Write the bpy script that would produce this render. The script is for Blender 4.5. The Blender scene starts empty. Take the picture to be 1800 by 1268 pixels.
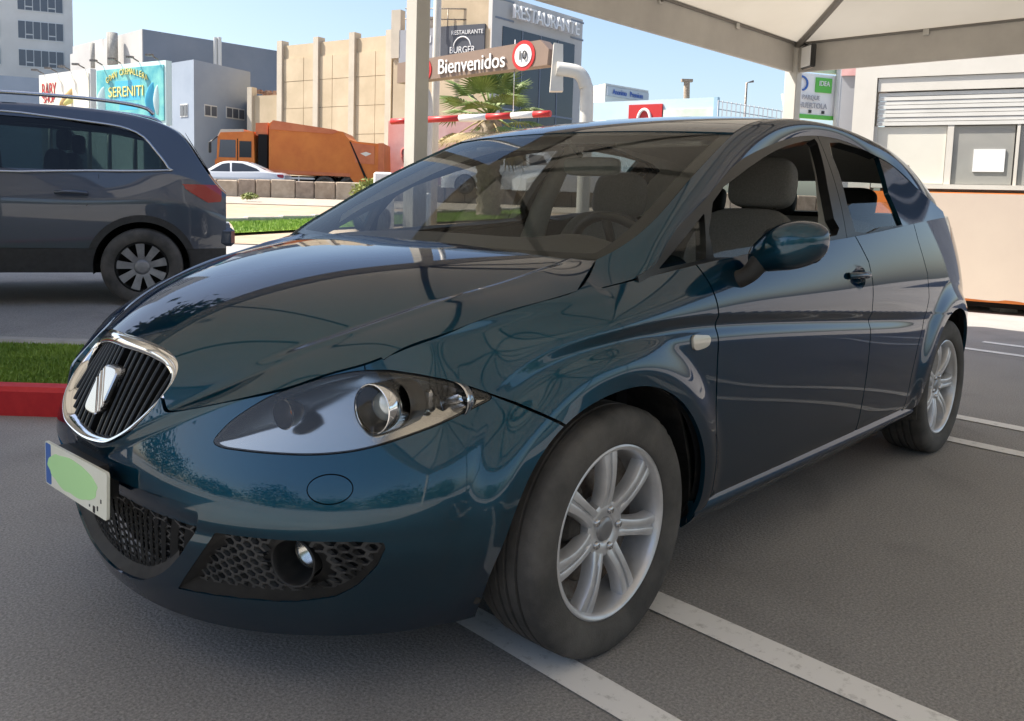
import bpy, math, random
import numpy as np
from mathutils import Matrix, Vector

random.seed(7)
rng = np.random.default_rng(7)
scene = bpy.context.scene
COL = scene.collection

# ------------------------------------------------------------------ camera
CAM = np.array([1.67267725, 2.03657100, 1.13401965])
YAW, PITCH, ROLL = 3.91123609, 0.0978416545, 0.0294622254
FPX, PPX, PPY, RW, RH = 1477.50693, 869.487444, 491.752594, 1800.0, 1268.0


def cam_axes():
    f = np.array([math.cos(YAW) * math.cos(PITCH), math.sin(YAW) * math.cos(PITCH), -math.sin(PITCH)])
    r = np.cross(f, [0, 0, 1.0])
    r /= np.linalg.norm(r)
    u = np.cross(r, f)
    c, s = math.cos(ROLL), math.sin(ROLL)
    return c * r + s * u, -s * r + c * u, f


cr, cu, cf = cam_axes()
cam_data = bpy.data.cameras.new("camera")
cam = bpy.data.objects.new("camera", cam_data)
COL.objects.link(cam)
m = Matrix.Identity(4)
for i in range(3):
    m[i][0], m[i][1], m[i][2], m[i][3] = cr[i], cu[i], -cf[i], CAM[i]
cam.matrix_world = m
cam_data.sensor_fit = 'HORIZONTAL'
cam_data.sensor_width = 36.0
cam_data.lens = 36.0 * FPX / RW
cam_data.shift_x = (RW / 2 - PPX) / RW
cam_data.shift_y = (PPY - RH / 2) / RW
cam_data.clip_start = 0.05
cam_data.clip_end = 3000
scene.camera = cam

# ------------------------------------------------------------------ sky, sun, exposure
SUN_AZ = math.radians(-50.0)     # direction towards the sun in the ground plane
SUN_EL = math.radians(53.0)
world = bpy.data.worlds.new("World")
scene.world = world
world.use_nodes = True
wn = world.node_tree
wn.nodes.clear()
w_out = wn.nodes.new("ShaderNodeOutputWorld")
w_bg = wn.nodes.new("ShaderNodeBackground")
w_sky = wn.nodes.new("ShaderNodeTexSky")
w_sky.sky_type = 'NISHITA'
w_sky.sun_disc = False
w_sky.sun_elevation = SUN_EL
w_sky.sun_rotation = math.radians(90) - SUN_AZ
w_sky.air_density = 1.0
w_sky.dust_density = 2.2
w_sky.ozone_density = 1.0
w_bg.inputs[1].default_value = 0.044
wn.links.new(w_sky.outputs[0], w_bg.inputs[0])
wn.links.new(w_bg.outputs[0], w_out.inputs[0])

sun_data = bpy.data.lights.new("sun", 'SUN')
sun_data.energy = 1.95
sun_data.angle = math.radians(0.55)
sun_data.color = (1.0, 0.93, 0.83)
sun = bpy.data.objects.new("sun", sun_data)
COL.objects.link(sun)
sdir = Vector((math.cos(SUN_AZ) * math.cos(SUN_EL), math.sin(SUN_AZ) * math.cos(SUN_EL), math.sin(SUN_EL)))
sun.rotation_euler = sdir.to_track_quat('Z', 'Y').to_euler()
sun.location = (20, -10, 30)

scene.view_settings.view_transform = 'Standard'
scene.view_settings.look = 'None'
scene.view_settings.exposure = 2.45
scene.view_settings.gamma = 1.0
scene.cycles.use_denoising = True
scene.cycles.max_bounces = 10
scene.cycles.transparent_max_bounces = 24
scene.cycles.sample_clamp_indirect = 8.0
scene.cycles.caustics_reflective = False
scene.cycles.caustics_refractive = False


# ------------------------------------------------------------------ helpers
def ss(a, b, x):
    t = np.clip((np.asarray(x, float) - a) / (b - a), 0, 1)
    return t * t * (3 - 2 * t)


class Sp:
    """natural cubic spline, linear outside its ends"""

    def __init__(self, pts):
        p = sorted(pts)
        self.x = x = np.array([a for a, _ in p], float)
        self.y = y = np.array([b for _, b in p], float)
        n = len(x)
        h = np.diff(x)
        A = np.eye(n)
        r = np.zeros(n)
        for i in range(1, n - 1):
            A[i, i - 1], A[i, i], A[i, i + 1] = h[i - 1], 2 * (h[i - 1] + h[i]), h[i]
            r[i] = 6 * ((y[i + 1] - y[i]) / h[i] - (y[i] - y[i - 1]) / h[i - 1])
        self.m = np.linalg.solve(A, r)
        self.h = h
        self.s0 = (y[1] - y[0]) / h[0] - h[0] * (2 * self.m[0] + self.m[1]) / 6
        self.s1 = (y[-1] - y[-2]) / h[-1] + h[-1] * (2 * self.m[-1] + self.m[-2]) / 6

    def __call__(self, q):
        q = np.asarray(q, float)
        x, y, M, h = self.x, self.y, self.m, self.h
        i = np.clip(np.searchsorted(x, q) - 1, 0, len(h) - 1)
        a, b = x[i + 1] - q, q - x[i]
        v = (M[i] * a ** 3 + M[i + 1] * b ** 3) / (6 * h[i]) + (y[i] / h[i] - M[i] * h[i] / 6) * a \
            + (y[i + 1] / h[i] - M[i + 1] * h[i] / 6) * b
        v = np.where(q < x[0], y[0] + self.s0 * (q - x[0]), v)
        return np.where(q > x[-1], y[-1] + self.s1 * (q - x[-1]), v)


class Sp3:
    """space curve through points, parameter = chord length scaled to 0..1"""

    def __init__(self, pts):
        P = np.array(pts, float)
        d = np.r_[0, np.cumsum(np.linalg.norm(np.diff(P, axis=0), axis=1))]
        self.t = d / d[-1]
        self.len = d[-1]
        self.f = [Sp(list(zip(self.t, P[:, k]))) for k in range(P.shape[1])]

    def __call__(self, t):
        return np.stack([g(t) for g in self.f], -1)


def smax(a, b, k):
    h = np.clip(0.5 + 0.5 * (a - b) / k, 0, 1)
    return b + (a - b) * h + k * h * (1 - h)


def poly_sdf(P, poly):
    """signed distance of points P (n,2) to a closed polygon, positive inside"""
    poly = np.array(poly, float)
    P = np.asarray(P, float)
    n = len(poly)
    d = np.full(len(P), 1e9)
    inside = np.zeros(len(P), bool)
    for i in range(n):
        a, b = poly[i], poly[(i + 1) % n]
        e = b - a
        w = P - a
        t = np.clip((w @ e) / max(e @ e, 1e-12), 0, 1)
        q = w - t[:, None] * e
        d = np.minimum(d, (q * q).sum(1))
        c = (a[1] > P[:, 1]) != (b[1] > P[:, 1])
        xx = a[0] + (P[:, 1] - a[1]) * (b[0] - a[0]) / (b[1] - a[1] if b[1] != a[1] else 1e-12)
        inside ^= c & (P[:, 0] < xx)
    d = np.sqrt(d)
    return np.where(inside, d, -d)


def smooth_poly(pts, n=6, closed=True):
    """Catmull-Rom refinement of a polygon"""
    P = np.array(pts, float)
    N = len(P)
    out = []
    rngi = range(N) if closed else range(N - 1)
    for i in rngi:
        if closed:
            p0, p1, p2, p3 = P[i - 1], P[i], P[(i + 1) % N], P[(i + 2) % N]
        else:
            p0, p1, p2, p3 = P[max(i - 1, 0)], P[i], P[i + 1], P[min(i + 2, N - 1)]
        for k in range(n):
            t = k / n
            out.append(0.5 * ((2 * p1) + (-p0 + p2) * t + (2 * p0 - 5 * p1 + 4 * p2 - p3) * t * t
                              + (-p0 + 3 * p1 - 3 * p2 + p3) * t ** 3))
    if not closed:
        out.append(P[-1])
    return np.array(out)


class Surf:
    """triangle soup with per-vertex position V, normal N and parameters P"""

    def __init__(self, V, F, P, N=None):
        self.V, self.F, self.P = V, F, P
        self.N = N

    @staticmethod
    def grid(fn, us, vs):
        U, Vv = np.meshgrid(us, vs, indexing='ij')
        pos = fn(U.ravel(), Vv.ravel())
        nu, nv = len(us), len(vs)
        G = pos.reshape(nu, nv, 3)
        du = np.gradient(G, axis=0)
        dv = np.gradient(G, axis=1)
        nr = np.cross(du, dv)
        nr /= np.maximum(np.linalg.norm(nr, axis=2, keepdims=True), 1e-12)
        i = np.arange(nu - 1)[:, None] * nv + np.arange(nv - 1)[None, :]
        a, b, c, d = i, i + nv, i + nv + 1, i + 1
        F = np.concatenate([np.stack([a, b, c], -1).reshape(-1, 3), np.stack([a, c, d], -1).reshape(-1, 3)])
        return Surf(pos, F, np.stack([U.ravel(), Vv.ravel()], 1), nr.reshape(-1, 3))

    def flip(self):
        return Surf(self.V, self.F[:, ::-1], self.P, -self.N)

    def clip(self, s):
        """keep where s > 0"""
        s = np.asarray(s, float)
        V, F, P, N = self.V, self.F, self.P, self.N
        pos = s > 0
        cnt = pos[F].sum(1)
        keep = F[cnt == 3]
        new_tris = []
        ekeys = {}
        ea, eb, et = [], [], []
        base = len(V)

        def cut(a, b):
            k = (a, b) if a < b else (b, a)
            if k not in ekeys:
                ekeys[k] = base + len(ea)
                ea.append(k[0])
                eb.append(k[1])
                et.append(s[k[0]] / (s[k[0]] - s[k[1]]))
            return ekeys[k]

        for tri in F[(cnt == 1) | (cnt == 2)]:
            t = list(tri)
            p = [pos[q] for q in t]
            if sum(p) == 1:
                i = p.index(True)
                a, b, c = t[i], t[(i + 1) % 3], t[(i + 2) % 3]
                new_tris.append((a, cut(a, b), cut(a, c)))
            else:
                i = p.index(False)
                a, b, c = t[i], t[(i + 1) % 3], t[(i + 2) % 3]
                ab, ac = cut(a, b), cut(a, c)
                new_tris.append((ab, b, c))
                new_tris.append((ab, c, ac))
        if ea:
            ea_, eb_, tt = np.array(ea), np.array(eb), np.array(et)[:, None]
            V = np.concatenate([V, V[ea_] * (1 - tt) + V[eb_] * tt])
            P = np.concatenate([P, P[ea_] * (1 - tt) + P[eb_] * tt])
            nn = N[ea_] * (1 - tt) + N[eb_] * tt
            nn /= np.maximum(np.linalg.norm(nn, axis=1, keepdims=True), 1e-9)
            N = np.concatenate([N, nn])
        if new_tris:
            keep = np.concatenate([keep, np.array(new_tris)])
        used = np.unique(keep)
        mp = np.full(len(V), -1)
        mp[used] = np.arange(len(used))
        return Surf(V[used], mp[keep], P[used], N[used])

    def boundary(self):
        F = self.F
        E = np.concatenate([F[:, [0, 1]], F[:, [1, 2]], F[:, [2, 0]]])
        key = np.sort(E, 1)
        _, inv, cnt = np.unique(key, axis=0, return_inverse=True, return_counts=True)
        return E[cnt[inv.ravel()] == 1]

    def skirt(self, depth, tilt=0.0):
        """add a turned-in edge of the given depth along the whole boundary"""
        B = self.boundary()
        if len(B) == 0:
            return self
        a, b = B[:, 0], B[:, 1]
        n = len(B)
        va, vb = self.V[a], self.V[b]
        ia, ib = va - self.N[a] * depth, vb - self.N[b] * depth
        e = vb - va
        nr = np.cross(e, self.N[a] + self.N[b])
        nr /= np.maximum(np.linalg.norm(nr, axis=1, keepdims=True), 1e-9)
        o = len(self.V)
        V = np.concatenate([self.V, va, vb, ia, ib])
        N = np.concatenate([self.N, nr, nr, nr, nr])
        k = np.arange(n)
        Fs = np.concatenate([np.stack([o + n + k, o + k, o + 2 * n + k], 1),
                             np.stack([o + n + k, o + 2 * n + k, o + 3 * n + k], 1)])
        P = np.concatenate([self.P, self.P[a], self.P[b], self.P[a], self.P[b]])
        return Surf(V, np.concatenate([self.F, Fs]), P, N)

    def offset(self, d):
        return Surf(self.V + self.N * d, self.F, self.P, self.N)

    def mirror(self):
        return Surf(self.V * [1, -1, 1], self.F[:, ::-1], self.P, self.N * [1, -1, 1])

    def join(self, o):
        n = len(self.V)
        return Surf(np.concatenate([self.V, o.V]), np.concatenate([self.F, o.F + n]),
                    np.concatenate([self.P, o.P]), np.concatenate([self.N, o.N]))


def new_obj(name, me, mat, parent=None):
    ob = bpy.data.objects.new(name, me)
    COL.objects.link(ob)
    if mat is not None:
        for mm in (mat if isinstance(mat, (list, tuple)) else [mat]):
            me.materials.append(mm)
    if parent is not None:
        ob.parent = parent
        if parent.parent is None:
            ob.matrix_parent_inverse = parent.matrix_basis.inverted()
        else:
            ob.matrix_parent_inverse = (parent.parent.matrix_basis @ parent.matrix_parent_inverse @ parent.matrix_basis).inverted()
    return ob


def surf_obj(name, S, mat, parent=None):
    me = bpy.data.meshes.new(name)
    me.from_pydata(S.V.tolist(), [], S.F.tolist())
    me.polygons.foreach_set("use_smooth", np.ones(len(me.polygons), bool))
    me.update()
    me.normals_split_custom_set_from_vertices(S.N.tolist())
    return new_obj(name, me, mat, parent)


class MB:
    """collects plain shapes, becomes one mesh"""

    def __init__(self):
        self.v, self.f, self.sm, self.mi = [], [], [], []
        self.cur = 0

    def add(self, V, F, smooth=False):
        o = len(self.v)
        self.v += [tuple(map(float, p)) for p in V]
        self.f += [tuple(int(i) + o for i in f) for f in F]
        self.sm += [smooth] * len(F)
        self.mi += [self.cur] * len(F)
        return self

    def box(self, c, s, rz=0.0, bevel=0.0, R=None):
        hx, hy, hz = s[0] / 2, s[1] / 2, s[2] / 2
        if bevel > 0:
            b = min(bevel, hx * .9, hy * .9, hz * .9)
            V = []
            for sx in (-1, 1):
                for sy in (-1, 1):
                    for sz in (-1, 1):
                        V += [(sx * hx, sy * (hy - b), sz * (hz - b)), (sx * (hx - b), sy * hy, sz * (hz - b)),
                              (sx * (hx - b), sy * (hy - b), sz * hz)]
            idx = lambda sx, sy, sz, k: ((sx > 0) * 4 + (sy > 0) * 2 + (sz > 0)) * 3 + k
            F = []
            for s_ in (-1, 1):
                q = [idx(s_, -1, -1, 0), idx(s_, 1, -1, 0), idx(s_, 1, 1, 0), idx(s_, -1, 1, 0)]
                F.append(q if s_ > 0 else q[::-1])
                q = [idx(-1, s_, -1, 1), idx(-1, s_, 1, 1), idx(1, s_, 1, 1), idx(1, s_, -1, 1)]
                F.append(q if s_ > 0 else q[::-1])
                q = [idx(-1, -1, s_, 2), idx(1, -1, s_, 2), idx(1, 1, s_, 2), idx(-1, 1, s_, 2)]
                F.append(q if s_ > 0 else q[::-1])
            for a in (-1, 1):
                for b2 in (-1, 1):
                    q = [idx(a, b2, -1, 0), idx(a, b2, -1, 1), idx(a, b2, 1, 1), idx(a, b2, 1, 0)]
                    F.append(q if a * b2 > 0 else q[::-1])
                    q = [idx(a, -1, b2, 0), idx(a, 1, b2, 0), idx(a, 1, b2, 2), idx(a, -1, b2, 2)]
                    F.append(q if a * b2 > 0 else q[::-1])
                    q = [idx(-1, a, b2, 1), idx(-1, a, b2, 2), idx(1, a, b2, 2), idx(1, a, b2, 1)]
                    F.append(q if a * b2 > 0 else q[::-1])
                    for c2 in (-1, 1):
                        q = [idx(a, b2, c2, 0), idx(a, b2, c2, 1), idx(a, b2, c2, 2)]
                        F.append(q if a * b2 * c2 > 0 else q[::-1])
        else:
            V = [(sx * hx, sy * hy, sz * hz) for sx in (-1, 1) for sy in (-1, 1) for sz in (-1, 1)]
            F = [(0, 1, 3, 2), (4, 6, 7, 5), (0, 4, 5, 1), (2, 3, 7, 6), (0, 2, 6, 4), (1, 5, 7, 3)]
        V = np.array(V, float)
        if R is not None:
            V = V @ np.array(R, float).T
        elif rz:
            c_, s_ = math.cos(rz), math.sin(rz)
            V = np.stack([V[:, 0] * c_ - V[:, 1] * s_, V[:, 0] * s_ + V[:, 1] * c_, V[:, 2]], 1)
        return self.add(V + np.array(c, float), F)

    def tube(self, pts, r, n=10, cap=True, closed=False):
        P = np.array(pts, float)
        m_ = len(P)
        rr = np.full(m_, r) if np.isscalar(r) else np.array(r, float)
        T = np.gradient(P, axis=0) if not closed else np.roll(P, -1, 0) - np.roll(P, 1, 0)
        T /= np.maximum(np.linalg.norm(T, axis=1, keepdims=True), 1e-9)
        ref = np.array([0, 0, 1.0]) if abs(T[0, 2]) < .9 else np.array([1.0, 0, 0])
        V = []
        u = np.cross(T[0], ref)
        u /= np.linalg.norm(u)
        for i in range(m_):
            u = u - T[i] * (u @ T[i])
            u /= max(np.linalg.norm(u), 1e-9)
            w = np.cross(T[i], u)
            for k in range(n):
                a = 2 * math.pi * k / n
                V.append(P[i] + rr[i] * (math.cos(a) * u + math.sin(a) * w))
        F = []
        for i in range(m_ if closed else m_ - 1):
            j = (i + 1) % m_
            for k in range(n):
                k2 = (k + 1) % n
                F.append((i * n + k, i * n + k2, j * n + k2, j * n + k))
        self.add(V, F, True)
        if cap and not closed:
            self.add(V[:n], [tuple(range(n))[::-1]])
            self.add(V[-n:], [tuple(range(n))])
        return self

    def lathe(self, prof, axis='Y', c=(0, 0, 0), n=48, a0=0.0, a1=2 * math.pi, smooth=True):
        """prof = list of (radius, height along axis)"""
        full = abs(a1 - a0 - 2 * math.pi) < 1e-6
        k = n if full else n + 1
        V = []
        for r, h in prof:
            for i in range(k):
                a = a0 + (a1 - a0) * i / n
                if axis == 'Y':
                    V.append((c[0] + r * math.cos(a), c[1] + h, c[2] + r * math.sin(a)))
                elif axis == 'Z':
                    V.append((c[0] + r * math.cos(a), c[1] + r * math.sin(a), c[2] + h))
                else:
                    V.append((c[0] + h, c[1] + r * math.cos(a), c[2] + r * math.sin(a)))
        F = []
        for j in range(len(prof) - 1):
            for i in range(n):
                i2 = (i + 1) % k
                F.append((j * k + i, j * k + i2, (j + 1) * k + i2, (j + 1) * k + i))
        if axis in ('Z', 'X'):
            pass
        else:
            F = [f[::-1] for f in F]
        return self.add(V, F, smooth)

    def prism(self, poly, z0, z1, axis='Z'):
        """extrude a 2-D polygon; axis Z: (x,y) ; Y: (x,z) ; X: (y,z)"""
        n = len(poly)

        def p3(p, h):
            return {'Z': (p[0], p[1], h), 'Y': (p[0], h, p[1]), 'X': (h, p[0], p[1])}[axis]
        V = [p3(p, z0) for p in poly] + [p3(p, z1) for p in poly]
        F = [(i, (i + 1) % n, n + (i + 1) % n, n + i) for i in range(n)] + [tuple(range(n))[::-1], tuple(range(n, 2 * n))]
        return self.add(V, F)

    def xf(self, M):
        M = np.array(M, float)
        A = np.array(self.v, float)
        self.v = [tuple(p) for p in (A @ M[:3, :3].T + M[:3, 3])]
        return self

    def build(self, name, mat, parent=None, fix=True, sharp=None):
        me = bpy.data.meshes.new(name)
        me.from_pydata(self.v, [], self.f)
        me.polygons.foreach_set("use_smooth", np.array(self.sm, bool))
        if any(self.mi):
            me.polygons.foreach_set("material_index", np.array(self.mi, np.int32))
        me.update()
        if fix:
            import bmesh
            bm = bmesh.new()
            bm.from_mesh(me)
            bmesh.ops.remove_doubles(bm, verts=bm.verts, dist=1e-6)
            bmesh.ops.recalc_face_normals(bm, faces=bm.faces)
            if sharp is not None:
                for e in bm.edges:
                    if len(e.link_faces) == 2 and e.calc_face_angle(0) > sharp:
                        e.smooth = False
            bm.to_mesh(me)
            bm.free()
        return new_obj(name, me, mat, parent)


def empty(name, loc=(0, 0, 0), rz=0.0, parent=None):
    e = bpy.data.objects.new(name, None)
    e.empty_display_size = 0.2
    COL.objects.link(e)
    e.location = loc
    e.rotation_euler = (0, 0, rz)
    e.matrix_basis = Matrix.Translation(loc) @ Matrix.Rotation(rz, 4, 'Z')
    if parent is not None:
        e.parent = parent
        e.matrix_parent_inverse = parent.matrix_basis.inverted()
    return e


def tag(o, label, cat=None, group=None, kind=None):
    if label:
        o["label"] = label
    if cat:
        o["category"] = cat
    if group:
        o["group"] = group
    if kind:
        o["kind"] = kind
    return o


def copy_tree(o, parent=None):
    c = o.copy()
    COL.objects.link(c)
    if parent is not None:
        c.parent = parent
    for ch in list(o.children):
        copy_tree(ch, c)
    return c

# ------------------------------------------------------------------ materials
def mat_new(name):
    mt = bpy.data.materials.new(name)
    mt.use_nodes = True
    nt = mt.node_tree
    return mt, nt, nt.nodes["Principled BSDF"]


def setp(b, **k):
    names = dict(color="Base Color", rough="Roughness", metal="Metallic", coat="Coat Weight", coatr="Coat Roughness",
                 spec="Specular IOR Level", trans="Transmission Weight", ior="IOR", emis="Emission Color",
                 emis_s="Emission Strength", alpha="Alpha", sheen="Sheen Weight", sss="Subsurface Weight")
    for q, v in k.items():
        if q in ("color", "emis"):
            v = (*v, 1.0)
        b.inputs[names[q]].default_value = v


def simple(name, color, rough=0.5, **k):
    mt, nt, b = mat_new(name)
    setp(b, color=color, rough=rough, **k)
    return mt


def N_(nt, typ, **k):
    n = nt.nodes.new(typ)
    for q, v in k.items():
        setattr(n, q, v)
    return n


def noisy(name, c1, c2, scale, rough=0.6, bump=0.0, bscale=None, detail=6, coords='Object', stops=(0.35, 0.65), dist=0.01, rough2=None, **k):
    """colour varies between c1 and c2 with noise; optional fine relief"""
    mt, nt, b = mat_new(name)
    setp(b, rough=rough, **k)
    tc = N_(nt, "ShaderNodeTexCoord")
    nz = N_(nt, "ShaderNodeTexNoise")
    nz.inputs["Scale"].default_value = scale
    nz.inputs["Detail"].default_value = detail
    nz.inputs["Roughness"].default_value = 0.62
    rp = N_(nt, "ShaderNodeValToRGB")
    rp.color_ramp.elements[0].position = stops[0]
    rp.color_ramp.elements[1].position = stops[1]
    rp.color_ramp.elements[0].color = (*c1, 1)
    rp.color_ramp.elements[1].color = (*c2, 1)
    nt.links.new(tc.outputs[coords], nz.inputs["Vector"])
    nt.links.new(nz.outputs["Fac"], rp.inputs["Fac"])
    nt.links.new(rp.outputs["Color"], b.inputs["Base Color"])
    if rough2 is not None:
        mr = N_(nt, "ShaderNodeMapRange")
        mr.inputs["To Min"].default_value = rough
        mr.inputs["To Max"].default_value = rough2
        nt.links.new(nz.outputs["Fac"], mr.inputs["Value"])
        nt.links.new(mr.outputs[0], b.inputs["Roughness"])
    if bump:
        n2 = N_(nt, "ShaderNodeTexNoise")
        n2.inputs["Scale"].default_value = bscale or scale * 6
        n2.inputs["Detail"].default_value = 4
        bp = N_(nt, "ShaderNodeBump")
        bp.inputs["Strength"].default_value = bump
        bp.inputs["Distance"].default_value = dist
        nt.links.new(tc.outputs[coords], n2.inputs["Vector"])
        nt.links.new(n2.outputs["Fac"], bp.inputs["Height"])
        nt.links.new(bp.outputs["Normal"], b.inputs["Normal"])
    return mt


def paint(name, base, base2, rough=0.38, metal=0.55, dust=0.0, spec=0.0):
    mt, nt, b = mat_new(name)
    setp(b, rough=rough, metal=metal, coat=1.0, coatr=0.012, spec=spec)
    b.inputs["Coat IOR"].default_value = 1.6
    b.inputs["Specular Tint"].default_value = (*[min(1, 4 * q) for q in base], 1)
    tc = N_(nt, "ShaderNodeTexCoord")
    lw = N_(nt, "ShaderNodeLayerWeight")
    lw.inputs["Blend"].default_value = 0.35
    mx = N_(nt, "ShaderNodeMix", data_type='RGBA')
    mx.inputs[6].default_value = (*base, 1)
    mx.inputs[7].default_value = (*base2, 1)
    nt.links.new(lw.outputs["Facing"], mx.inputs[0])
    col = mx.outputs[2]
    if dust:
        nz = N_(nt, "ShaderNodeTexNoise")
        nz.inputs["Scale"].default_value = 3.0
        nz.inputs["Detail"].default_value = 8
        nz2 = N_(nt, "ShaderNodeTexNoise")
        nz2.inputs["Scale"].default_value = 90.0
        nz2.inputs["Detail"].default_value = 3
        mul = N_(nt, "ShaderNodeMath", operation='MULTIPLY')
        mr = N_(nt, "ShaderNodeMapRange")
        mr.inputs["From Min"].default_value = 0.2
        mr.inputs["From Max"].default_value = 0.55
        mr.inputs["To Min"].default_value = 0.0
        mr.inputs["To Max"].default_value = dust
        nt.links.new(tc.outputs["Object"], nz.inputs["Vector"])
        nt.links.new(tc.outputs["Object"], nz2.inputs["Vector"])
        nt.links.new(nz.outputs["Fac"], mul.inputs[0])
        nt.links.new(nz2.outputs["Fac"], mul.inputs[1])
        nt.links.new(mul.outputs[0], mr.inputs["Value"])
        m2 = N_(nt, "ShaderNodeMix", data_type='RGBA')
        m2.inputs[7].default_value = (0.20, 0.18, 0.155, 1)
        nt.links.new(mr.outputs[0], m2.inputs[0])
        nt.links.new(col, m2.inputs[6])
        col = m2.outputs[2]
        m3 = N_(nt, "ShaderNodeMapRange")
        m3.inputs["To Min"].default_value = 0.010
        m3.inputs["To Max"].default_value = 0.05
        nt.links.new(nz.outputs["Fac"], m3.inputs["Value"])
        nt.links.new(m3.outputs[0], b.inputs["Coat Roughness"])
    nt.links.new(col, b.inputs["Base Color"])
    return mt


def thin_glass(name, tint, refl=1.0, rough=0.0, haze=0.0):
    mt = bpy.data.materials.new(name)
    mt.use_nodes = True
    nt = mt.node_tree
    nt.nodes.clear()
    out = N_(nt, "ShaderNodeOutputMaterial")
    tr = N_(nt, "ShaderNodeBsdfTransparent")
    tr.inputs[0].default_value = (*tint, 1)
    gl = N_(nt, "ShaderNodeBsdfGlossy")
    gl.inputs["Roughness"].default_value = rough
    fr = N_(nt, "ShaderNodeFresnel")
    fr.inputs[0].default_value = 1.52
    mu = N_(nt, "ShaderNodeMath", operation='MULTIPLY')
    mu.inputs[1].default_value = refl
    mu.use_clamp = True
    mix = N_(nt, "ShaderNodeMixShader")
    nt.links.new(fr.outputs[0], mu.inputs[0])
    nt.links.new(mu.outputs[0], mix.inputs[0])
    base = tr.outputs[0]
    if haze:
        df = N_(nt, "ShaderNodeBsdfDiffuse")
        df.inputs[0].default_value = (0.75, 0.72, 0.66, 1)
        m2 = N_(nt, "ShaderNodeMixShader")
        m2.inputs[0].default_value = haze
        nt.links.new(tr.outputs[0], m2.inputs[1])
        nt.links.new(df.outputs[0], m2.inputs[2])
        base = m2.outputs[0]
    nt.links.new(base, mix.inputs[1])
    nt.links.new(gl.outputs[0], mix.inputs[2])
    nt.links.new(mix.outputs[0], out.inputs[0])
    return mt


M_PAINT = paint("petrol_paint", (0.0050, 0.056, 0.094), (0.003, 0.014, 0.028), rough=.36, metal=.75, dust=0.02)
M_BLACK = simple("black_trim", (0.012, 0.012, 0.012), 0.35)
M_BLACKM = noisy("black_plastic", (0.010, 0.010, 0.010), (0.020, 0.019, 0.018), 30, 0.6)
M_GAP = simple("cavity_black", (0.003, 0.003, 0.003), 0.9)
M_RUBBER = noisy("tyre_rubber", (0.045, 0.043, 0.040), (0.105, 0.097, 0.088), 6, 0.8, bump=0.15, bscale=220)
M_LINER = noisy("arch_liner", (0.025, 0.022, 0.019), (0.085, 0.074, 0.062), 12, 0.9, bump=0.3, bscale=90)
M_CHROME = simple("chrome", (0.82, 0.82, 0.82), 0.07, metal=1.0)
M_SATIN = simple("satin_chrome", (0.56, 0.56, 0.57), 0.24, metal=1.0)
M_ALLOY = noisy("alloy", (0.60, 0.60, 0.61), (0.72, 0.72, 0.73), 14, 0.28, metal=0.6, rough2=0.42)
M_ALLOYD = noisy("alloy_inner", (0.12, 0.105, 0.09), (0.36, 0.35, 0.33), 6, 0.5, metal=0.5)
M_STEEL = noisy("brake_steel", (0.10, 0.07, 0.05), (0.30, 0.28, 0.26), 20, 0.45, metal=0.8)
M_WIND = thin_glass("windscreen_glass", (0.94, 0.97, 0.95), 0.55)
M_SIDEG = thin_glass("side_glass", (0.90, 0.94, 0.92), 0.8)
M_LENS = thin_glass("lamp_lens", (0.95, 0.95, 0.94), 1.25, 0.0, haze=0.025)
M_CLOTH = noisy("seat_cloth", (0.21, 0.20, 0.185), (0.28, 0.27, 0.25), 160, 0.9, bump=0.2, bscale=900)
M_DASH = noisy("dash_plastic", (0.060, 0.057, 0.053), (0.078, 0.074, 0.069), 80, 0.65)
M_TRIM = noisy("pillar_trim", (0.60, 0.57, 0.50), (0.66, 0.63, 0.56), 40, 0.8)
M_HEADL = noisy("roof_lining", (0.50, 0.48, 0.43), (0.56, 0.54, 0.48), 60, 0.9)
M_AMBER = simple("amber_plastic", (0.85, 0.22, 0.03), 0.25)
M_REFL = simple("lamp_reflector", (0.85, 0.85, 0.86), 0.10, metal=1.0)
M_HOUSE = simple("lamp_housing", (0.115, 0.105, 0.095), 0.28, metal=0.5)
M_RED = simple("tail_red", (0.35, 0.008, 0.010), 0.12, coat=0.8)
M_PLATEW = noisy("plate_white", (0.74, 0.74, 0.62), (0.80, 0.80, 0.70), 8, 0.35)
M_PLATEG = simple("plate_cover", (0.48, 0.80, 0.37), 0.45)
M_PLATEB = simple("plate_blue", (0.03, 0.12, 0.42), 0.4)
M_CLEARW = simple("repeater_lens", (0.80, 0.76, 0.66), 0.12, trans=0.25, coat=0.6)
M_MESH = noisy("mesh_plastic", (0.045, 0.045, 0.045), (0.065, 0.064, 0.062), 30, 0.5)
M_LAMPCH = simple("lamp_chrome", (0.50, 0.485, 0.46), 0.14, metal=1.0)
M_FOG = simple("fog_reflector", (0.8, 0.8, 0.78), 0.15, metal=0.9)

# ------------------------------------------------------------------ hatchback: body surfaces
# X forward from the front axle, Y to the car's left, Z up
WB = 2.578
WZ = 0.312
SF = 1.45                      # parameter length of the front wrap


def nexp(z):
    return 2.2 + .30 * np.exp(-((z - .42) / .13) ** 2)


xf_ = Sp([(.15, .862), (.19, .880), (.24, .897), (.32, .912), (.42, .930), (.5, .937), (.55, .930), (.6, .915), (.65, .897), (.70, .879), (.74, .870), (.80, .858), (.95, .83)])
bf_ = Sp([(.15, .765), (.19, .795), (.24, .825), (.30, .846), (.36, .862), (.45, .873), (.55, .875), (.62, .862), (.70, .830), (.76, .805), (.82, .78), (.95, .74), (1.12, .70)])
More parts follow.
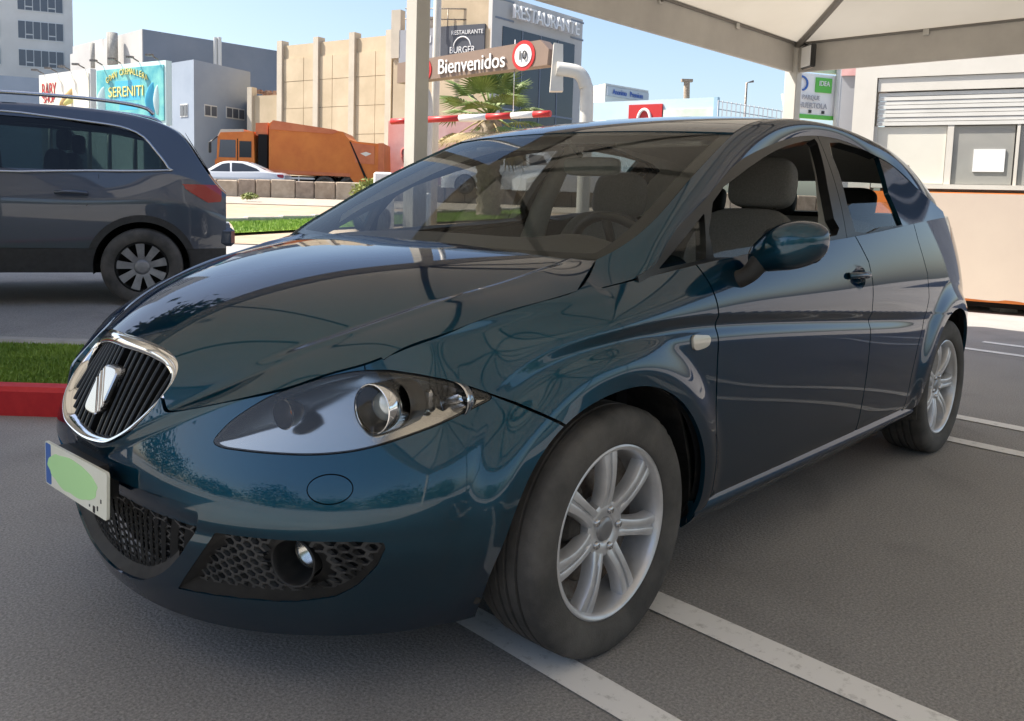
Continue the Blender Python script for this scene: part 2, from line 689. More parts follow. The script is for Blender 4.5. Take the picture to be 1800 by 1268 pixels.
# crease along the flank (L3), shoulder line / belt (L1)
zc_ = Sp([(.42, .645), (.361, .693), (.295, .739), (.217, .78), (.114, .810), (-.018, .826), (-.196, .833), (-.404, .827), (-.918, .793), (-1.564, .742), (-2.1, .70), (-2.9, .64), (-3.4, .60)])
yc_ = Sp([(.42, .72), (.361, .765), (.295, .81), (.217, .842), (.114, .861), (0, .872), (-.2, .879), (-.5, .882), (-1.0, .884), (-1.6, .884), (-2.2, .881), (-2.7, .866), (-3.1, .83)])
z1_ = Sp([(.60, .763), (.535, .796), (.43, .831), (.337, .860), (.23, .885), (.09, .907), (-.05, .926), (-.145, .938), (-.43, .970), (-.9, 1.0), (-1.33, 1.024), (-1.47, 1.032), (-2.04, 1.07), (-2.6, 1.10), (-3.1, 1.11)])
y1_ = Sp([(.60, .626), (.535, .648), (.43, .687), (.337, .715), (.23, .745), (.09, .775), (-.05, .796), (-.145, .806), (-.43, .824), (-.9, .834), (-1.33, .838), (-2.04, .826), (-2.6, .79), (-3.1, .72)])
low_ = Sp([(.15, -.10), (.20, -.066), (.25, -.040), (.30, -.020), (.36, -.010), (.45, -.003), (.55, 0.0), (.66, -.001), (.80, -.001), (1.0, 0)])


def side_y(x, z):
    zc, yc, z1, y1 = zc_(x), yc_(x), z1_(x), y1_(x)
    t = np.clip((z - zc) / (z1 - zc), 0, 1.6)
    up = yc + (y1 - yc) * t ** 1.75
    d = zc - z
    amp = .012 * ss(.34, .02, x) * ss(-2.35, -1.7, x)
    und = -amp * np.exp(-((d - .028) / .024) ** 2) * (d > 0) - amp * .256 * (d <= 0) * np.exp(-(d / .05) ** 2)
    dn = yc + low_(z)
    return np.where(d > 0, dn, up) + und


def flare(x, z):
    r = np.hypot(x, z - WZ)
    f1 = .021 * (1 - ss(.405, .500, r)) * (.55 + .45 * ss(.22, .48, z)) * ss(.9, .6, r)
    r2 = np.hypot(x + WB, z - WZ)
    f2 = .024 * (1 - ss(.405, .500, r2)) * (.35 + .65 * ss(.22, .48, z))
    return f1 + f2


def shell(S, z):
    S = np.asarray(S, float)
    z = np.asarray(z, float)
    front = S < SF
    ph = np.clip(S / SF, 0, 1) * (math.pi / 2)
    c, s = np.maximum(np.cos(ph), 0), np.sin(ph)
    xf, bf = xf_(z), bf_(z)
    ne = nexp(z)
    xF = xf * c ** (2 / ne)
    yF = bf * s ** (2 / ne)
    w = ss(.52, .02, xF)
    yF = yF + w * (side_y(np.minimum(xF, .42), z) - bf) * s ** 2
    # rear corner
    XR = -2.62
    lr = rear_len(z)
    xs = SF - S
    rearp = xs < XR
    L2 = 1.15
    ps = np.clip((XR - xs) / L2, 0, 1) * (math.pi / 2)
    xR = XR - lr * np.sin(ps) ** (2 / 2.9)
    xR = np.where(ps < .3, XR - (lr * np.sin(.3) ** (2 / 2.9)) * (ps / .3), xR)
    ratio = np.clip((XR - xR) / lr, 0, 1)
    yR0 = side_y(np.maximum(xR, -3.0), z)
    yR = yR0 * np.maximum(1 - ratio ** 2.9, 0) ** (1 / 2.9)
    x = np.where(front, xF, np.where(rearp, xR, xs))
    ysd = side_y(np.clip(xs, XR, .42), z)
    y = np.where(front, yF, np.where(rearp, yR, ysd))
    y = y + flare(x, z) * ss(.15, .6, y)
    # raised nose around the grille
    a = ss(-.004, .026, nose_in(y, z))
    x = x + np.where(front, .018 * a, 0)
    # faint horizontal edge across the bumper
    e = np.exp(-((z - .405 - .03 * y * y) / .022) ** 2)
    x = x - np.where(front, .006 * e * c, 0)
    return np.stack([x, y, z], -1)


def nose_in(y, z):
    """distance inside the V-shaped nose (positive inside)"""
    ay_ = np.abs(y)
    zl = .512 + .53 * np.sqrt(np.maximum(ay_ - .06, 0) ** 2 + .0016) - .021
    return (z - zl) * .85


_rl = Sp([(.15, .66), (.25, .72), (.40, .755), (.55, .76), (.62, .74), (.75, .715), (.9, .68), (1.0, .64), (1.12, .58)])


def rear_len(z):
    return _rl(z)


# hood: centre line, valley (L2), outer edge (L1)
hc_ = Sp([(.95, .690), (.90, .737), (.85, .775), (.8, .808), (.72, .853), (.63, .891), (.5, .931), (.41, .951), (.3, .969), (.2, .981), (.1, .990), (0, .997), (-.15, 1.004)])
h2y = Sp([(.95, .22), (.88, .280), (.783, .358), (.683, .442), (.581, .509), (.459, .560), (.32, .605), (.202, .631), (.1, .648), (0, .661), (-.15, .678)])
h2z = Sp([(.95, .61), (.88, .648), (.783, .701), (.683, .755), (.581, .799), (.459, .842), (.32, .882), (.202, .907), (.1, .929), (0, .949), (-.15, .975)])
h1y = Sp([(.95, .28), (.86, .37), (.79, .44), (.752, .48), (.71, .52), (.657, .575), (.60, .626), (.535, .648), (.43, .687), (.337, .715), (.23, .745), (.09, .775), (-.05, .796), (-.145, .806)])
h1z = Sp([(.95, .58), (.86, .644), (.79, .681), (.752, .700), (.71, .722), (.657, .746), (.60, .763), (.535, .796), (.43, .831), (.337, .860), (.23, .885), (.09, .907), (-.05, .926), (-.145, .938)])


def hood_z(x, y):
    y = np.abs(y)
    zc, y2, z2, y1, z1 = hc_(x), h2y(x), h2z(x), h1y(x), h1z(x)
    p = 2.45 + .55 * ss(.5, -.05, x)
    ins = zc - (zc - z2) * (y / y2) ** p
    t = (y - y2) / np.maximum(y1 - y2, .03)
    band = z2 + (z1 - z2) * t + .004 * (1 - (2 * np.clip(t, 0, 1) - 1) ** 2)
    rib = .013 * ss(-.036, -.003, y - y2) * np.clip(1 - t, 0, 1) * ss(.80, .62, x) * ss(-.06, .10, x)
    band = band - 1.2 * np.maximum(y2 - y - .03, 0)
    kick = .020 * np.clip((.22 - x) / .29, 0, 1) ** 2 * np.clip((y - .30) / .42, 0, 1.1) ** 2
    return smax(ins, band, .008) + kick + rib


# greenhouse: inner line of pillar / roof rail, outer line (top of the door frame)
rail_in = Sp3([(.10, .650, .930), (.002, .664, .951), (-.057, .703, .974), (-.122, .733, 1.005), (-.25, .745, 1.068), (-.456, .722, 1.180), (-.723, .678, 1.308), (-.90, .650, 1.381), (-1.10, .630, 1.428), (-1.45, .612, 1.458), (-1.85, .600, 1.455), (-2.25, .590, 1.425), (-2.65, .575, 1.365), (-2.95, .555, 1.29)])
rail_out = Sp3([(.09, .775, .908), (-.02, .792, .923), (-.09, .803, .934), (-.168, .807, .953), (-.261, .794, 1.006), (-.382, .773, 1.078), (-.565, .746, 1.161), (-.817, .701, 1.270), (-1.035, .672, 1.328), (-1.295, .643, 1.380), (-1.543, .627, 1.406), (-1.861, .628, 1.400), (-2.129, .641, 1.362), (-2.311, .650, 1.330), (-2.473, .680, 1.262), (-2.86, .705, 1.10)])


def gh_y(x, z):
    """side glass / door frame surface"""
    q = z - .95
    y = .818 - .235 * q - .42 * q * q
    pl = .03 * ss(-1.6, -2.7, x) ** 1.2 + .012 * ss(-.9, -.2, x)
    return y - pl


def roof_z(x, y):
    ze = roof_ez(x)
    ye = roof_ey(x)
    cr_ = Sp([(-.7, .010), (-.9, .016), (-1.3, .030), (-2.0, .034), (-2.6, .028), (-3.0, .02)])(x)
    return ze + cr_ * (1 - (np.abs(y) / ye) ** 2)


def _rail_by_x():
    t = np.linspace(0, 1, 400)
    P = rail_in(t)
    return P


_RP = _rail_by_x()


def roof_ez(x):
    o = np.argsort(_RP[:, 0])
    return np.interp(x, _RP[o, 0], _RP[o, 2])


def roof_ey(x):
    o = np.argsort(_RP[:, 0])
    return np.interp(x, _RP[o, 0], _RP[o, 1])


# windscreen: centre line from cowl to roof, edges on the pillar line
ws_c = Sp3([(.045, 0, .975), (-.12, 0, 1.070), (-.35, 0, 1.195), (-.58, 0, 1.302), (-.80, 0, 1.388)])
_tb = 0.0


def ws_edge(v):
    a = rail_in.t[3]
    b = rail_in.t[7]
    return rail_in(a - .015 + (b - a + .015) * v)


def windscreen(u, v):
    c = ws_c(v)
    e = ws_edge(v)
    e = e + np.stack([0 * v, -.006 + 0 * v, -.004 + 0 * v], -1)
    k = (np.abs(u) ** 2.1)[:, None]
    P = c * (1 - k) + e * k
    P[:, 1] = e[:, 1] * np.abs(u)
    return P


def shell_full(S, z):
    P = shell(np.abs(S), z)
    P[..., 1] *= np.where(np.asarray(S) < 0, -1, 1)
    return P


def in_front(P):
    """positive where a point lies behind the front skin"""
    x, y, z = P[:, 0], np.abs(P[:, 1]), P[:, 2]
    a = ss(-.004, .026, nose_in(y, z))
    n = nexp(z)
    f = 1 - (y / bf_(z)) ** n - (np.maximum(x - .018 * a, 0) / xf_(z)) ** n
    return np.where(x > .56, f, 1.0)


def lid_z(P):
    """height of the hood / belt above a flank point"""
    x, y, z = P[:, 0], np.abs(P[:, 1]), P[:, 2]
    return np.where(x > .0, hood_z(x, y), z1_(x)) - z


def rail(t, w):
    a, b = rail_in(t), rail_out(t)
    k = w[:, None]
    P = a * (1 - k) + b * k
    up = np.stack([.25 + 0 * t, .62 + 0 * t, .72 + 0 * t], -1)
    bul = .007 + .015 * ss(.30, .45, t)
    return P + up * (bul * 4 * w * (1 - w))[:, None]

# ------------------------------------------------------------------ hatchback: assembly
TR = {}
PLATE_C = [(.968, -.201, .492), (.968, .192, .507), (.968, .187, .397), (.968, -.200, .383)]
TR['headlight'] = [(0.4140, 0.6020), (0.4259, 0.6205), (0.4495, 0.6436), (0.4869, 0.6692), (0.5386, 0.6973), (0.6018, 0.7202), (0.6651, 0.7386), (0.7322, 0.7525), (0.7816, 0.7573), (0.8429, 0.7549), (0.9079, 0.7464), (0.9760, 0.7329), (1.0475, 0.7126), (1.0982, 0.6933), (1.0672, 0.6809), (1.0150, 0.6674), (0.9433, 0.6478), (0.8797, 0.6308), (0.8184, 0.6150), (0.7586, 0.6034), (0.6978, 0.5967), (0.6353, 0.5933), (0.5491, 0.5924), (0.4814, 0.5928), (0.4381, 0.5942)]
TR['bfline'] = [(1.0988, 0.7002), (1.1575, 0.6759), (1.2109, 0.6505), (1.2569, 0.6276), (1.2820, 0.6128)]
TR['fog'] = [(0.4138, 0.4189), (0.4907, 0.4207), (0.6268, 0.4231), (0.7799, 0.4238), (0.8449, 0.4193), (0.8505, 0.4055), (0.8301, 0.3656), (0.7776, 0.3110), (0.7268, 0.2815), (0.6235, 0.2627), (0.5148, 0.2574), (0.3958, 0.2507), (0.2910, 0.2431), (0.3564, 0.3388)]
TR['rep'] = [(1.7374, 0.7794), (1.7832, 0.7780), (1.8194, 0.7716), (1.8143, 0.7504), (1.7797, 0.7432), (1.7395, 0.7460)]
TR['quarterlight'] = [(-0.2162, 0.9563), (-0.5039, 1.1053), (-0.4596, 0.9754)]
TR['frontwin'] = [(-0.5672, 1.1373), (-0.5032, 0.9790), (-0.8355, 0.9977), (-1.3836, 1.0320), (-1.3956, 1.0911), (-1.4311, 1.2051), (-1.5235, 1.3782), (-1.4670, 1.3820), (-1.3050, 1.3594), (-1.1300, 1.3259), (-0.9471, 1.2772), (-0.7623, 1.2198)]
TR['rearwin'] = [(-1.6417, 1.3839), (-1.5949, 1.2649), (-1.5634, 1.0426), (-1.8597, 1.0601), (-2.2466, 1.0798), (-2.2699, 1.2037), (-2.3108, 1.3285), (-2.1060, 1.3680), (-1.8874, 1.3861)]

car = empty("hatchback_car", (0, 0, 0))
tag(car, "dark petrol blue five-door hatchback parked under the canopy in the foreground", "car")
PC = {}                         # parents by name


def arch_out(P, x0=0.0, r=.374):
    return np.hypot(P[:, 0] - x0, P[:, 2] - WZ) - r


def both(name, S, mat, parent=None, sk=.014, sub=None):
    """a left part and its mirrored right twin"""
    out = []
    for k in (0, 1):
        q = S if k == 0 else S.mirror()
        q = q.skirt(sk) if sk else q
        out.append(surf_obj(name, q, mat, (parent[k] if isinstance(parent, (list, tuple)) else parent) or car))
    return out


HL = smooth_poly(TR['headlight'], 3)
FOG = np.array(TR['fog'])
GRO = np.array([(0, .775), (.05, .775), (.117, .771), (.180, .760), (.224, .742), (.247, .716), (.252, .685), (.241, .648), (.204, .600), (.152, .566), (.101, .550), (0, .541)])
GRO = smooth_poly(np.concatenate([GRO, (GRO * [-1, 1])[-2:0:-1]]), 4)
LOWG = np.array([(0, .468), (.12, .470), (.255, .474), (.36, .474), (.405, .466), (.415, .445), (.385, .394), (.332, .336), (.259, .276), (.19, .237), (.133, .217), (0, .200)])
LOWG = np.concatenate([LOWG, (LOWG * [-1, 1])[-2:0:-1]])
LOWG = smooth_poly(LOWG, 3)
WASH = np.array([(.714 + .053 * math.cos(a), .530 + .0285 * math.sin(a)) for a in np.linspace(0, 2 * math.pi, 40)[:-1]])

# front skin in one sheet, cut into panels
fr = Surf.grid(shell_full, np.linspace(-1.40, 1.40, 420), np.linspace(.158, .82, 150))
fr = fr.clip(lid_z(fr.V) - .0015)
fr = fr.clip(arch_out(fr.V))
pa = lambda S: np.stack([np.abs(S.P[:, 0]), S.P[:, 1]], 1)
yz = lambda S: S.V[:, 1:]
G = .0034
BUMP = [(-.1, .12), (-.1, 1.0), (.776, 1.0), (.782, .757), (1.098, .700)] + [tuple(q) for q in TR['bfline'][1:]] + [(1.32, .58), (1.36, .12)]
bmp = fr.clip(poly_sdf(pa(fr), BUMP) - G)
bmp = bmp.clip(-poly_sdf(pa(bmp), HL) - .0022)
bmp = bmp.clip(-poly_sdf(yz(bmp), GRO) - .001)
bmp = bmp.clip(-poly_sdf(yz(bmp), LOWG))
bmp = bmp.clip(-poly_sdf(pa(bmp), FOG))
bmp = bmp.clip(-poly_sdf(pa(bmp), WASH) - .0012)
bumper = surf_obj("front_bumper", bmp.skirt(.022), M_PAINT, car)
wsh = fr.clip(poly_sdf(pa(fr), WASH) - .0012)
for sg in (1, -1):
    surf_obj("washer_cover", wsh.clip(wsh.V[:, 1] * sg).skirt(.008), M_PAINT, bumper)
inner = fr.clip(-poly_sdf(pa(fr), HL)).offset(-.030)
inner = inner.clip(-poly_sdf(yz(inner), GRO)).clip(-poly_sdf(yz(inner), LOWG))
inner = inner.clip(-poly_sdf(pa(inner), FOG))
surf_obj("bumper_core", inner, M_GAP, car)

# flank sheet
fl = Surf.grid(shell, np.concatenate([np.linspace(.72, 1.45, 130), np.linspace(1.46, 5.219, 330)]), np.linspace(.158, 1.14, 190))
fl = fl.clip(lid_z(fl.V) - .0015)
fl = fl.clip(arch_out(fl.V))
fl = fl.clip(arch_out(fl.V, -WB))
X = lambda x, z: (SF - x, z)
GAPF = [(-.375, .975), (-.398, .915), (-.412, .86), (-.419, .82), (-.421, .75), (-.423, .645), (-.428, .45), (-.44, .28)]
GAPM = [(-1.41, 1.10), (-1.455, 1.026), (-1.535, .935), (-1.555, .864), (-1.552, .745), (-1.545, .60), (-1.53, .45), (-1.52, .28)]
GAPR = [(-2.10, 1.12), (-2.13, 1.0), (-2.20, .86), (-2.21, .76), (-2.16, .66), (-2.10, .56), (-2.06, .45), (-2.04, .28)]
DOORB = .292
fend_poly = [(.778, 1.2), (.778, .757), (.843, .757), (.908, .748), (.976, .735), (1.047, .715), (1.098, .697)] + \
    [tuple(q) for q in TR['bfline'][1:]] + [(1.32, .58), (1.36, .24)] + [X(-.44, .24)] + [X(*q) for q in GAPF[::-1]] + [X(-.36, 1.2)]
fender = fl.clip(poly_sdf(fl.P, fend_poly) - G)
REP = smooth_poly(TR['rep'], 4)
fender = fender.clip(-poly_sdf(fender.P, REP) - .0015)
fenders = both("fender", fender, M_PAINT)
rp_ = fl.clip(poly_sdf(fl.P, REP)).offset(.006)
both("side_repeater", rp_, M_CLEARW, fenders, sk=.01)

HANDLE = smooth_poly([(-1.335, .925), (-1.40, .930), (-1.475, .915), (-1.490, .89), (-1.470, .850), (-1.40, .838), (-1.335, .852), (-1.318, .89)], 4)
HANDLE = np.array([X(*q) for q in HANDLE])
dpf = [X(*q) for q in GAPF] + [X(-.44, DOORB), X(-1.52, DOORB)] + [X(*q) for q in GAPM[::-1]] + [X(-.36, 1.2)]
df = fl.clip(poly_sdf(fl.P, dpf) - G)
df = df.clip(df.V[:, 2] - DOORB)
df = df.clip(-poly_sdf(df.P, HANDLE))
doorF = both("front_door", df, M_PAINT)
hb = fl.clip(poly_sdf(fl.P, HANDLE))
sd = np.maximum(poly_sdf(hb.P, HANDLE), 0)
hb = Surf(hb.V - hb.N * (np.minimum(sd, .03) / .03)[:, None] ** .6 * .028, hb.F, hb.P, hb.N)
both("handle_recess", hb, M_PAINT, doorF, sk=0)
for k, sg in enumerate((1, -1)):
    hm = MB()
    P = np.array([(-1.325, .872 * sg, .893), (-1.36, .886 * sg, .894), (-1.41, .890 * sg, .893), (-1.46, .888 * sg, .891), (-1.505, .876 * sg, .889)])
    hm.tube(smooth_poly(P, 5, False), .0125, 10)
    hm.build("door_handle", M_PAINT, doorF[k])
dpr = [X(*q) for q in GAPM] + [X(-1.52, DOORB), X(-2.04, DOORB)] + [X(*q) for q in GAPR[::-1]]
dr = fl.clip(poly_sdf(fl.P, dpr) - G)
dr = dr.clip(dr.V[:, 2] - DOORB)
doorR = both("rear_door", dr, M_PAINT)
TAIL = smooth_poly([(4.44, .90), (4.55, .985), (4.70, .99), (4.74, .90), (4.70, .78), (4.55, .76), (4.47, .82)], 3)
qpoly = [X(*q) for q in GAPR] + [X(-2.04, .24), (4.30, .24), (4.34, .56), (4.75, .60), (4.75, 1.3)]
qs = fl.clip(poly_sdf(fl.P, qpoly) - G)
qs = qs.clip(-poly_sdf(qs.P, TAIL) - .002)
both("rear_quarter", qs, M_PAINT)
rb = fl.clip(poly_sdf(fl.P, [(4.30, .1), (4.34, .56), (4.75, .60), (5.3, .60), (5.3, .1)]) - G)
rb = rb.join(rb.mirror())
surf_obj("rear_bumper", rb.skirt(.014), M_PAINT, car)
tg = fl.clip(poly_sdf(fl.P, [(4.75, .60), (4.75, 1.3), (5.3, 1.3), (5.3, .60)]) - G)
tg = tg.join(tg.mirror())
surf_obj("tailgate", tg.skirt(.014), M_PAINT, car)
both("tail_lamp", fl.clip(poly_sdf(fl.P, TAIL)).offset(.004), M_RED, sk=.02)
cav = fl.offset(-.032)
cav = cav.clip(-poly_sdf(cav.P, HL) - .02)
both("body_cavity", cav, M_GAP, sk=0)
# sill under the doors
def sill(s, w):
    z = .300 - w * .088
    y = .852 + .016 * np.sin(np.clip(w, 0, 1) * math.pi * .55) - .050 * np.maximum(w - .42, 0) ** 1.3 * 2.0
    x = -.375 - s * 1.80
    return np.stack([x, y, z], -1)
si = Surf.grid(sill, np.linspace(0, 1, 40), np.linspace(1, 0, 14))
si = si.clip(arch_out(si.V, 0, .378))
si = si.clip(arch_out(si.V, -WB, .378))
both("sill", si, M_PAINT, sk=.02)

# hood
def hoodf(x, w):
    y = w * h1y(x)
    return np.stack([x, y, hood_z(x, y)], -1)
hd = Surf.grid(hoodf, np.linspace(-.17, .935, 230), np.linspace(-1, 1, 241))
hd = hd.clip(in_front(hd.V) - .006)
hd = hd.clip(-poly_sdf(hd.V[:, 1:], GRO) - .003)
ax, ay, bx, by = .08, .775, -.075, .708
def diag(V):
    """positive on the hood's side of the corner shut line"""
    return ((V[:, 0] - bx) * (ay - by) - (np.abs(V[:, 1]) - by) * (ax - bx)) / .169
hd = hd.clip(np.where(hd.V[:, 0] < .2, diag(hd.V), 1) - .002)
hd = hd.clip(hd.V[:, 0] - (.004 - .155 * hd.V[:, 1] ** 2))
hd = hd.clip(np.where(hd.V[:, 0] > -.1, (h1y(hd.V[:, 0]) - np.abs(hd.V[:, 1])) , 1) - .0028)
hood = surf_obj("hood", hd.skirt(.016), M_PAINT, car)
hu = hd.offset(-.035)
surf_obj("hood_underside", hu, M_GAP, hood)
# cowl under the hood's rear edge
def cowl(u, v):
    y = u * .70
    x = .06 - .155 * y * y - v * .18
    z = .958 - .03 * (y / .7) ** 2 + v * .02
    return np.stack([x, y, z], -1)
surf_obj("cowl", Surf.grid(cowl, np.linspace(-1, 1, 30), np.linspace(0, 1, 6)), M_BLACKM, car)

# pillar / roof rail strip
rl = Surf.grid(rail, np.linspace(0, 1, 260), np.linspace(0, 1, 26)).flip()
rl = rl.clip(np.where(rl.V[:, 0] > -.2, -diag(rl.V), 1) - .002)
rails = both("pillar_and_roof_rail", rl, M_PAINT, sk=.012)
tr_ = rl.offset(-.045)
both("pillar_trim", tr_.clip(-tr_.V[:, 0] - .30), M_TRIM, rails, sk=0)

# roof
XR0, XR1 = -.86, -2.93
def rooff(x, w):
    # front edge bows forward in the middle
    ye = roof_ey(x) - .004
    y = w * ye
    fx = ss(-1.25, XR0, x)
    xx = x + fx * .085 * (1 - w * w)
    return np.stack([xx, y, roof_z(x, y)], -1)
rf = Surf.grid(rooff, np.linspace(XR1, XR0, 120), np.linspace(-1, 1, 81))
roof = surf_obj("roof", rf.skirt(.012), M_PAINT, car)
surf_obj("roof_lining", rf.offset(-.045), M_HEADL, car)

# windscreen
wsf = Surf.grid(windscreen, np.linspace(-1, 1, 91), np.linspace(0, .985, 60))
wsf.V[:, 1] = wsf.V[:, 1] * np.where(wsf.P[:, 0] < 0, -1, 1)
_g = wsf.V.reshape(91, 60, 3)
_n = np.cross(np.gradient(_g, axis=0), np.gradient(_g, axis=1))
_n /= np.linalg.norm(_n, axis=2, keepdims=True)
wsf.N = _n.reshape(-1, 3)
wscreen = surf_obj("windscreen", wsf, M_WIND, car)
# black ceramic border just inside the glass
bord = wsf.offset(-.004)
bs = np.minimum(np.minimum((1 - np.abs(bord.P[:, 0])) * .7, bord.P[:, 1] * 1.0), (0.985 - bord.P[:, 1]) * .9)
bord = bord.clip(.040 - bs)
surf_obj("windscreen_border", bord, M_BLACK, wscreen)

# side glass and door frames on one sheet
def ghf(nx, z):
    x = -nx
    return np.stack([x, gh_y(x, z), z], -1)
gs = Surf.grid(ghf, np.linspace(.12, 2.95, 300), np.linspace(.90, 1.44, 110))
_ro = rail_out(np.linspace(0, 1, 200))
def under_rail(V):
    o = np.argsort(_ro[:, 0])
    return np.interp(V[:, 0], _ro[o, 0], _ro[o, 2]) - V[:, 2]
gs = gs.clip(under_rail(gs.V) + .004)
gs = gs.clip(gs.V[:, 2] - (z1_(gs.V[:, 0]) - .02))
px2 = lambda S: np.stack([-S.P[:, 0], S.P[:, 1]], 1)
QL = [tuple(q) for q in TR['quarterlight']]
FW = smooth_poly([tuple(q) for q in TR['frontwin']], 2)
RWN = smooth_poly([tuple(q) for q in TR['rearwin']], 2)
fF = [(0.0, .80), (-1.51, .80), (-1.47, 1.03), (-1.56, 1.41), (-1.56, 1.6), (0, 1.6)]
ff_ = gs.clip(poly_sdf(px2(gs), fF) - .002)
ff_ = ff_.clip(-poly_sdf(px2(ff_), QL))
ff_ = ff_.clip(-poly_sdf(px2(ff_), FW))
both("window_frame", ff_.offset(.002), M_BLACK, doorF, sk=.035)
ql = gs.clip(poly_sdf(px2(gs), QL)).offset(-.008)
both("quarterlight_glass", ql, M_SIDEG, doorF, sk=0)
fR = [(-1.51, .80), (-1.47, 1.03), (-1.56, 1.41), (-1.56, 1.6), (-2.3, 1.6), (-2.08, 1.2), (-2.22, .80)]
fr_ = gs.clip(poly_sdf(px2(gs), fR) - .002)
fr_ = fr_.clip(-poly_sdf(px2(fr_), RWN))
both("window_frame", fr_.offset(.002), M_BLACK, doorR, sk=.035)
cq = gs.clip(-poly_sdf(px2(gs), fR) - .002)
cq = cq.clip(-1.7 - cq.V[:, 0])
cq = cq.clip(cq.V[:, 0] + 2.80)
both("rear_side_panel", cq, M_PAINT, sk=.02)
# panes: left front lowered, left rear half lowered, right side closed
fwg = gs.clip(poly_sdf(px2(gs), FW)).offset(-.012)
rwg = gs.clip(poly_sdf(px2(gs), RWN)).offset(-.012)
low = rwg.clip(1.145 - .03 * (rwg.V[:, 0] + 1.5) - rwg.V[:, 2])
surf_obj("window_glass", low, M_SIDEG, doorR[0])
surf_obj("window_glass", rwg.mirror(), M_SIDEG, doorR[1])
surf_obj("window_glass", fwg.mirror(), M_SIDEG, doorF[1])
tip = fwg.clip(.012 - (fwg.V[:, 2] - z1_(fwg.V[:, 0])) )
surf_obj("window_glass", tip, M_SIDEG, doorF[0])
# rear window
def rwin(u, v):
    x = -2.93 - v * .33 + .02 * u * u
    y = u * (.56 + .10 * v)
    z = 1.315 - v * .26 - .02 * u * u
    return np.stack([x, y, z], -1)
surf_obj("rear_window", Surf.grid(rwin, np.linspace(1, -1, 24), np.linspace(0, 1, 12)), thin_glass("rear_glass", (.55, .6, .6), 1.0), car)



# ------------------------------------------------------------------ wheels
def tyre_mesh(sg):
    n = 168
    half = [(.219, .080), (.2215, .0885), (.228, .0955), (.242, .1005), (.266, .1035), (.287, .1015), (.301, .096), (.3105, .0875), (.3145, .077),
            (.3155, .058), (.3155, .052), (.308, .0505), (.308, .0445), (.316, .043), (.3165, .019), (.3085, .0175), (.3085, .0105), (.3165, .009)]
    prof = half + [(r, -h) for r, h in half[::-1]]
    V, F = [], []
    for j, (r, h) in enumerate(prof):
        for i in range(n):
            a = 2 * math.pi * i / n
            rr = r
            if .07 < abs(h) < .09 and r > .3 and i % 4 == 0:
                rr -= .0035
            V.append((rr * math.cos(a), h * sg, max(rr * math.sin(a), -WZ + .0005)))
    m_ = len(prof)
    for j in range(m_ - 1):
        for i in range(n):
            i2 = (i + 1) % n
            f = (j * n + i, j * n + i2, (j + 1) * n + i2, (j + 1) * n + i)
            F.append(f if sg > 0 else f[::-1])
    return V, F


def make_wheel(x0, sg, phase):
    o = np.array((x0, .7665 * sg, WZ))
    sh = lambda V: np.array(V) + o
    rim = MB()
    lip = [(.2205, .079), (.2205, .0885), (.2165, .0905), (.2115, .0890), (.2065, .0835), (.2035, .074), (.2005, .055), (.197, .02), (.193, -.03), (.20, -.075), (.212, -.085)]
    b = MB()
    b.lathe([(r, h * sg) for r, h in lip], 'Y', o, 96)
    rim.add(b.v, b.f, True)
    # hub plate
    b = MB()
    b.lathe([(.0, .0585 * sg), (.036, .0585 * sg), (.040, .0620 * sg), (.060, .0640 * sg), (.070, .060 * sg), (.074, .040 * sg), (.072, .0 * sg)], 'Y', o, 70)
    rim.add(b.v, b.f, True)
    for k in range(7):
        a = phase + k * 2 * math.pi / 7
        rs = np.linspace(.052, .2050, 16)
        rowsV = []
        for r in rs:
            t = (r - .052) / .153
            w = .0265 - .0035 * math.sin(min(t * 1.25, 1) * math.pi) + .004 * max(t - .72, 0) / .28
            h = .0615 + .014 * t + .010 * math.sin(t * math.pi)
            dip = .0065 * min(1, max(0, (t - .10) / .15))
            sec = [(-1.08, -.034), (-1.0, -.010), (-.86, -.0015), (-.70, .0), (-.24, .0), (-.17, -.001), (-.11, -dip), (.11, -dip), (.17, -.001), (.24, .0), (.70, .0), (.86, -.0015), (1.0, -.010), (1.08, -.034)]
            for q, dh in sec:
                u = q * w
                rowsV.append((r * math.cos(a) - u * math.sin(a), (h + dh) * sg, r * math.sin(a) + u * math.cos(a)))
        m_ = 14
        F = []
        for j in range(len(rs) - 1):
            for i in range(m_ - 1):
                f = (j * m_ + i, j * m_ + i + 1, (j + 1) * m_ + i + 1, (j + 1) * m_ + i)
                F.append(f)
        rim.add(sh(rowsV), F, True)
    w = rim.build("wheel", M_ALLOY, car, sharp=.7)
    tv, tf = tyre_mesh(sg)
    t = MB()
    t.add(sh(tv), tf, True)
    t.build("tyre", M_RUBBER, w, sharp=.75)
    c = MB()
    c.lathe([(.0, .0665 * sg), (.018, .0660 * sg), (.029, .0635 * sg), (.0325, .058 * sg)], 'Y', o, 40)
    c.build("hub_cap", simple("hub_grey", (.30, .30, .31), .35, metal=.7) if "hub_grey" not in bpy.data.materials else bpy.data.materials["hub_grey"], w)
    for k in range(5):
        a = phase + .31 + k * 2 * math.pi / 5
        c = MB()
        c.lathe([(.0, .0715 * sg), (.0075, .0715 * sg), (.0105, .068 * sg), (.0105, .058 * sg)], 'Y', o + np.array((.050 * math.cos(a), 0, .050 * math.sin(a))), 14)
        c.build("wheel_bolt", M_SATIN, w)
    c = MB()
    c.lathe([(.03, .015 * sg), (.144, .015 * sg), (.146, .012 * sg), (.146, -.010 * sg), (.03, -.010 * sg)], 'Y', o, 48)
    c.lathe([(.197, .0 * sg), (.03, -.03 * sg)], 'Y', o, 48)
    c.build("brake_disc", M_STEEL, w, sharp=.6)
    c = MB()
    c.box(o + np.array((.105, .012 * sg, .06)), (.07, .07, .13), bevel=.012)
    c.build("brake_caliper", M_LINER, w)
    return w


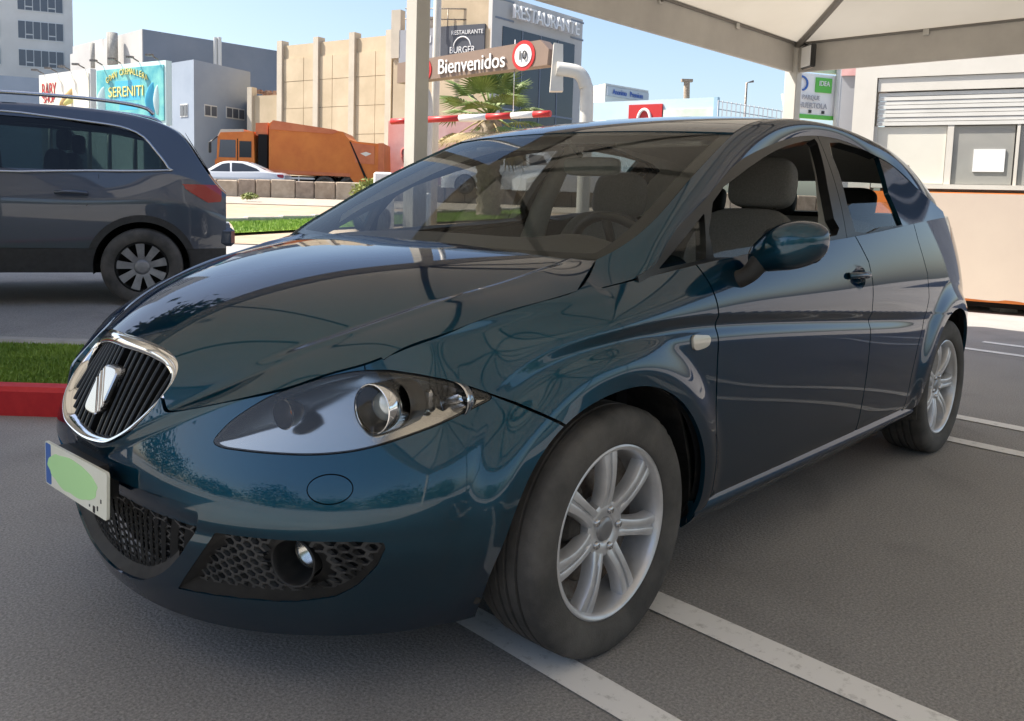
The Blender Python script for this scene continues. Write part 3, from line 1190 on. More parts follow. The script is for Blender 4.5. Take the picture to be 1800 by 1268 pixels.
for x0, ph in ((0.0, math.radians(88)), (-WB, math.radians(180))):
    for sg in (1, -1):
        make_wheel(x0, sg, ph)

# wheel-arch liners and underfloor
for x0 in (0.0, -WB):
    for sg in (1, -1):
        a = MB()
        n = 40
        V, F = [], []
        for j, (yy, rr) in enumerate(((.875, .378), (.868, .392), (.62, .40), (.45, .40))):
            for i in range(n + 1):
                an = math.radians(-14) + math.radians(206) * i / n
                xx_ = rr * math.cos(an)
                yq = min(yy, .868 - .11 * float(ss(.10, .34, xx_)) * (x0 == 0) - .03 * float(ss(-.2, -.36, xx_)))
                V.append((x0 + xx_, yq * sg, WZ + rr * math.sin(an)))
        for j in range(3):
            for i in range(n):
                F.append((j * (n + 1) + i, j * (n + 1) + i + 1, (j + 1) * (n + 1) + i + 1, (j + 1) * (n + 1) + i))
        a.add(V, F, True)
        a.build("arch_liner", M_LINER, car)
u = MB()
u.box((-1.29, 0, .235), (1.80, 1.58, .05))
u.box((.50, 0, .20), (.44, .95, .03))
u.box((.0, 0, .22), (.62, .86, .05))
u.box((-2.55, 0, .24), (.75, .86, .05))
u.box((-3.05, 0, .24), (.42, 1.25, .05))
u.build("underbody", M_GAP, car)

# ------------------------------------------------------------------ headlamps
lens = fr.clip(poly_sdf(pa(fr), HL))
LENS = lens.clip(lens.V[:, 1])
sdh = np.maximum(poly_sdf(pa(LENS), HL), 0)
bowl = Surf(LENS.V - np.array([1.0, .35, .05]) * (np.minimum(sdh * 3.2, .115) + .004)[:, None], LENS.F, LENS.P, LENS.N)


def unit(c, ax, parts):
    """lathe parts round an axis through c; parts = [(profile, material, name)]"""
    ax = np.array(ax, float)
    ax /= np.linalg.norm(ax)
    u_ = np.cross(ax, [0, 0, 1])
    u_ /= np.linalg.norm(u_)
    w_ = np.cross(ax, u_)
    M = np.eye(4)
    M[:3, 0], M[:3, 1], M[:3, 2], M[:3, 3] = u_, w_, ax, c
    return [(MB().lathe(p, 'Z', (0, 0, 0), 40).xf(M), mt, nm) for p, mt, nm in parts]


def hemi(r, z0, n=8, sq=1.0):
    return [(r * math.cos(a), z0 + sq * r * math.sin(a)) for a in np.linspace(0, math.pi / 2, n)]


M_BALL = simple("projector_glass", (.80, .84, .80), .03, trans=.0, coat=1.0, spec=.8)
hl_parts = []
for sg in (1, -1):
    Lq = LENS if sg > 0 else LENS.mirror()
    head = surf_obj("headlight", Lq.offset(.0015).skirt(.012), M_LENS, car)
    Bq = bowl if sg > 0 else bowl.mirror()
    surf_obj("lamp_housing", Bq, M_LAMPCH, head)
    seal = fr.clip(poly_sdf(pa(fr), HL) + .004)
    seal = seal.clip(.003 - poly_sdf(pa(seal), HL))
    seal = seal.clip(seal.V[:, 1])
    seal = seal if sg > 0 else seal.mirror()
    surf_obj("lamp_seal", seal.offset(-.003), M_GAP, head)
    fx = (1, .10 * sg, 0)
    for mb, mt, nm in unit((.545, .650 * sg, .684), fx, [
            ([(.050, .060), (.0525, .064), (.054, .060), (.052, .0), (.050, .0)], M_CHROME, "projector_ring"),
            ([(.049, .056), (.042, .03), (.034, .022)], M_HOUSE, "projector_shroud"),
            (hemi(.033, .020, 9, .75), M_BALL, "projector_lens"),
            ([(.053, .0), (.05, -.05), (.0, -.06)], M_HOUSE, "projector_body")]):
        mb.build(nm, mt, head)
    for mb, mt, nm in unit((.405, .722 * sg, .690), fx, [
            ([(.040, .030), (.038, .012), (.028, -.012), (.012, -.024), (.0, -.026)], M_REFL, "reflector_bowl"),
            ([(.041, .033), (.043, .029), (.040, .026)], M_CHROME, "reflector_rim"),
            (hemi(.007, -.01, 6, 2.0), M_SATIN, "bulb")]):
        mb.build(nm, mt, head)
    for mb, mt, nm in unit((.690, .500 * sg, .662), fx, [
            ([(.032, .034), (.029, .010), (.018, -.008), (.0, -.014)], M_HOUSE, "indicator_bowl"),
            (hemi(.010, -.004, 6, 1.8), M_AMBER, "indicator_bulb"),
            ([(.033, .036), (.0345, .033), (.032, .030)], M_SATIN, "indicator_rim")]):
        mb.build(nm, mt, head)
    b_ = MB()
    b_.box((.475, .690 * sg, .690), (.02, .028, .05), bevel=.006)
    b_.build("reflector_bridge", M_REFL, head)

# ------------------------------------------------------------------ grille
def nose_x(y, z):
    q = z - .65
    return .900 - .46 * q - .402 * y * y - 5.16 * y * y * q - .315 * q * q


def poly_inset(P, d):
    """inset a closed polygon (counter-clockwise or not) by distances d"""
    P = np.array(P)
    c = P.mean(0)
    T = np.roll(P, -1, 0) - np.roll(P, 1, 0)
    Nn = np.stack([-T[:, 1], T[:, 0]], 1)
    Nn /= np.linalg.norm(Nn, axis=1, keepdims=True)
    sgn = np.sign(((c - P) * Nn).sum(1))
    return P + Nn * sgn[:, None] * np.asarray(d)[:, None]


frame = MB()
gw = .013 + .019 * ss(.56, .77, GRO[:, 1])
rows = []
for fq, dx in ((0.0, -.016), (0.02, .002), (.20, .008), (.55, .0075), (.86, .002), (1.0, -.006), (1.0, -.045)):
    q = poly_inset(GRO, gw * fq)
    rows.append(np.stack([nose_x(q[:, 0], q[:, 1]) + dx, q[:, 0], q[:, 1]], 1))
n = len(GRO)
V = np.concatenate(rows)
F = [(j * n + i, j * n + (i + 1) % n, (j + 1) * n + (i + 1) % n, (j + 1) * n + i) for j in range(len(rows) - 1) for i in range(n)]
frame.add(V, F, True)
grille = frame.build("grille", M_CHROME, car, sharp=1.0)
GRI = poly_inset(GRO, gw)


def col_span(poly, y):
    zs = []
    for i in range(len(poly)):
        a, b = poly[i], poly[(i + 1) % len(poly)]
        if (a[0] - y) * (b[0] - y) < 0:
            zs.append(a[1] + (b[1] - a[1]) * (y - a[0]) / (b[0] - a[0]))
    return (min(zs), max(zs)) if len(zs) >= 2 else None


for k in range(-8, 9):
    y = k * .0252
    sp = col_span(GRI, y)
    if not sp:
        continue
    z0, z1q = sp[0] - .004, sp[1] + .004
    s_ = MB()
    m_ = 9
    V = []
    for i in range(m_):
        z = z0 + (z1q - z0) * i / (m_ - 1)
        xx = float(nose_x(y, z)) - .010
        for dx, dy in ((-.034, -.004), (-.004, -.0042), (0, -.0014), (0, .0014), (-.004, .0042), (-.034, .004)):
            V.append((xx + dx, y + dy, z))
    F = [(i * 6 + j, i * 6 + (j + 1) % 6, (i + 1) * 6 + (j + 1) % 6, (i + 1) * 6 + j) for i in range(m_ - 1) for j in range(6)]
    s_.add(V, F)
    s_.build("grille_slat", M_BLACK, grille)
bk = MB()
ring = np.stack([nose_x(GRO[:, 0], GRO[:, 1]) - .062, GRO[:, 0] * .99, GRO[:, 1]], 1)
bk.add(ring, [tuple(range(n))])
bk.build("grille_back", M_GAP, grille)
# emblem: rounded badge cut by slanting slits
em_out = np.array([(.046 * math.copysign(abs(math.cos(a)) ** .5, math.cos(a)) + .006 * math.sin(a), .054 * math.copysign(abs(math.sin(a)) ** .5, math.sin(a))) for a in np.linspace(0, 2 * math.pi, 45)[:-1]])


def badge_part(cond, name, proud, mt):
    e = MB()
    P = [p for p in em_out]
    # clip polygon with half planes
    for a, b, c in cond:
        out = []
        for i in range(len(P)):
            p, q = np.array(P[i]), np.array(P[(i + 1) % len(P)])
            fp, fq = a * p[0] + b * p[1] + c, a * q[0] + b * q[1] + c
            if fp >= 0:
                out.append(tuple(p))
            if fp * fq < 0:
                out.append(tuple(p + (q - p) * fp / (fp - fq)))
        P = out
    P = np.array(P)
    m_ = len(P)
    zc0, yc0 = .650, -.004
    ins = poly_inset(P, np.full(m_, .0035))
    lay = [(P, -.012), (P, proud - .003), (ins, proud)]
    V = []
    for q, d in lay:
        for p in q:
            y_, z_ = yc0 + p[0], zc0 + p[1]
            V.append((float(nose_x(0, z_)) + d, y_, z_))
    F = [(j * m_ + i, j * m_ + (i + 1) % m_, (j + 1) * m_ + (i + 1) % m_, (j + 1) * m_ + i) for j in range(2) for i in range(m_)]
    F.append(tuple(range(2 * m_, 3 * m_)))
    e.add(V, F)
    return e.build(name, mt, grille)


base = badge_part([], "emblem_base", .000, M_BLACK)
sl = 1.0
badge_part([(sl, 1, -.0235)], "emblem_piece", .009, M_SATIN)
badge_part([(sl, 1, -.0035), (-sl, -1, .0175)], "emblem_piece", .008, M_SATIN)
badge_part([(sl, 1, .0165), (-sl, -1, -.0025)], "emblem_piece", .008, M_SATIN)
badge_part([(-sl, -1, -.0225)], "emblem_piece", .009, M_SATIN)


# ------------------------------------------------------------------ lower intakes
def hexmesh(region, y0, y1_, z0, z1__, size, xfun, bar, depth, st=1.0):
    """honeycomb of bars; region(y,z)->signed distance"""
    e = MB()
    hgt = size * math.sqrt(3)
    done = set()
    ny = int((y1_ - y0) / (1.5 * size)) + 2
    nz = int((z1__ - z0) / hgt) + 2
    segs = []
    for i in range(ny):
        for j in range(nz):
            cy = y0 + i * 1.5 * size
            cz = z0 + j * hgt + (hgt / 2 if i % 2 else 0)
            vs = [(cy + size * math.cos(math.radians(60 * k)), cz + size * math.sin(math.radians(60 * k))) for k in range(6)]
            for k in range(6):
                a, b = vs[k], vs[(k + 1) % 6]
                key = (round((a[0] + b[0]) * 2000), round((a[1] + b[1]) * 2000))
                if key in done:
                    continue
                done.add(key)
                segs.append((a, b))
    S = np.array(segs)
    S[:, :, 0] *= st
    mid = S.mean(1)
    ok = region(mid) > -.002
    for (a, b) in S[ok]:
        d = b - a
        L = np.linalg.norm(d)
        d /= L
        nrm = np.array([-d[1], d[0]]) * bar / 2
        V = []
        for p in (a - d * bar * .3, b + d * bar * .3):
            for q in (p + nrm, p - nrm):
                xx = float(xfun(q[0], q[1]))
                V += [(xx, q[0], q[1]), (xx - depth, q[0], q[1])]
        e.add(V, [(0, 2, 6, 4), (1, 5, 7, 3), (0, 4, 5, 1), (2, 3, 7, 6)])
    return e


def skin_x(y, z):
    return float(xf_(z) * max(1 - (abs(y) / float(bf_(z))) ** float(nexp(z)), .02) ** (1 / float(nexp(z))))


hx = hexmesh(lambda q: np.minimum(poly_sdf(q, LOWG), .410 - q[:, 1]) - .008, -.17, .17, .19, .42, .0118, lambda y, z: skin_x(y, z) - .034, .0040, .004, 2.5)
hxo = hx.build("intake_honeycomb", M_MESH, bumper, fix=False)
hxo["kind"] = "stuff"
lw = fr.clip(poly_sdf(yz(fr), LOWG))
sdl = np.maximum(poly_sdf(yz(lw), LOWG), 0)
up_ = lw.clip(lw.V[:, 2] - .405)
surf_obj("intake_blank", Surf(up_.V + np.array([-.030, 0, 0]), up_.F, up_.P, up_.N), M_PAINT, bumper)
# lower lip panel and dark back
rim_ = lw.clip(.034 - np.maximum(poly_sdf(yz(lw), LOWG), 0))
rim_ = rim_.clip(.33 - rim_.V[:, 2] + .0 * rim_.V[:, 2])
sdr = np.maximum(poly_sdf(yz(rim_), LOWG), 0)
surf_obj("intake_lip", Surf(rim_.V + np.stack([-.004 - sdr * 1.1, 0 * sdr, 0 * sdr], 1), rim_.F, rim_.P, rim_.N), M_MESH, bumper)
surf_obj("intake_back", Surf(lw.V + np.array([-.10, 0, 0]), lw.F, lw.P, lw.N), M_GAP, bumper)

fg = fr.clip(poly_sdf(pa(fr), FOG) + .004)
FC = (.574, .358)
for sg in (1, -1):
    q = fg.clip(fg.V[:, 1] * sg)
    sdq = np.maximum(poly_sdf(pa(q), FOG), 0)
    q = Surf(q.V - q.N * (np.minimum(sdq * 2.2, .034) + .002)[:, None], q.F, q.P, q.N)
    fa = np.array((.92, .39 * sg, 0)) / math.hypot(.92, .39)
    fp0 = np.array((skin_x(*FC), FC[0] * sg, FC[1])) - fa * .026
    rel = q.V - fp0
    hole = np.linalg.norm(rel - np.outer(rel @ fa, fa), axis=1) - .050
    q = q.clip(hole)
    pan = surf_obj("fog_lamp_panel", q, M_BLACKM, bumper)
    # relief of overlapping scales
    def region(pts, sg=sg):
        S3 = []
        for y_, z_ in pts:
            nn = float(nexp(z_))
            b_, x_ = float(bf_(z_)), 0
            phi = math.asin(min(1, (abs(y_) / b_)) ** (nn / 2))
            S3.append((phi / (math.pi / 2) * SF, z_))
        d = poly_sdf(np.array(S3), FOG) - .012
        h_ = np.hypot(np.abs(pts[:, 0]) - FC[0] + .004, (pts[:, 1] - FC[1]) * 1.05) - .060
        e_ = (np.abs(pts[:, 0]) - .40) - (.40 - pts[:, 1]) * -.5
        return np.minimum(np.minimum(d, h_), e_)
    y0_, y1q = (.30, .74) if sg > 0 else (-.74, -.30)
    hm = hexmesh(region, y0_, y1q, .24, .43, .0125, lambda y, z: skin_x(y, z) - .030, .0055, .012)
    o_ = hm.build("panel_relief", M_MESH, pan, fix=False)
    o_["kind"] = "stuff"
    xs_ = skin_x(FC[0], FC[1])
    for mb, mt, nm in unit(fp0 - fa * .085, fa, [
            ([(.0545, .084), (.0525, .089), (.0495, .086), (.047, .07), (.044, .03), (.043, .012)], M_BLACKM, "fog_lamp_tube"),
            ([(.043, .014), (.034, .010), (.02, .0), (.0, -.008)], M_FOG, "fog_reflector"),
            (hemi(.0425, .016, 8, .28), M_LENS, "fog_lens"),
            (hemi(.006, .0, 5, 1.5), M_SATIN, "fog_bulb")]):
        mb.build(nm, mt, pan)

# number plate
pc = np.array(PLATE_C)
pu = pc[1] - pc[0]
pv = pc[3] - pc[0]
pn = np.cross(pv, pu)
pn /= np.linalg.norm(pn)


def plate_pt(u, v, d=0.0):
    return pc[0] * (1 - u) * (1 - v) + pc[1] * u * (1 - v) + pc[2] * u * v + pc[3] * (1 - u) * v + pn * d


def plate_poly(uv, d0, d1):
    e = MB()
    m_ = len(uv)
    V = [plate_pt(u, v, d0) for u, v in uv] + [plate_pt(u, v, d1) for u, v in uv]
    return e.add(V, [tuple(range(m_, 2 * m_))] + [(i, (i + 1) % m_, m_ + (i + 1) % m_, m_ + i) for i in range(m_)])


def rrect(u0, v0, u1, v1, r, asp=4.0, k=4):
    out = []
    for cx_, cy_, a0 in ((u1 - r / asp, v1 - r, 0), (u0 + r / asp, v1 - r, 90), (u0 + r / asp, v0 + r, 180), (u1 - r / asp, v0 + r, 270)):
        for i in range(k + 1):
            a = math.radians(a0 + 90 * i / k)
            out.append((cx_ + r / asp * math.cos(a), cy_ + r * math.sin(a)))
    return out


plate = plate_poly(rrect(0, 0, 1, 1, .08), -.004, .003).build("number_plate", M_PLATEW, car)
plate_poly(rrect(.012, .03, .105, .97, .05), .001, .0036).build("plate_band", M_PLATEB, plate)
random.seed(3)
blob = [(.46 + .40 * math.cos(a) * (1 + .06 * random.uniform(-1, 1)), .50 + .40 * math.sin(a) * (1 + .08 * random.uniform(-1, 1))) for a in np.linspace(0, 2 * math.pi, 28)[:-1]]
plate_poly(smooth_poly(blob, 3), .001, .0040).build("plate_patch", M_PLATEG, plate)
ink = MB()
for u0, v0, u1, v1 in ((.74, .86, .755, .91), (.86, .80, .875, .90), (.80, .84, .83, .98), (.91, .62, .925, .70)):
    s2 = plate_poly([(u0, v0), (u1, v0), (u1, v1), (u0, v1)], .001, .0038)
    ink.add(s2.v, s2.f)
ink.build("plate_marks", M_BLACK, plate)
hold = plate_poly(rrect(.10, .05, .80, .80, .1), -.055, -.004)
hold.build("plate_holder", M_BLACKM, plate)


# ------------------------------------------------------------------ door mirrors
def superell(c, r, e1, e2, R=None, nu=28, nv=44):
    V = []
    sp_ = lambda v, e: math.copysign(abs(v) ** e, v)
    for i in range(nu + 1):
        a = -math.pi / 2 + math.pi * i / nu
        for j in range(nv):
            b = 2 * math.pi * j / nv
            V.append((r[0] * sp_(math.cos(a), e1) * sp_(math.cos(b), e2), r[1] * sp_(math.cos(a), e1) * sp_(math.sin(b), e2), r[2] * sp_(math.sin(a), e1)))
    F = [(i * nv + j, i * nv + (j + 1) % nv, (i + 1) * nv + (j + 1) % nv, (i + 1) * nv + j) for i in range(nu) for j in range(nv)]
    V = np.array(V)
    if R is not None:
        V = V @ np.array(R).T
    return V + np.array(c), F


for k, sg in enumerate((1, -1)):
    e = MB()
    V, F = superell((0, 0, 0), (.080, .108, .070), .80, .72)
    # rounded front, flat back, tapering down towards the foot
    x_, y_, z_ = V[:, 0].copy(), V[:, 1].copy(), V[:, 2].copy()
    taper = 1 - .20 * ss(.02, -.11, y_)
    z2 = z_ * taper + .020 * (y_ / .104) - .018 * ss(.0, -.104, y_)
    x2 = np.where(x_ < 0, x_ * .40, x_ * (1 - .25 * ss(.03, -.11, y_)))
    V = np.stack([x2 - .03 * ss(.02, .11, y_), y_, z2], 1)
    cM = np.array((-.630, .962, 1.018))
    Vm = (V + cM) * [1, sg, 1]
    e.add(Vm, F if sg > 0 else [f[::-1] for f in F], True)
    mir = e.build("door_mirror", M_PAINT, doorF[k])
    # the reflecting face at the back, black surround and foot
    b = MB()
    Vb, Fb = superell((0, 0, 0), (.012, .094, .054), .6, .6, nu=12, nv=32)
    b.add((Vb * [1, 1, 1] + cM + np.array((-.028, .002, .002))) * [1, sg, 1], Fb, True)
    b.build("mirror_surround", M_BLACK, doorF[k])
    ft = MB()
    P = np.array([(-.560, .838, .914), (-.566, .862, .921), (-.580, .884, .940), (-.598, .900, .972), (-.615, .905, .992)]) * [1, sg, 1]
    ft.tube(smooth_poly(P, 4, False), np.array([.034, .030, .0275, .027, .0265, .026, .026, .0265, .027, .0275, .028, .029, .030, .031, .031, .031, .030])[:len(smooth_poly(P, 4, False))], 14)
    ft.build("mirror_foot", M_BLACKM, doorF[k])

# ------------------------------------------------------------------ cabin
def superbox(c, s, e=.35, R=None, nu=18, nv=28):
    V, F = superell((0, 0, 0), (s[0] / 2, s[1] / 2, s[2] / 2), e, e, R, nu, nv)
    return V + np.array(c), F


def ry(a):
    c_, s_ = math.cos(a), math.sin(a)
    return np.array([[c_, 0, s_], [0, 1, 0], [-s_, 0, c_]])


both("door_card", Surf(df.V, df.F, df.P, df.N).offset(-.085), M_DASH, doorF, sk=0)
both("door_card", Surf(dr.V, dr.F, dr.P, dr.N).offset(-.085), M_DASH, doorR, sk=0)
fl_ = MB()
fl_.box((-1.5, 0, .30), (2.6, 1.44, .04))
fl_.box((-.20, 0, .62), (.05, 1.44, .62))
fl_.box((-2.75, 0, .62), (.04, 1.40, .68))
fl_.build("cabin_floor", M_GAP, car)
# dashboard: rounded section swept across
prof = smooth_poly([(.02, .955), (-.14, .985), (-.30, 1.000), (-.42, 1.000), (-.50, .975), (-.545, .92), (-.56, .84), (-.53, .74), (-.45, .66)], 4, False)
V, F = [], []
ys = np.linspace(-.70, .70, 29)
for y in ys:
    hump = .030 * math.exp(-((y - .36) / .14) ** 2)
    for i, (x, z) in enumerate(prof):
        w_ = math.exp(-((x + .45) / .10) ** 2)
        V.append((x - .06 * (abs(y) / .7) ** 2 * .5, y, z + hump * w_ - .02 * (abs(y) / .7) ** 3))
m_ = len(prof)
F = [(j * m_ + i, j * m_ + i + 1, (j + 1) * m_ + i + 1, (j + 1) * m_ + i) for j in range(len(ys) - 1) for i in range(m_ - 1)]
d_ = MB()
d_.add(V, F, True)
dash = d_.build("dashboard", M_DASH, car)
# steering wheel
R_ = ry(math.radians(-64))
th = np.linspace(0, 2 * math.pi, 49)[:-1]
st = np.stack([.185 * np.cos(th), .185 * np.sin(th), 0 * th], 1) @ R_.T + np.array((-.66, .36, .915))
sw = MB()
sw.tube(st, .0155, 10, closed=True)
V, F = superbox((-.645, .36, .91), (.10, .16, .05), .5, R_, 10, 20)
sw.add(V, F, True)
for a in (0, math.pi, -math.pi / 2):
    p = np.array([[.05 * math.cos(a + math.pi / 2), .05 * math.sin(a + math.pi / 2), 0], [.18 * math.cos(a + math.pi / 2), .18 * math.sin(a + math.pi / 2), 0]]) @ R_.T + np.array((-.655, .36, .912))
    sw.tube(p, .016, 8)
sw.build("steering_wheel", M_BLACKM, car)


def seat(y, zoff, xoff=0.0, hz=.0):
    sb = MB()
    tilt = ry(math.radians(-17))
    V, F = superbox((0, 0, 0), (.15, .50, .66), .45)
    # bolsters
    V = V + np.stack([.035 * np.clip(np.abs(V[:, 1]) - .14, 0, 1) / .11, 0 * V[:, 1], 0 * V[:, 1]], 1)
    V[:, 1] *= 1 - .22 * ss(0.05, .36, V[:, 2])
    sb.add(V @ tilt.T + np.array((-1.48 + xoff, y, .795 + zoff)), F, True)
    back = sb.build("seat", M_CLOTH, car)
    cu_ = MB()
    V, F = superbox((-1.17 + xoff, y, .50), (.56, .50, .17), .45)
    cu_.add(V, F, True)
    cu_.build("seat_cushion", M_CLOTH, back)
    h = MB()
    V, F = superbox((0, 0, 0), (.11, .285, .215), .5)
    V[:, 1] *= 1 - .10 * ss(0, .11, V[:, 2])
    h.add(V @ ry(math.radians(-10)).T + np.array((-1.640 + xoff, y, 1.225 + zoff + hz)), F, True)
    h.build("headrest", M_CLOTH, back)
    for s_ in (-1, 1):
        p = MB()
        p.tube([(-1.595 + xoff, y + .07 * s_, 1.05 + zoff), (-1.625 + xoff, y + .07 * s_, 1.15 + zoff + hz)], .0065, 8)
        p.build("headrest_post", M_SATIN, back)


seat(.37, 0.0)
seat(-.37, -.035, -.02, -.03)
rs = MB()
V, F = superbox((-2.33, 0, .78), (.16, 1.24, .62), .3, ry(math.radians(-20)))
rs.add(V, F, True)
rb_ = rs.build("rear_seat", M_CLOTH, car)
for y in (-.40, .0, .40):
    h = MB()
    V, F = superbox((-2.50, y, 1.155), (.09, .24, .15), .5, ry(math.radians(-12)))
    h.add(V, F, True)
    h.build("headrest", M_BLACKM, rb_)
# inside mirror
im = MB()
V, F = superbox((-.93, .02, 1.262), (.045, .235, .072), .45, np.array([[.97, -.22, 0], [.22, .97, 0], [0, 0, 1]]))
im.add(V, F, True)
im.tube([(-.885, .0, 1.30), (-.80, 0, 1.355)], .010, 8)
im.build("rear_view_mirror", noisy("mirror_housing", (.20, .21, .18), (.24, .25, .22), 30, .4), car)
# pillar trims between the doors
for sg in (1, -1):
    bp_ = MB()
    secs = [(-1.46, .735, .60, .13), (-1.465, .735, .95, .13), (-1.50, .71, 1.10, .11), (-1.545, .665, 1.25, .095), (-1.60, .60, 1.39, .10)]
    V, F = [], []
    for x, y, z, w_ in secs:
        for dx, dy in ((-w_ / 2, .035), (-w_ / 2, -.012), (-w_ / 4, -.022), (w_ / 4, -.022), (w_ / 2, -.012), (w_ / 2, .035)):
            V.append((x + dx, (y + dy) * sg, z))
    for j in range(len(secs) - 1):
        for i in range(5):
            F.append((j * 6 + i, j * 6 + i + 1, (j + 1) * 6 + i + 1, (j + 1) * 6 + i))
    bp_.add(V, F, True)
    bp_.build("centre_pillar_trim", M_TRIM, car)
    cp = MB()
    V, F = [], []
    for (x0_, x1_, y, z) in ((-2.24, -2.72, .70, 1.05), (-2.27, -2.72, .675, 1.15), (-2.32, -2.72, .645, 1.25), (-2.42, -2.74, .60, 1.35)):
        for k in range(5):
            V.append((x0_ + (x1_ - x0_) * k / 4, (y - .02 * k / 4) * sg, z))
    F = [(j * 5 + i, j * 5 + i + 1, (j + 1) * 5 + i + 1, (j + 1) * 5 + i) for j in range(3) for i in range(4)]
    cp.add(V, F, True)
    cp.build("rear_pillar_trim", M_TRIM, car)
# sun visors
for y in (.36, -.36):
    v = MB()
    v.box((-.93, y, 1.352), (.17, .36, .018), R=ry(math.radians(14)), bevel=.006)
    v.build("sun_visor", M_HEADL, car)

# ================================================================== the place
fh = np.array([math.cos(YAW), math.sin(YAW)])
rh = np.array([fh[1], -fh[0]])
ENV = np.eye(4)
ENV[:2, 0], ENV[:2, 1], ENV[:2, 3] = rh, fh, CAM[:2]
RZ = math.atan2(rh[1], rh[0])


def at(px, py, D):
    """point seen at photo position (px,py), D metres ahead: (right, ahead, height)"""
    d = cr * ((px - PPX) / FPX) - cu * ((py - PPY) / FPX) + cf
    k = D / (d[0] * fh[0] + d[1] * fh[1])
    p = CAM + d * k
    q = p[:2] - CAM[:2]
    return np.array([q @ rh, q @ fh, p[2]])


def wxy(a, b):
    return CAM[:2] + rh * a + fh * b


def terr(a, b):
    """height of the land: the street rises gently away from the parking lot"""
    a, b = np.asarray(a, float), np.asarray(b, float)
    k = ss(3.5, -1.0, a)
    near = .165 * ss(4.6, 6.6, b - 1.2 * np.maximum(a + 1.6, 0))
    far = .69 * np.clip((b - 7) / 24.5, 0, 1)
    return (near + far) * np.where(b > 18, 1, k + (1 - k) * ss(11, 18, b))


def in_env(mb):
    return mb.xf(ENV)


# --- materials
def asphalt(name, c1, c2, spec):
    mt, nt, b = mat_new(name)
    tc = N_(nt, "ShaderNodeTexCoord")
    n1 = N_(nt, "ShaderNodeTexNoise")
    n1.inputs["Scale"].default_value = .55
    n1.inputs["Detail"].default_value = 7
    n1.inputs["Roughness"].default_value = .6
    n2 = N_(nt, "ShaderNodeTexNoise")
    n2.inputs["Scale"].default_value = 130
    n2.inputs["Detail"].default_value = 5
    n2.inputs["Roughness"].default_value = .75
    vo = N_(nt, "ShaderNodeTexVoronoi")
    vo.inputs["Scale"].default_value = 115
    for n in (n1, n2, vo):
        nt.links.new(tc.outputs["Object"], n.inputs["Vector"])
    r1 = N_(nt, "ShaderNodeValToRGB")
    r1.color_ramp.elements[0].position, r1.color_ramp.elements[1].position = .33, .70
    r1.color_ramp.elements[0].color, r1.color_ramp.elements[1].color = (*c1, 1), (*c2, 1)
    nt.links.new(n1.outputs["Fac"], r1.inputs["Fac"])
    r2 = N_(nt, "ShaderNodeValToRGB")
    r2.color_ramp.elements[0].position, r2.color_ramp.elements[1].position = .34, .74
    r2.color_ramp.elements[0].color, r2.color_ramp.elements[1].color = (.55, .55, .55, 1), (1.45, 1.42, 1.38, 1)
    nt.links.new(n2.outputs["Fac"], r2.inputs["Fac"])
    mx = N_(nt, "ShaderNodeMix", data_type='RGBA', blend_type='MULTIPLY')
    mx.inputs[0].default_value = 1
    nt.links.new(r1.outputs[0], mx.inputs[6])
    nt.links.new(r2.outputs[0], mx.inputs[7])
    # light stone chips and pale scuffs
    n3 = N_(nt, "ShaderNodeTexNoise")
    n3.inputs["Scale"].default_value = 9
    n3.inputs["Detail"].default_value = 10
    n3.inputs["Roughness"].default_value = .8
    mp = N_(nt, "ShaderNodeMapping")
    mp.inputs["Scale"].default_value = (1, .28, 1)
    nt.links.new(tc.outputs["Object"], mp.inputs[0])
    nt.links.new(mp.outputs[0], n3.inputs["Vector"])
    r3 = N_(nt, "ShaderNodeValToRGB")
    r3.color_ramp.elements[0].position, r3.color_ramp.elements[1].position = .66, .78
    r3.color_ramp.elements[0].color, r3.color_ramp.elements[1].color = (0, 0, 0, 1), (.45, .45, .45, 1)
    nt.links.new(n3.outputs["Fac"], r3.inputs["Fac"])
    m3 = N_(nt, "ShaderNodeMix", data_type='RGBA')
    m3.inputs[7].default_value = (.30, .28, .25, 1)
    nt.links.new(r3.outputs[0], m3.inputs[0])
    nt.links.new(mx.outputs[2], m3.inputs[6])
    # oil stains and darker tyre-worn areas
    n5 = N_(nt, "ShaderNodeTexNoise")
    n5.inputs["Scale"].default_value = 1.7
    n5.inputs["Detail"].default_value = 3
    n5.inputs["Distortion"].default_value = .6
    nt.links.new(tc.outputs["Object"], n5.inputs["Vector"])
    r5 = N_(nt, "ShaderNodeValToRGB")
    r5.color_ramp.elements[0].position, r5.color_ramp.elements[1].position = .30, .46
    r5.color_ramp.elements[0].color, r5.color_ramp.elements[1].color = (.84, .84, .84, 1), (1, 1, 1, 1)
    nt.links.new(n5.outputs["Fac"], r5.inputs["Fac"])
    m5 = N_(nt, "ShaderNodeMix", data_type='RGBA', blend_type='MULTIPLY')
    m5.inputs[0].default_value = 1
    nt.links.new(m3.outputs[2], m5.inputs[6])
    nt.links.new(r5.outputs[0], m5.inputs[7])
    nt.links.new(m5.outputs[2], b.inputs["Base Color"])
    bp = N_(nt, "ShaderNodeBump")
    bp.inputs["Strength"].default_value = .4
    bp.inputs["Distance"].default_value = .003
    ad = N_(nt, "ShaderNodeMath", operation='ADD')
    nt.links.new(n2.outputs["Fac"], ad.inputs[0])
    nt.links.new(vo.outputs["Distance"], ad.inputs[1])
    nt.links.new(ad.outputs[0], bp.inputs["Height"])
    nt.links.new(bp.outputs["Normal"], b.inputs["Normal"])
    setp(b, rough=.85, spec=spec)
    return mt


M_ASPH = asphalt("asphalt", (.300, .293, .285), (.385, .376, .365), .3)
M_ROAD = asphalt("street_asphalt", (.15, .145, .14), (.19, .185, .18), .3)


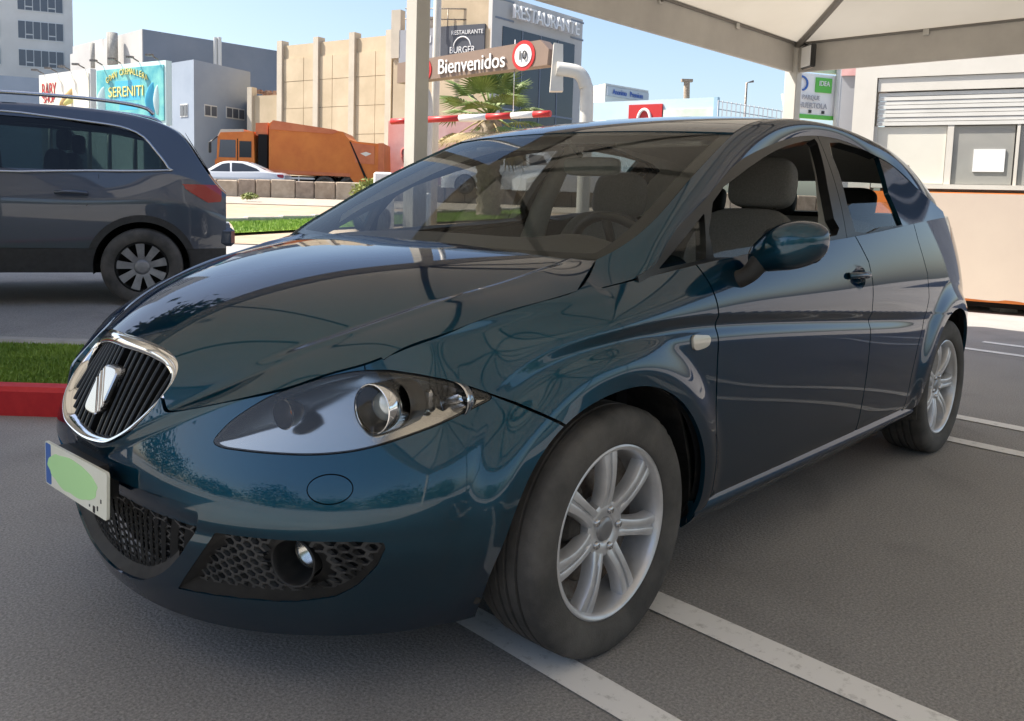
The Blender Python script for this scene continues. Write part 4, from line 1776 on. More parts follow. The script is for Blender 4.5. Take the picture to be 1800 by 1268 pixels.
def worn_white(name):
    mt, nt, b = mat_new(name)
    tc = N_(nt, "ShaderNodeTexCoord")
    n1 = N_(nt, "ShaderNodeTexNoise")
    n1.inputs["Scale"].default_value = 26
    n1.inputs["Detail"].default_value = 9
    n1.inputs["Roughness"].default_value = .72
    nt.links.new(tc.outputs["Object"], n1.inputs["Vector"])
    r1 = N_(nt, "ShaderNodeValToRGB")
    r1.color_ramp.elements[0].position, r1.color_ramp.elements[1].position = .30, .46
    r1.color_ramp.elements[0].color, r1.color_ramp.elements[1].color = (.55, .53, .49, 1), (.88, .86, .82, 1)
    nt.links.new(n1.outputs["Fac"], r1.inputs["Fac"])
    nt.links.new(r1.outputs[0], b.inputs["Base Color"])
    setp(b, rough=.75)
    return mt


M_LINE = worn_white("road_paint")
M_GRASS = noisy("grass_soil", (.16, .27, .02), (.22, .36, .035), 5, .9)
M_BLADE = noisy("grass_blade", (.15, .26, .03), (.27, .40, .06), 2, .6)
M_REDK = noisy("red_kerb_paint", (.55, .012, .018), (.64, .022, .024), 14, .5, bump=.1, bscale=60)
M_CONC = noisy("concrete", (.33, .31, .28), (.46, .44, .40), 6, .85, bump=.2, bscale=80)
M_PAVE = noisy("pavement", (.30, .255, .205), (.38, .33, .27), 3, .9, bump=.15, bscale=40)
M_SAND = noisy("sand", (.33, .24, .165), (.42, .32, .225), 2.5, .95, bump=.2, bscale=30)
M_WALLC = noisy("cream_wall", (.45, .36, .24), (.56, .45, .31), .5, .9, bump=.1, bscale=8)
M_PIL = noisy("pilaster", (.46, .41, .33), (.54, .48, .39), .8, .85)
M_WHITEB = noisy("pale_render", (.60, .57, .52), (.68, .65, .60), .3, .85)
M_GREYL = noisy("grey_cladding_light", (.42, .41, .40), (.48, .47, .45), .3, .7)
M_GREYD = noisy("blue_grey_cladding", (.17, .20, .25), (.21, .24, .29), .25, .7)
M_BLUEB = noisy("blue_grey_render", (.24, .29, .36), (.29, .34, .41), .3, .8)
M_GLASSD = simple("dark_window", (.03, .035, .045), .12, spec=.6)
M_GLASSW = simple("office_window", (.10, .11, .13), .15, spec=.6)
M_WFRAME = simple("window_frame_white", (.62, .62, .60), .5)
M_POST = noisy("post_paint", (.52, .50, .46), (.60, .58, .53), 3, .45)
M_BEAM = noisy("canopy_valance", (.50, .47, .43), (.58, .55, .50), 2.5, .8)
M_RIB = simple("canopy_rib", (.20, .185, .165), .5, metal=.2)
M_ORANGE = noisy("truck_orange", (.58, .145, .02), (.68, .20, .03), 1.2, .5)
M_ORANGE2 = noisy("truck_red_orange", (.55, .14, .05), (.63, .19, .07), 2, .5)
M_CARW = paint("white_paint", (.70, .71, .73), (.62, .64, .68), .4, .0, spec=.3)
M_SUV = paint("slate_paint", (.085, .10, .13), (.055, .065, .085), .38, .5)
M_CLAD = noisy("black_cladding", (.022, .022, .023), (.035, .035, .036), 20, .55)
M_TINT = thin_glass("tinted_glass", (.22, .30, .30), 1.0)
M_BROWN = noisy("sign_brown", (.20, .14, .105), (.235, .165, .125), 1.5, .5)
M_SIGNW = simple("sign_white", (.78, .78, .77), .45)
M_SIGNR = simple("sign_red", (.45, .02, .02), .45)
M_SIGNK = simple("sign_black", (.03, .03, .03), .5)
M_TEAL = noisy("poster_teal", (.05, .33, .40), (.20, .55, .50), 1.1, .4)
M_POSTERL = noisy("poster_cream", (.75, .66, .52), (.80, .76, .66), .8, .4)
M_YEL = simple("poster_yellow", (.75, .66, .22), .4)
M_CYAN = simple("poster_cyan", (.06, .42, .62), .4)
M_PALE = simple("poster_pale", (.62, .80, .78), .4)
M_BUN = noisy("poster_bun", (.62, .33, .10), (.80, .55, .25), 3, .4)
M_PINK = noisy("pink_wall", (.62, .27, .24), (.80, .52, .46), .35, .9)
M_PINKD = simple("graffiti_red", (.50, .14, .12), .8)
M_KIOSK = noisy("kiosk_white", (.58, .55, .49), (.63, .60, .54), 1.5, .5)
M_SHUT = noisy("shutter_slats", (.58, .57, .53), (.64, .63, .59), 3, .45)
M_KORG = noisy("kiosk_orange", (.78, .20, .035), (.84, .25, .05), 2, .45)
M_KPAN = noisy("kiosk_panel", (.54, .45, .37), (.58, .49, .40), 1.2, .5)
M_GREENS = simple("sign_green", (.10, .45, .06), .45)
M_GREENP = simple("sign_pale_green", (.52, .68, .48), .45)
M_GREYT = noisy("totem_grey", (.30, .31, .34), (.34, .35, .38), 1, .5)
M_BARK = noisy("palm_bark", (.20, .15, .11), (.42, .35, .27), 9, .95, bump=.6, bscale=24, dist=.03)
M_FROND = noisy("palm_frond", (.09, .14, .03), (.21, .27, .08), 3, .55)
M_FRONDD = noisy("dry_frond", (.30, .22, .10), (.42, .33, .17), 3, .7)


def canopy_cloth():
    mt = bpy.data.materials.new("canopy_fabric")
    mt.use_nodes = True
    nt = mt.node_tree
    nt.nodes.clear()
    out = N_(nt, "ShaderNodeOutputMaterial")
    tc = N_(nt, "ShaderNodeTexCoord")
    nz = N_(nt, "ShaderNodeTexNoise")
    nz.inputs["Scale"].default_value = 1.2
    nz.inputs["Detail"].default_value = 6
    rp = N_(nt, "ShaderNodeValToRGB")
    rp.color_ramp.elements[0].color, rp.color_ramp.elements[1].color = (.60, .55, .46, 1), (.68, .63, .54, 1)
    rp.color_ramp.elements[0].position, rp.color_ramp.elements[1].position = .3, .7
    nt.links.new(tc.outputs["Object"], nz.inputs["Vector"])
    nt.links.new(nz.outputs["Fac"], rp.inputs["Fac"])
    a = N_(nt, "ShaderNodeBsdfDiffuse")
    b = N_(nt, "ShaderNodeBsdfTranslucent")
    nt.links.new(rp.outputs[0], a.inputs[0])
    nt.links.new(rp.outputs[0], b.inputs[0])
    mx = N_(nt, "ShaderNodeMixShader")
    mx.inputs[0].default_value = .20
    nt.links.new(a.outputs[0], mx.inputs[1])
    nt.links.new(b.outputs[0], mx.inputs[2])
    nt.links.new(mx.outputs[0], out.inputs[0])
    return mt


M_FABRIC = canopy_cloth()


def text_mesh(s, size, depth=.01):
    cu_ = bpy.data.curves.new("lettering", 'FONT')
    cu_.body = s
    cu_.size = size
    cu_.extrude = depth
    cu_.align_x = 'CENTER'
    cu_.align_y = 'CENTER'
    ob = bpy.data.objects.new("lettering", cu_)
    COL.objects.link(ob)
    dg = bpy.context.evaluated_depsgraph_get()
    me = bpy.data.meshes.new_from_object(ob.evaluated_get(dg))
    bpy.data.objects.remove(ob)
    V = np.array([v.co[:] for v in me.vertices])
    F = [tuple(p.vertices) for p in me.polygons]
    bpy.data.meshes.remove(me)
    return V, F


def letters(name, s, origin, ux, uz, height, mat, parent, depth=.02, stretch=1.0, bold=0.0):
    """lettering standing on a plane: origin = centre, ux/uz = directions in the world"""
    V, F = text_mesh(s, 1.0, 0.5)
    ux, uz = np.array(ux, float), np.array(uz, float)
    ux /= np.linalg.norm(ux)
    uz /= np.linalg.norm(uz)
    un = np.cross(ux, uz)
    h = V[:, 1].max() - V[:, 1].min()
    k = height / h
    V = V - [0, (V[:, 1].max() + V[:, 1].min()) / 2, 0]
    P = np.array(origin) + np.outer(V[:, 0] * k * stretch, ux) + np.outer(V[:, 1] * k, uz) + np.outer((V[:, 2] + .5) * depth, un)
    e = MB()
    e.add(P, F)
    return e.build(name, mat, parent, fix=False)


# ------------------------------------------------------------------ ground
gA = np.concatenate([np.linspace(-140, -16, 18), np.linspace(-15, 15, 61), np.linspace(16, 140, 18)])
gB = np.concatenate([np.linspace(-40, -6, 8), np.linspace(-5, 24, 88), np.linspace(25, 60, 14), np.linspace(70, 400, 8)])
def groundf(a, b):
    p = wxy(0, 0)
    w = CAM[:2][None, :] + np.outer(a, rh) + np.outer(b, fh)
    return np.stack([w[:, 0], w[:, 1], terr(a, b)], -1)
gr = Surf.grid(groundf, gA, gB)
if gr.N[:, 2].mean() < 0:
    gr = gr.flip()
ground = surf_obj("ground", gr, M_ASPH)
tag(ground, "grey asphalt of the parking lot and the land around", kind="structure")


def sheet(name, a0, a1, b0, b1, lift, mat, na=24, nb=8, label=None, kind="structure", edge=None):
    """a patch laid on the land, edges along right / ahead"""
    A, B = np.linspace(a0, a1, na), np.linspace(b0, b1, nb)
    def f(a, b):
        bb = b if edge is None else b + edge(a)
        w = CAM[:2][None, :] + np.outer(a, rh) + np.outer(bb, fh)
        return np.stack([w[:, 0], w[:, 1], terr(a, bb) + lift], -1)
    s_ = Surf.grid(f, A, B)
    if s_.N[:, 2].mean() < 0:
        s_ = s_.flip()
    o = surf_obj(name, s_, mat)
    if kind:
        o["kind"] = kind
    if label:
        o["label"] = label
    return o


# bay markings: double lines across, three pairs
phi = math.radians(177.77)
ln = np.array([math.cos(phi), math.sin(phi)])
ld = np.array([-ln[1], ln[0]])
def bay_line(o0, o1, t0, t1, label):
    e = MB()
    n_ = 26
    V = []
    for i in range(n_ + 1):
        t = t0 + (t1 - t0) * i / n_
        for o in (o0, o1):
            p = ln * (o + random.uniform(-.0035, .0035)) + ld * t
            V.append((p[0], p[1], .004))
    F = [(2 * i, 2 * i + 1, 2 * i + 3, 2 * i + 2) for i in range(n_)]
    e.add(V, F)
    o = e.build("bay_line", M_LINE)
    tag(o, label, kind="structure")


sgn = -1 if (ld @ np.array([0, 1.0])) < 0 else 1
for o0, o1, t0, t1, lb in ((-.171, -.070, -3.0, 4.2, "white bay line under the near front tyre"),
                       (.291, .399, -3.0, 4.2, "white bay line just behind the near front wheel"),
                       (2.840, 2.939, -.2, 4.6, "nearer white bay line beside the rear wheel"),
                       (3.367, 3.466, -.2, 4.6, "farther white bay line beside the rear wheel"),
                       (5.943, 6.040, -.2, 4.6, "nearer far white bay line behind the car"),
                       (6.470, 6.567, -.2, 4.6, "farthest white bay line behind the car")):
    bay_line(o0, o1, t0 * sgn, t1 * sgn, lb)

# kerbed grass island left of the car
def island(name, a0, a1, b0, b1, label, kw=.13, kh=.14, mk=M_REDK, front_only=False):
    e = MB()
    z0 = float(terr((a0 + a1) / 2, (b0 + b1) / 2))
    e.box(((a0 + a1) / 2, b0 + kw / 2, z0 + kh / 2 - .05), (a1 - a0, kw, kh + .1), bevel=.02)
    in_env(e)
    k1 = e.build(name, mk)
    tag(k1, label, "kerb")
    e = MB()
    e.box(((a0 + a1) / 2, b1 - kw / 2, z0 + kh / 2 - .05), (a1 - a0, kw, kh + .1), bevel=.02)
    in_env(e)
    e.build("back_kerb", M_CONC, k1)
    e = MB()
    e.box(((a0 + a1) / 2, (b0 + b1) / 2, z0 + kh / 2 - .06), (a1 - a0 - .01, b1 - b0 - 2 * kw, kh + .06))
    in_env(e)
    s_ = e.build("grass_bed", M_GRASS)
    s_["kind"] = "structure"
    return z0 + kh - .03


def grass(name, a0, a1, b0, b1, z, n_, h, label, zf=None, edge=None):
    A = rng.uniform(a0, a1, n_)
    B = rng.uniform(b0, b1, n_)
    Z = (np.full(n_, z) if zf is None else zf(A, B))
    if edge is not None:
        B = B + edge(A)
    an = rng.uniform(0, 2 * math.pi, n_)
    hh = h * rng.uniform(.5, 1.1, n_)
    w_ = .004 + .004 * rng.uniform(0, 1, n_) + h * .04
    lx, ly = np.cos(an), np.sin(an)
    tx, ty = rng.normal(0, .35, n_) * hh, rng.normal(0, .35, n_) * hh
    P0 = np.stack([A - lx * w_, B - ly * w_, Z], 1)
    P1 = np.stack([A + lx * w_, B + ly * w_, Z], 1)
    P2 = np.stack([A + tx, B + ty, Z + hh], 1)
    V = np.concatenate([P0, P1, P2])
    W = np.concatenate([CAM[:2] + np.outer(V[:, 0], rh) + np.outer(V[:, 1], fh), V[:, 2:3]], 1)
    k = np.arange(n_)
    me = bpy.data.meshes.new(name)
    me.from_pydata(W.tolist(), [], np.stack([k, k + n_, k + 2 * n_], 1).tolist())
    o = new_obj(name, me, M_BLADE)
    tag(o, label, "grass", kind="stuff")
    return o


zi = island("red_kerb", -6.5, -1.98, 4.02, 5.40, "red painted kerb of the small grass island left of the car")
grass("grass", -3.6, -2.0, 4.16, 5.25, zi, 26000, .03, "short bright green grass on the red kerbed island")

# land behind: grass strip, kerb, sandy ground, pavement, low wall
lawn_e = lambda a: 1.55 * (np.asarray(a, float) + 4.5)
sheet("sandy_ground", -22, 12, 12.5, 25.6, .012, M_SAND, 40, 14, "sandy bare ground along the street")
sheet("lawn", -6.5, 1.2, 13.6, 17.4, .06, M_GRASS, 60, 10, "bright green lawn strip behind the parked cars", edge=lambda a: lawn_e(a))
grass("lawn_grass", -6.5, 1.2, 13.6, 17.4, 0, 46000, .06, "clipped green lawn growing along the street edge", lambda a, b: terr(a, b + lawn_e(a)) + .055, lawn_e)
kb = empty("street_kerb", tuple(np.array([*wxy(-4.5, 17.5), .3])))
tag(kb, "long pale concrete kerb behind the lawn strip", "kerb")
for a in np.arange(-6.5, 1.2, .5):
    b_ = 17.55 + float(lawn_e(a + .25))
    e = MB()
    e.box((a + .25, b_, float(terr(a, b_)) + .06), (.915, .16, .18), math.atan(1.55), bevel=.015)
    in_env(e)
    e.build("kerb_stone", M_CONC, kb)
sheet("pavement", -24, 12, 25.5, 31.0, .03, M_PAVE, 30, 4, "pale pavement in front of the low wall")
sheet("street", -60, 40, 32.2, 44.0, .008, M_ROAD, 20, 4, "street beyond the low wall")

# ------------------------------------------------------------------ canopy over the bays
POSTX = (-6.25, -1.50, 2.62)
Y0c, Y1c = -1.70, 3.05
ZB, ZT, ZA = 2.41, 2.68, 3.60


def canopy_module(x0, x1, y0, y1, label, open_sides=('x0', 'x1', 'y0', 'y1')):
    cx_, cy_ = (x0 + x1) / 2, (y0 + y1) / 2
    root = empty("canopy", (cx_, cy_, 0))
    tag(root, label, "canopy", "shade canopies over the parking bays")
    # peaked membrane, slack between hips
    def f(u, v):
        x = x0 + (x1 - x0) * u
        y = y0 + (y1 - y0) * v
        d = np.maximum(np.abs(2 * u - 1), np.abs(2 * v - 1))
        z = ZT + (ZA - ZT) * (1 - d) ** 1.12
        return np.stack([x, y, z], -1)
    s_ = Surf.grid(f, np.linspace(0, 1, 41), np.linspace(0, 1, 41))
    surf_obj("membrane", s_, M_FABRIC, root)
    # valance boards
    edges = dict(y0=(x0, y0, x1, y0), y1=(x0, y1, x1, y1), x0=(x0, y0, x0, y1), x1=(x1, y0, x1, y1))
    for key, (xa, ya, xb, yb) in edges.items():
        L = math.hypot(xb - xa, yb - ya)
        if key in open_sides:
            e = MB()
            e.box(((xa + xb) / 2, (ya + yb) / 2, (ZB + ZT) / 2), (L - .1 if xa != xb else .035, L - .1 if ya != yb else .035, ZT - ZB), bevel=.004)
            e.build("valance", M_BEAM, root)
        if key in open_sides or key in ('x1', 'y1'):
            e = MB()
            e.box(((xa + xb) / 2, (ya + yb) / 2, ZT + .012), (L - .1 if xa != xb else .07, L - .1 if ya != yb else .07, .045), bevel=.006)
            e.build("edge_beam", M_RIB, root)
    # ribs: four hips and four mid ribs, just under the cloth
    for (xa, ya) in ((x0, y0), (x1, y0), (x0, y1), (x1, y1), (cx_, y0), (cx_, y1), (x0, cy_), (x1, cy_)):
        hip = xa != cx_ and ya != cy_
        pts = []
        for t in np.linspace(.01, 1, 14):
            z = ZT + (ZA - ZT) * t ** 1.12 - .03
            pts.append((xa + (cx_ - xa) * t, ya + (cy_ - ya) * t, z))
        e = MB()
        e.tube(pts, .030 if hip else .018, 8)
        e.build("rib", M_RIB, root)
    for k_ in range(1, 4):
        for (xa, ya) in ((x0 + (x1 - x0) * k_ / 4, y0 + .03), (x0 + .03, y0 + (y1 - y0) * k_ / 4)):
            e = MB()
            e.box((xa, ya, ZT - .02), (.05, .02, .05) if ya == y0 + .03 else (.02, .05, .05), bevel=.004)
            e.build("fixing_plate", M_POST, root)
    return root


Y2c = Y1c + 4.75
mods = [canopy_module(POSTX[0], POSTX[1], Y0c, Y1c, "cream fabric canopy over the rear of the blue hatchback, beside the kiosk", ('x0', 'y0')),
        canopy_module(POSTX[1], POSTX[2], Y0c, Y1c, "cream fabric canopy over the front of the blue hatchback", ('x1', 'y0')),
        canopy_module(POSTX[0], POSTX[1], Y1c, Y2c, "cream fabric canopy on the near side, over the bays right of the camera", ('x0', 'y1')),
        canopy_module(POSTX[1], POSTX[2], Y1c, Y2c, "cream fabric canopy on the near side, behind the camera", ('x1', 'y1')),
        canopy_module(1.15, 5.9, Y0c - 4.85, Y0c - .036, "cream fabric canopy ahead of the hatchback over the opposite bay")]  # last module is unseen, added only for its shade


def post(x, y, label, w=.10):
    e = MB()
    z0 = -.02
    e.box((x, y, (ZT + z0) / 2), (w, w, ZT - z0), bevel=.006)
    o = e.build("canopy_post", M_POST)
    tag(o, label, "post", "canopy posts")
    e = MB()
    e.box((x, y, .012), (.22, .22, .024), bevel=.004)
    e.build("base_plate", M_POST, o)
    return o


post(POSTX[1], Y0c, "pale square canopy post rising behind the hatchback's windscreen")
pr_ = post(POSTX[0], Y0c, "pale square canopy post at the corner with the floodlight", .12)
post(POSTX[0], Y2c, "canopy post at the outer near corner of the bays")
post(POSTX[1], Y2c, "canopy post midway along the near edge of the bays")
post(POSTX[2], Y2c, "canopy post on the near edge behind the camera")
post(POSTX[2] + .02, Y0c, "canopy post ahead of the hatchback")
# floodlight hung at the corner
fl2 = MB()
fl2.box((POSTX[0] + .13, Y0c + .20, ZT - .15), (.05, .20, .22), rz=math.radians(-38), bevel=.012)
fo = fl2.build("floodlight", M_BLACK)
tag(fo, "black square floodlight hung inside the canopy corner", "floodlight")
f2 = MB()
f2.box((POSTX[0] + .13 + .022, Y0c + .20 - .017 + .0, ZT - .15), (.012, .165, .185), rz=math.radians(-38), bevel=.004)
f2.build("front_glass", M_SIGNW, fo)
f2 = MB()
f2.tube([(POSTX[0] + .03, Y0c + .03, ZT - .03), (POSTX[0] + .09, Y0c + .14, ZT - .02), (POSTX[0] + .12, Y0c + .19, ZT - .05)], .012, 8)
f2.build("bracket", M_BLACK, fo)


# ------------------------------------------------------------------ generic car
M_SPOKE = noisy("spoke_alloy", (.22, .22, .23), (.32, .32, .33), 12, .4, metal=.5)


def make_car(name, label, spec, mat, place, detail=2, group=None):
    """spec: splines along length x (0 = nose, L = tail). place(local V)->world"""
    L, hw = spec['L'], spec['hw']
    top, belt, plan = Sp(spec['top']), Sp(spec['belt']), Sp(spec['plan'])
    zs = spec.get('sill', .24)
    rw = spec.get('roofw', .70)

    def f(x, v):
        pl = plan(x) * hw
        zb = belt(x)
        zt = np.maximum(top(x), zb + .01)
        k1 = np.clip(v, 0, 1)
        k2 = np.clip(v - 1, 0, 1)
        k3 = np.clip(v - 2, 0, 1)
        # sill .. belt
        y1 = pl * (.955 + .045 * np.sin(np.clip(k1 * 1.15, 0, 1) * math.pi * .5) - .05 * np.maximum(k1 - .72, 0) / .28)
        z1 = zs + (zb - zs) * k1
        crown = np.minimum((zt - zb), .10)
        ye = pl * .95 * (1 - (1 - rw) * np.clip((zt - zb) / .55, 0, 1))
        ze = zt - crown * .35
        y2 = pl * .95 + (ye - pl * .95) * k2 ** 1.1
        z2 = zb + (ze - zb) * k2
        y3 = ye * (1 - k3)
        z3 = ze + (zt - ze) * np.sin(k3 * math.pi / 2) ** .8
        y = np.where(v <= 1, y1, np.where(v <= 2, y2, y3))
        z = np.where(v <= 1, z1, np.where(v <= 2, z2, z3))
        return np.stack([x, y, z], -1)

    nx = 150 if detail >= 2 else 70
    vs = np.concatenate([np.linspace(0, 1, 26), np.linspace(1.02, 2, 18), np.linspace(2.1, 3, 9)])
    S = Surf.grid(f, np.linspace(0.001, L - .001, nx), vs)
    if (S.N[:, 1] * (S.V[:, 1] > hw * .7)).mean() < 0:
        S = S.flip()
    WZc = spec['wr']
    ax = (spec['ax0'], spec['ax1'])
    for a in ax:
        S = S.clip(np.hypot(S.V[:, 0] - a, S.V[:, 2] - WZc) - WZc * 1.17)
    xz = lambda q: np.stack([q.V[:, 0], q.V[:, 2]], 1)
    root = empty(name, (0, 0, 0))
    tag(root, label, "car", group)

    def put(nm, s_, mt, par=None, sk=.012, mirrored=True):
        s2 = s_.skirt(sk) if sk else s_
        obs = []
        for k in ((0, 1) if mirrored else (0,)):
            q = s2 if k == 0 else s2.mirror()
            W, Nn = place(q.V, q.N)
            obs.append(surf_obj(nm, Surf(W, q.F, q.P, Nn), mt, par or root))
        return obs

    body = S
    wins = spec['windows']
    sidew = lambda q: (q.P[:, 1] < 2.02)
    for w_ in wins:
        d = np.where(sidew(body), poly_sdf(xz(body), w_), -1)
        body = body.clip(-d)
    tails = spec.get('tail', [])
    for w_ in tails:
        d = np.where(body.P[:, 1] < 2, poly_sdf(xz(body), w_), -1)
        body = body.clip(-d)
    heads = spec.get('head', [])
    for w_ in heads:
        d = np.where(body.P[:, 1] < 2, poly_sdf(xz(body), w_), -1)
        body = body.clip(-d)
    # lower dark cladding
    zc = spec.get('clad', 0)
    if zc:
        cl = body.clip(zc - body.V[:, 2])
        put("lower_cladding", cl, M_CLAD)
        body = body.clip(body.V[:, 2] - zc - .003)
        for a in ax:
            ring = np.hypot(body.V[:, 0] - a, body.V[:, 2] - WZc) - WZc * 1.34
            cl = body.clip(-ring)
            cl = cl.clip(1.2 - cl.P[:, 1])
            put("arch_cladding", cl.offset(.008), M_CLAD)
            ring = np.where(body.P[:, 1] < 1.2, np.hypot(body.V[:, 0] - a, body.V[:, 2] - WZc) - WZc * 1.34, 1)
            body = body.clip(ring - .001)
    for gx in spec.get('gaps', []):
        x_ = np.interp(body.V[:, 2], [q[1] for q in gx], [q[0] for q in gx])
        inz = (body.V[:, 2] > gx[0][1]) & (body.V[:, 2] < gx[-1][1]) & (body.P[:, 1] < 1.98)
        body = body.clip(np.where(inz, np.abs(body.V[:, 0] - x_) - .004, 1))
    put("body", body, mat)
    cavity = S.clip(2.02 - S.P[:, 1]).offset(-.03)
    cavity = cavity.clip(1.0 - cavity.P[:, 1])
    put("body_cavity", cavity, M_GAP, sk=0)
    for w_ in wins:
        g_ = S.clip(np.where(sidew(S), poly_sdf(xz(S), w_), -1)).offset(-.008)
        put("side_window", g_, M_TINT if detail >= 2 else M_GLASSD, sk=0)
        if spec.get('chrome'):
            pl_ = np.array(smooth_poly(w_, 4))
            pts = []
            for q in pl_:
                i = np.argmin((S.V[:, 0] - q[0]) ** 2 + (S.V[:, 2] - q[1]) ** 2 + 9 * (S.P[:, 1] > 2.05))
                pts.append((q[0], S.V[i, 1] + .004, q[1]))
            for k in (1, -1):
                e = MB()
                P = np.array(pts) * [1, k, 1]
                W, _ = place(P, P)
                e.tube(W, .011, 6, closed=True)
                e.build("window_trim", M_SATIN, root)
    for w_ in tails:
        put("tail_lamp", S.clip(np.where(S.P[:, 1] < 2, poly_sdf(xz(S), w_), -1)).offset(.004), M_RED, sk=.02)
    for w_ in heads:
        put("headlight", S.clip(np.where(S.P[:, 1] < 2, poly_sdf(xz(S), w_), -1)).offset(.003), M_CLEARW, sk=.02)
    # nose and tail closings
    for xe, nm in ((.001, "nose_panel"), (L - .001, "tail_panel")):
        P = f(np.full(len(vs), xe), vs)
        q = np.concatenate([P, (P * [1, -1, 1])[::-1]])
        W, _ = place(q, q)
        e = MB()
        e.add(W, [tuple(range(len(q)))])
        e.build(nm, mat, root)
    # glass at both ends of the cabin
    for (xa, za, xb, zb, ya, yb) in spec['screens']:
        V = np.array([(xa, -ya, za), (xa, ya, za), (xb, yb, zb), (xb, -yb, zb)])
        V = np.concatenate([V, V + np.array([0, 0, .006])])
        W, _ = place(V, V)
        e = MB()
        e.add(W, [(4, 5, 6, 7), (3, 2, 1, 0), (0, 1, 5, 4), (2, 3, 7, 6)])
        e.build("screen", M_GLASSD, root)
    # wheels
    for a in ax:
        for k in (1, -1):
            e = MB()
            yo = k * (hw - .115)
            r = WZc
            e.lathe([(r * .66, .10 * k), (r * .72, .112 * k), (r * .88, .112 * k), (r * .97, .095 * k), (r, .06 * k), (r, -.08 * k), (r * .66, -.10 * k)], 'Y', (a, yo, WZc), 40)
            W, _ = place(np.array(e.v), np.array(e.v))
            t = MB()
            t.add(W, e.f, True)
            wh = t.build("wheel", M_RUBBER, root, sharp=.8)
            e = MB()
            e.lathe([(r * .66, .095 * k), (r * .63, .104 * k), (r * .60, .095 * k), (r * .58, .03 * k), (0.0, .02 * k)], 'Y', (a, yo, WZc), 40)
            W, _ = place(np.array(e.v), np.array(e.v))
            t = MB()
            t.add(W, e.f, True)
            t.build("rim", M_GAP if detail >= 2 else M_STEEL, wh)
            ns = spec.get('spokes', 5)
            t = MB()
            for q in range(ns):
                an = q * 2 * math.pi / ns + .25
                Vs = []
                for rr, wd, hh in ((r * .10, .05, .078), (r * .30, .045, .088), (r * .62, .062, .098)):
                    for s_ in (-1, 1):
                        for dz in (0, -.03):
                            u_ = s_ * wd * (r / .35) * .62
                            Vs.append((a + rr * math.cos(an) - u_ * math.sin(an), yo + k * (hh + dz), WZc + rr * math.sin(an) + u_ * math.cos(an)))
                Fs = []
                for j in range(2):
                    o_ = j * 4
                    Fs += [(o_, o_ + 2, o_ + 6, o_ + 4), (o_ + 1, o_ + 5, o_ + 7, o_ + 3), (o_, o_ + 4, o_ + 5, o_ + 1), (o_ + 2, o_ + 3, o_ + 7, o_ + 6)]
                W, _ = place(np.array(Vs), np.array(Vs))
                t.add(W, Fs)
            e = MB()
            e.lathe([(r * .20, .06 * k), (r * .20, .085 * k), (r * .12, .092 * k), (0, .092 * k)], 'Y', (a, yo, WZc), 24)
            W, _ = place(np.array(e.v), np.array(e.v))
            t.add(W, e.f, True)
            t.build("spokes", M_SPOKE, wh)
    # dark wheel wells
    for a in ax:
        for k in (1, -1):
            e = MB()
            r_ = WZc * 1.19
            V, F = [], []
            for y in (hw * .93, hw * .45):
                for i in range(17):
                    t_ = math.radians(-10) + math.radians(200) * i / 16
                    V.append((a + r_ * math.cos(t_), y * k, WZc + r_ * math.sin(t_)))
            F = [(i, i + 1, 18 + i, 17 + i) for i in range(16)]
            V.append((a, hw * .45 * k, WZc))
            F += [(17 + i, 18 + i, 34) for i in range(16)]
            W, _ = place(np.array(V), np.array(V))
            MB().add(W, F, True).build("wheel_well", M_GAP, root)
    # underside
    e = MB()
    e.box((L / 2, 0, zs + .02), (L * .86, hw * 1.5, .08))
    W, _ = place(np.array(e.v), np.array(e.v))
    t = MB()
    t.add(W, e.f)
    t.build("underbody", M_GAP, root)
    return root, put, S, place


def placer(a, b, heading, z):
    """nose at local x=0; heading = direction of the tail in the (right, ahead) frame"""
    c_, s_ = math.cos(heading), math.sin(heading)

    def place(V, Nn):
        V, Nn = np.asarray(V, float), np.asarray(Nn, float)

        def rotm(q):
            l = np.stack([q[:, 0] * c_ - q[:, 1] * s_, q[:, 0] * s_ + q[:, 1] * c_, q[:, 2]], 1)
            return l
        l = rotm(V) + np.array([a, b, z])
        w = np.stack([CAM[0] + rh[0] * l[:, 0] + fh[0] * l[:, 1], CAM[1] + rh[1] * l[:, 0] + fh[1] * l[:, 1], l[:, 2]], 1)
        n = rotm(Nn)
        n = np.stack([rh[0] * n[:, 0] + fh[0] * n[:, 1], rh[1] * n[:, 0] + fh[1] * n[:, 1], n[:, 2]], 1)
        return w, n
    return place


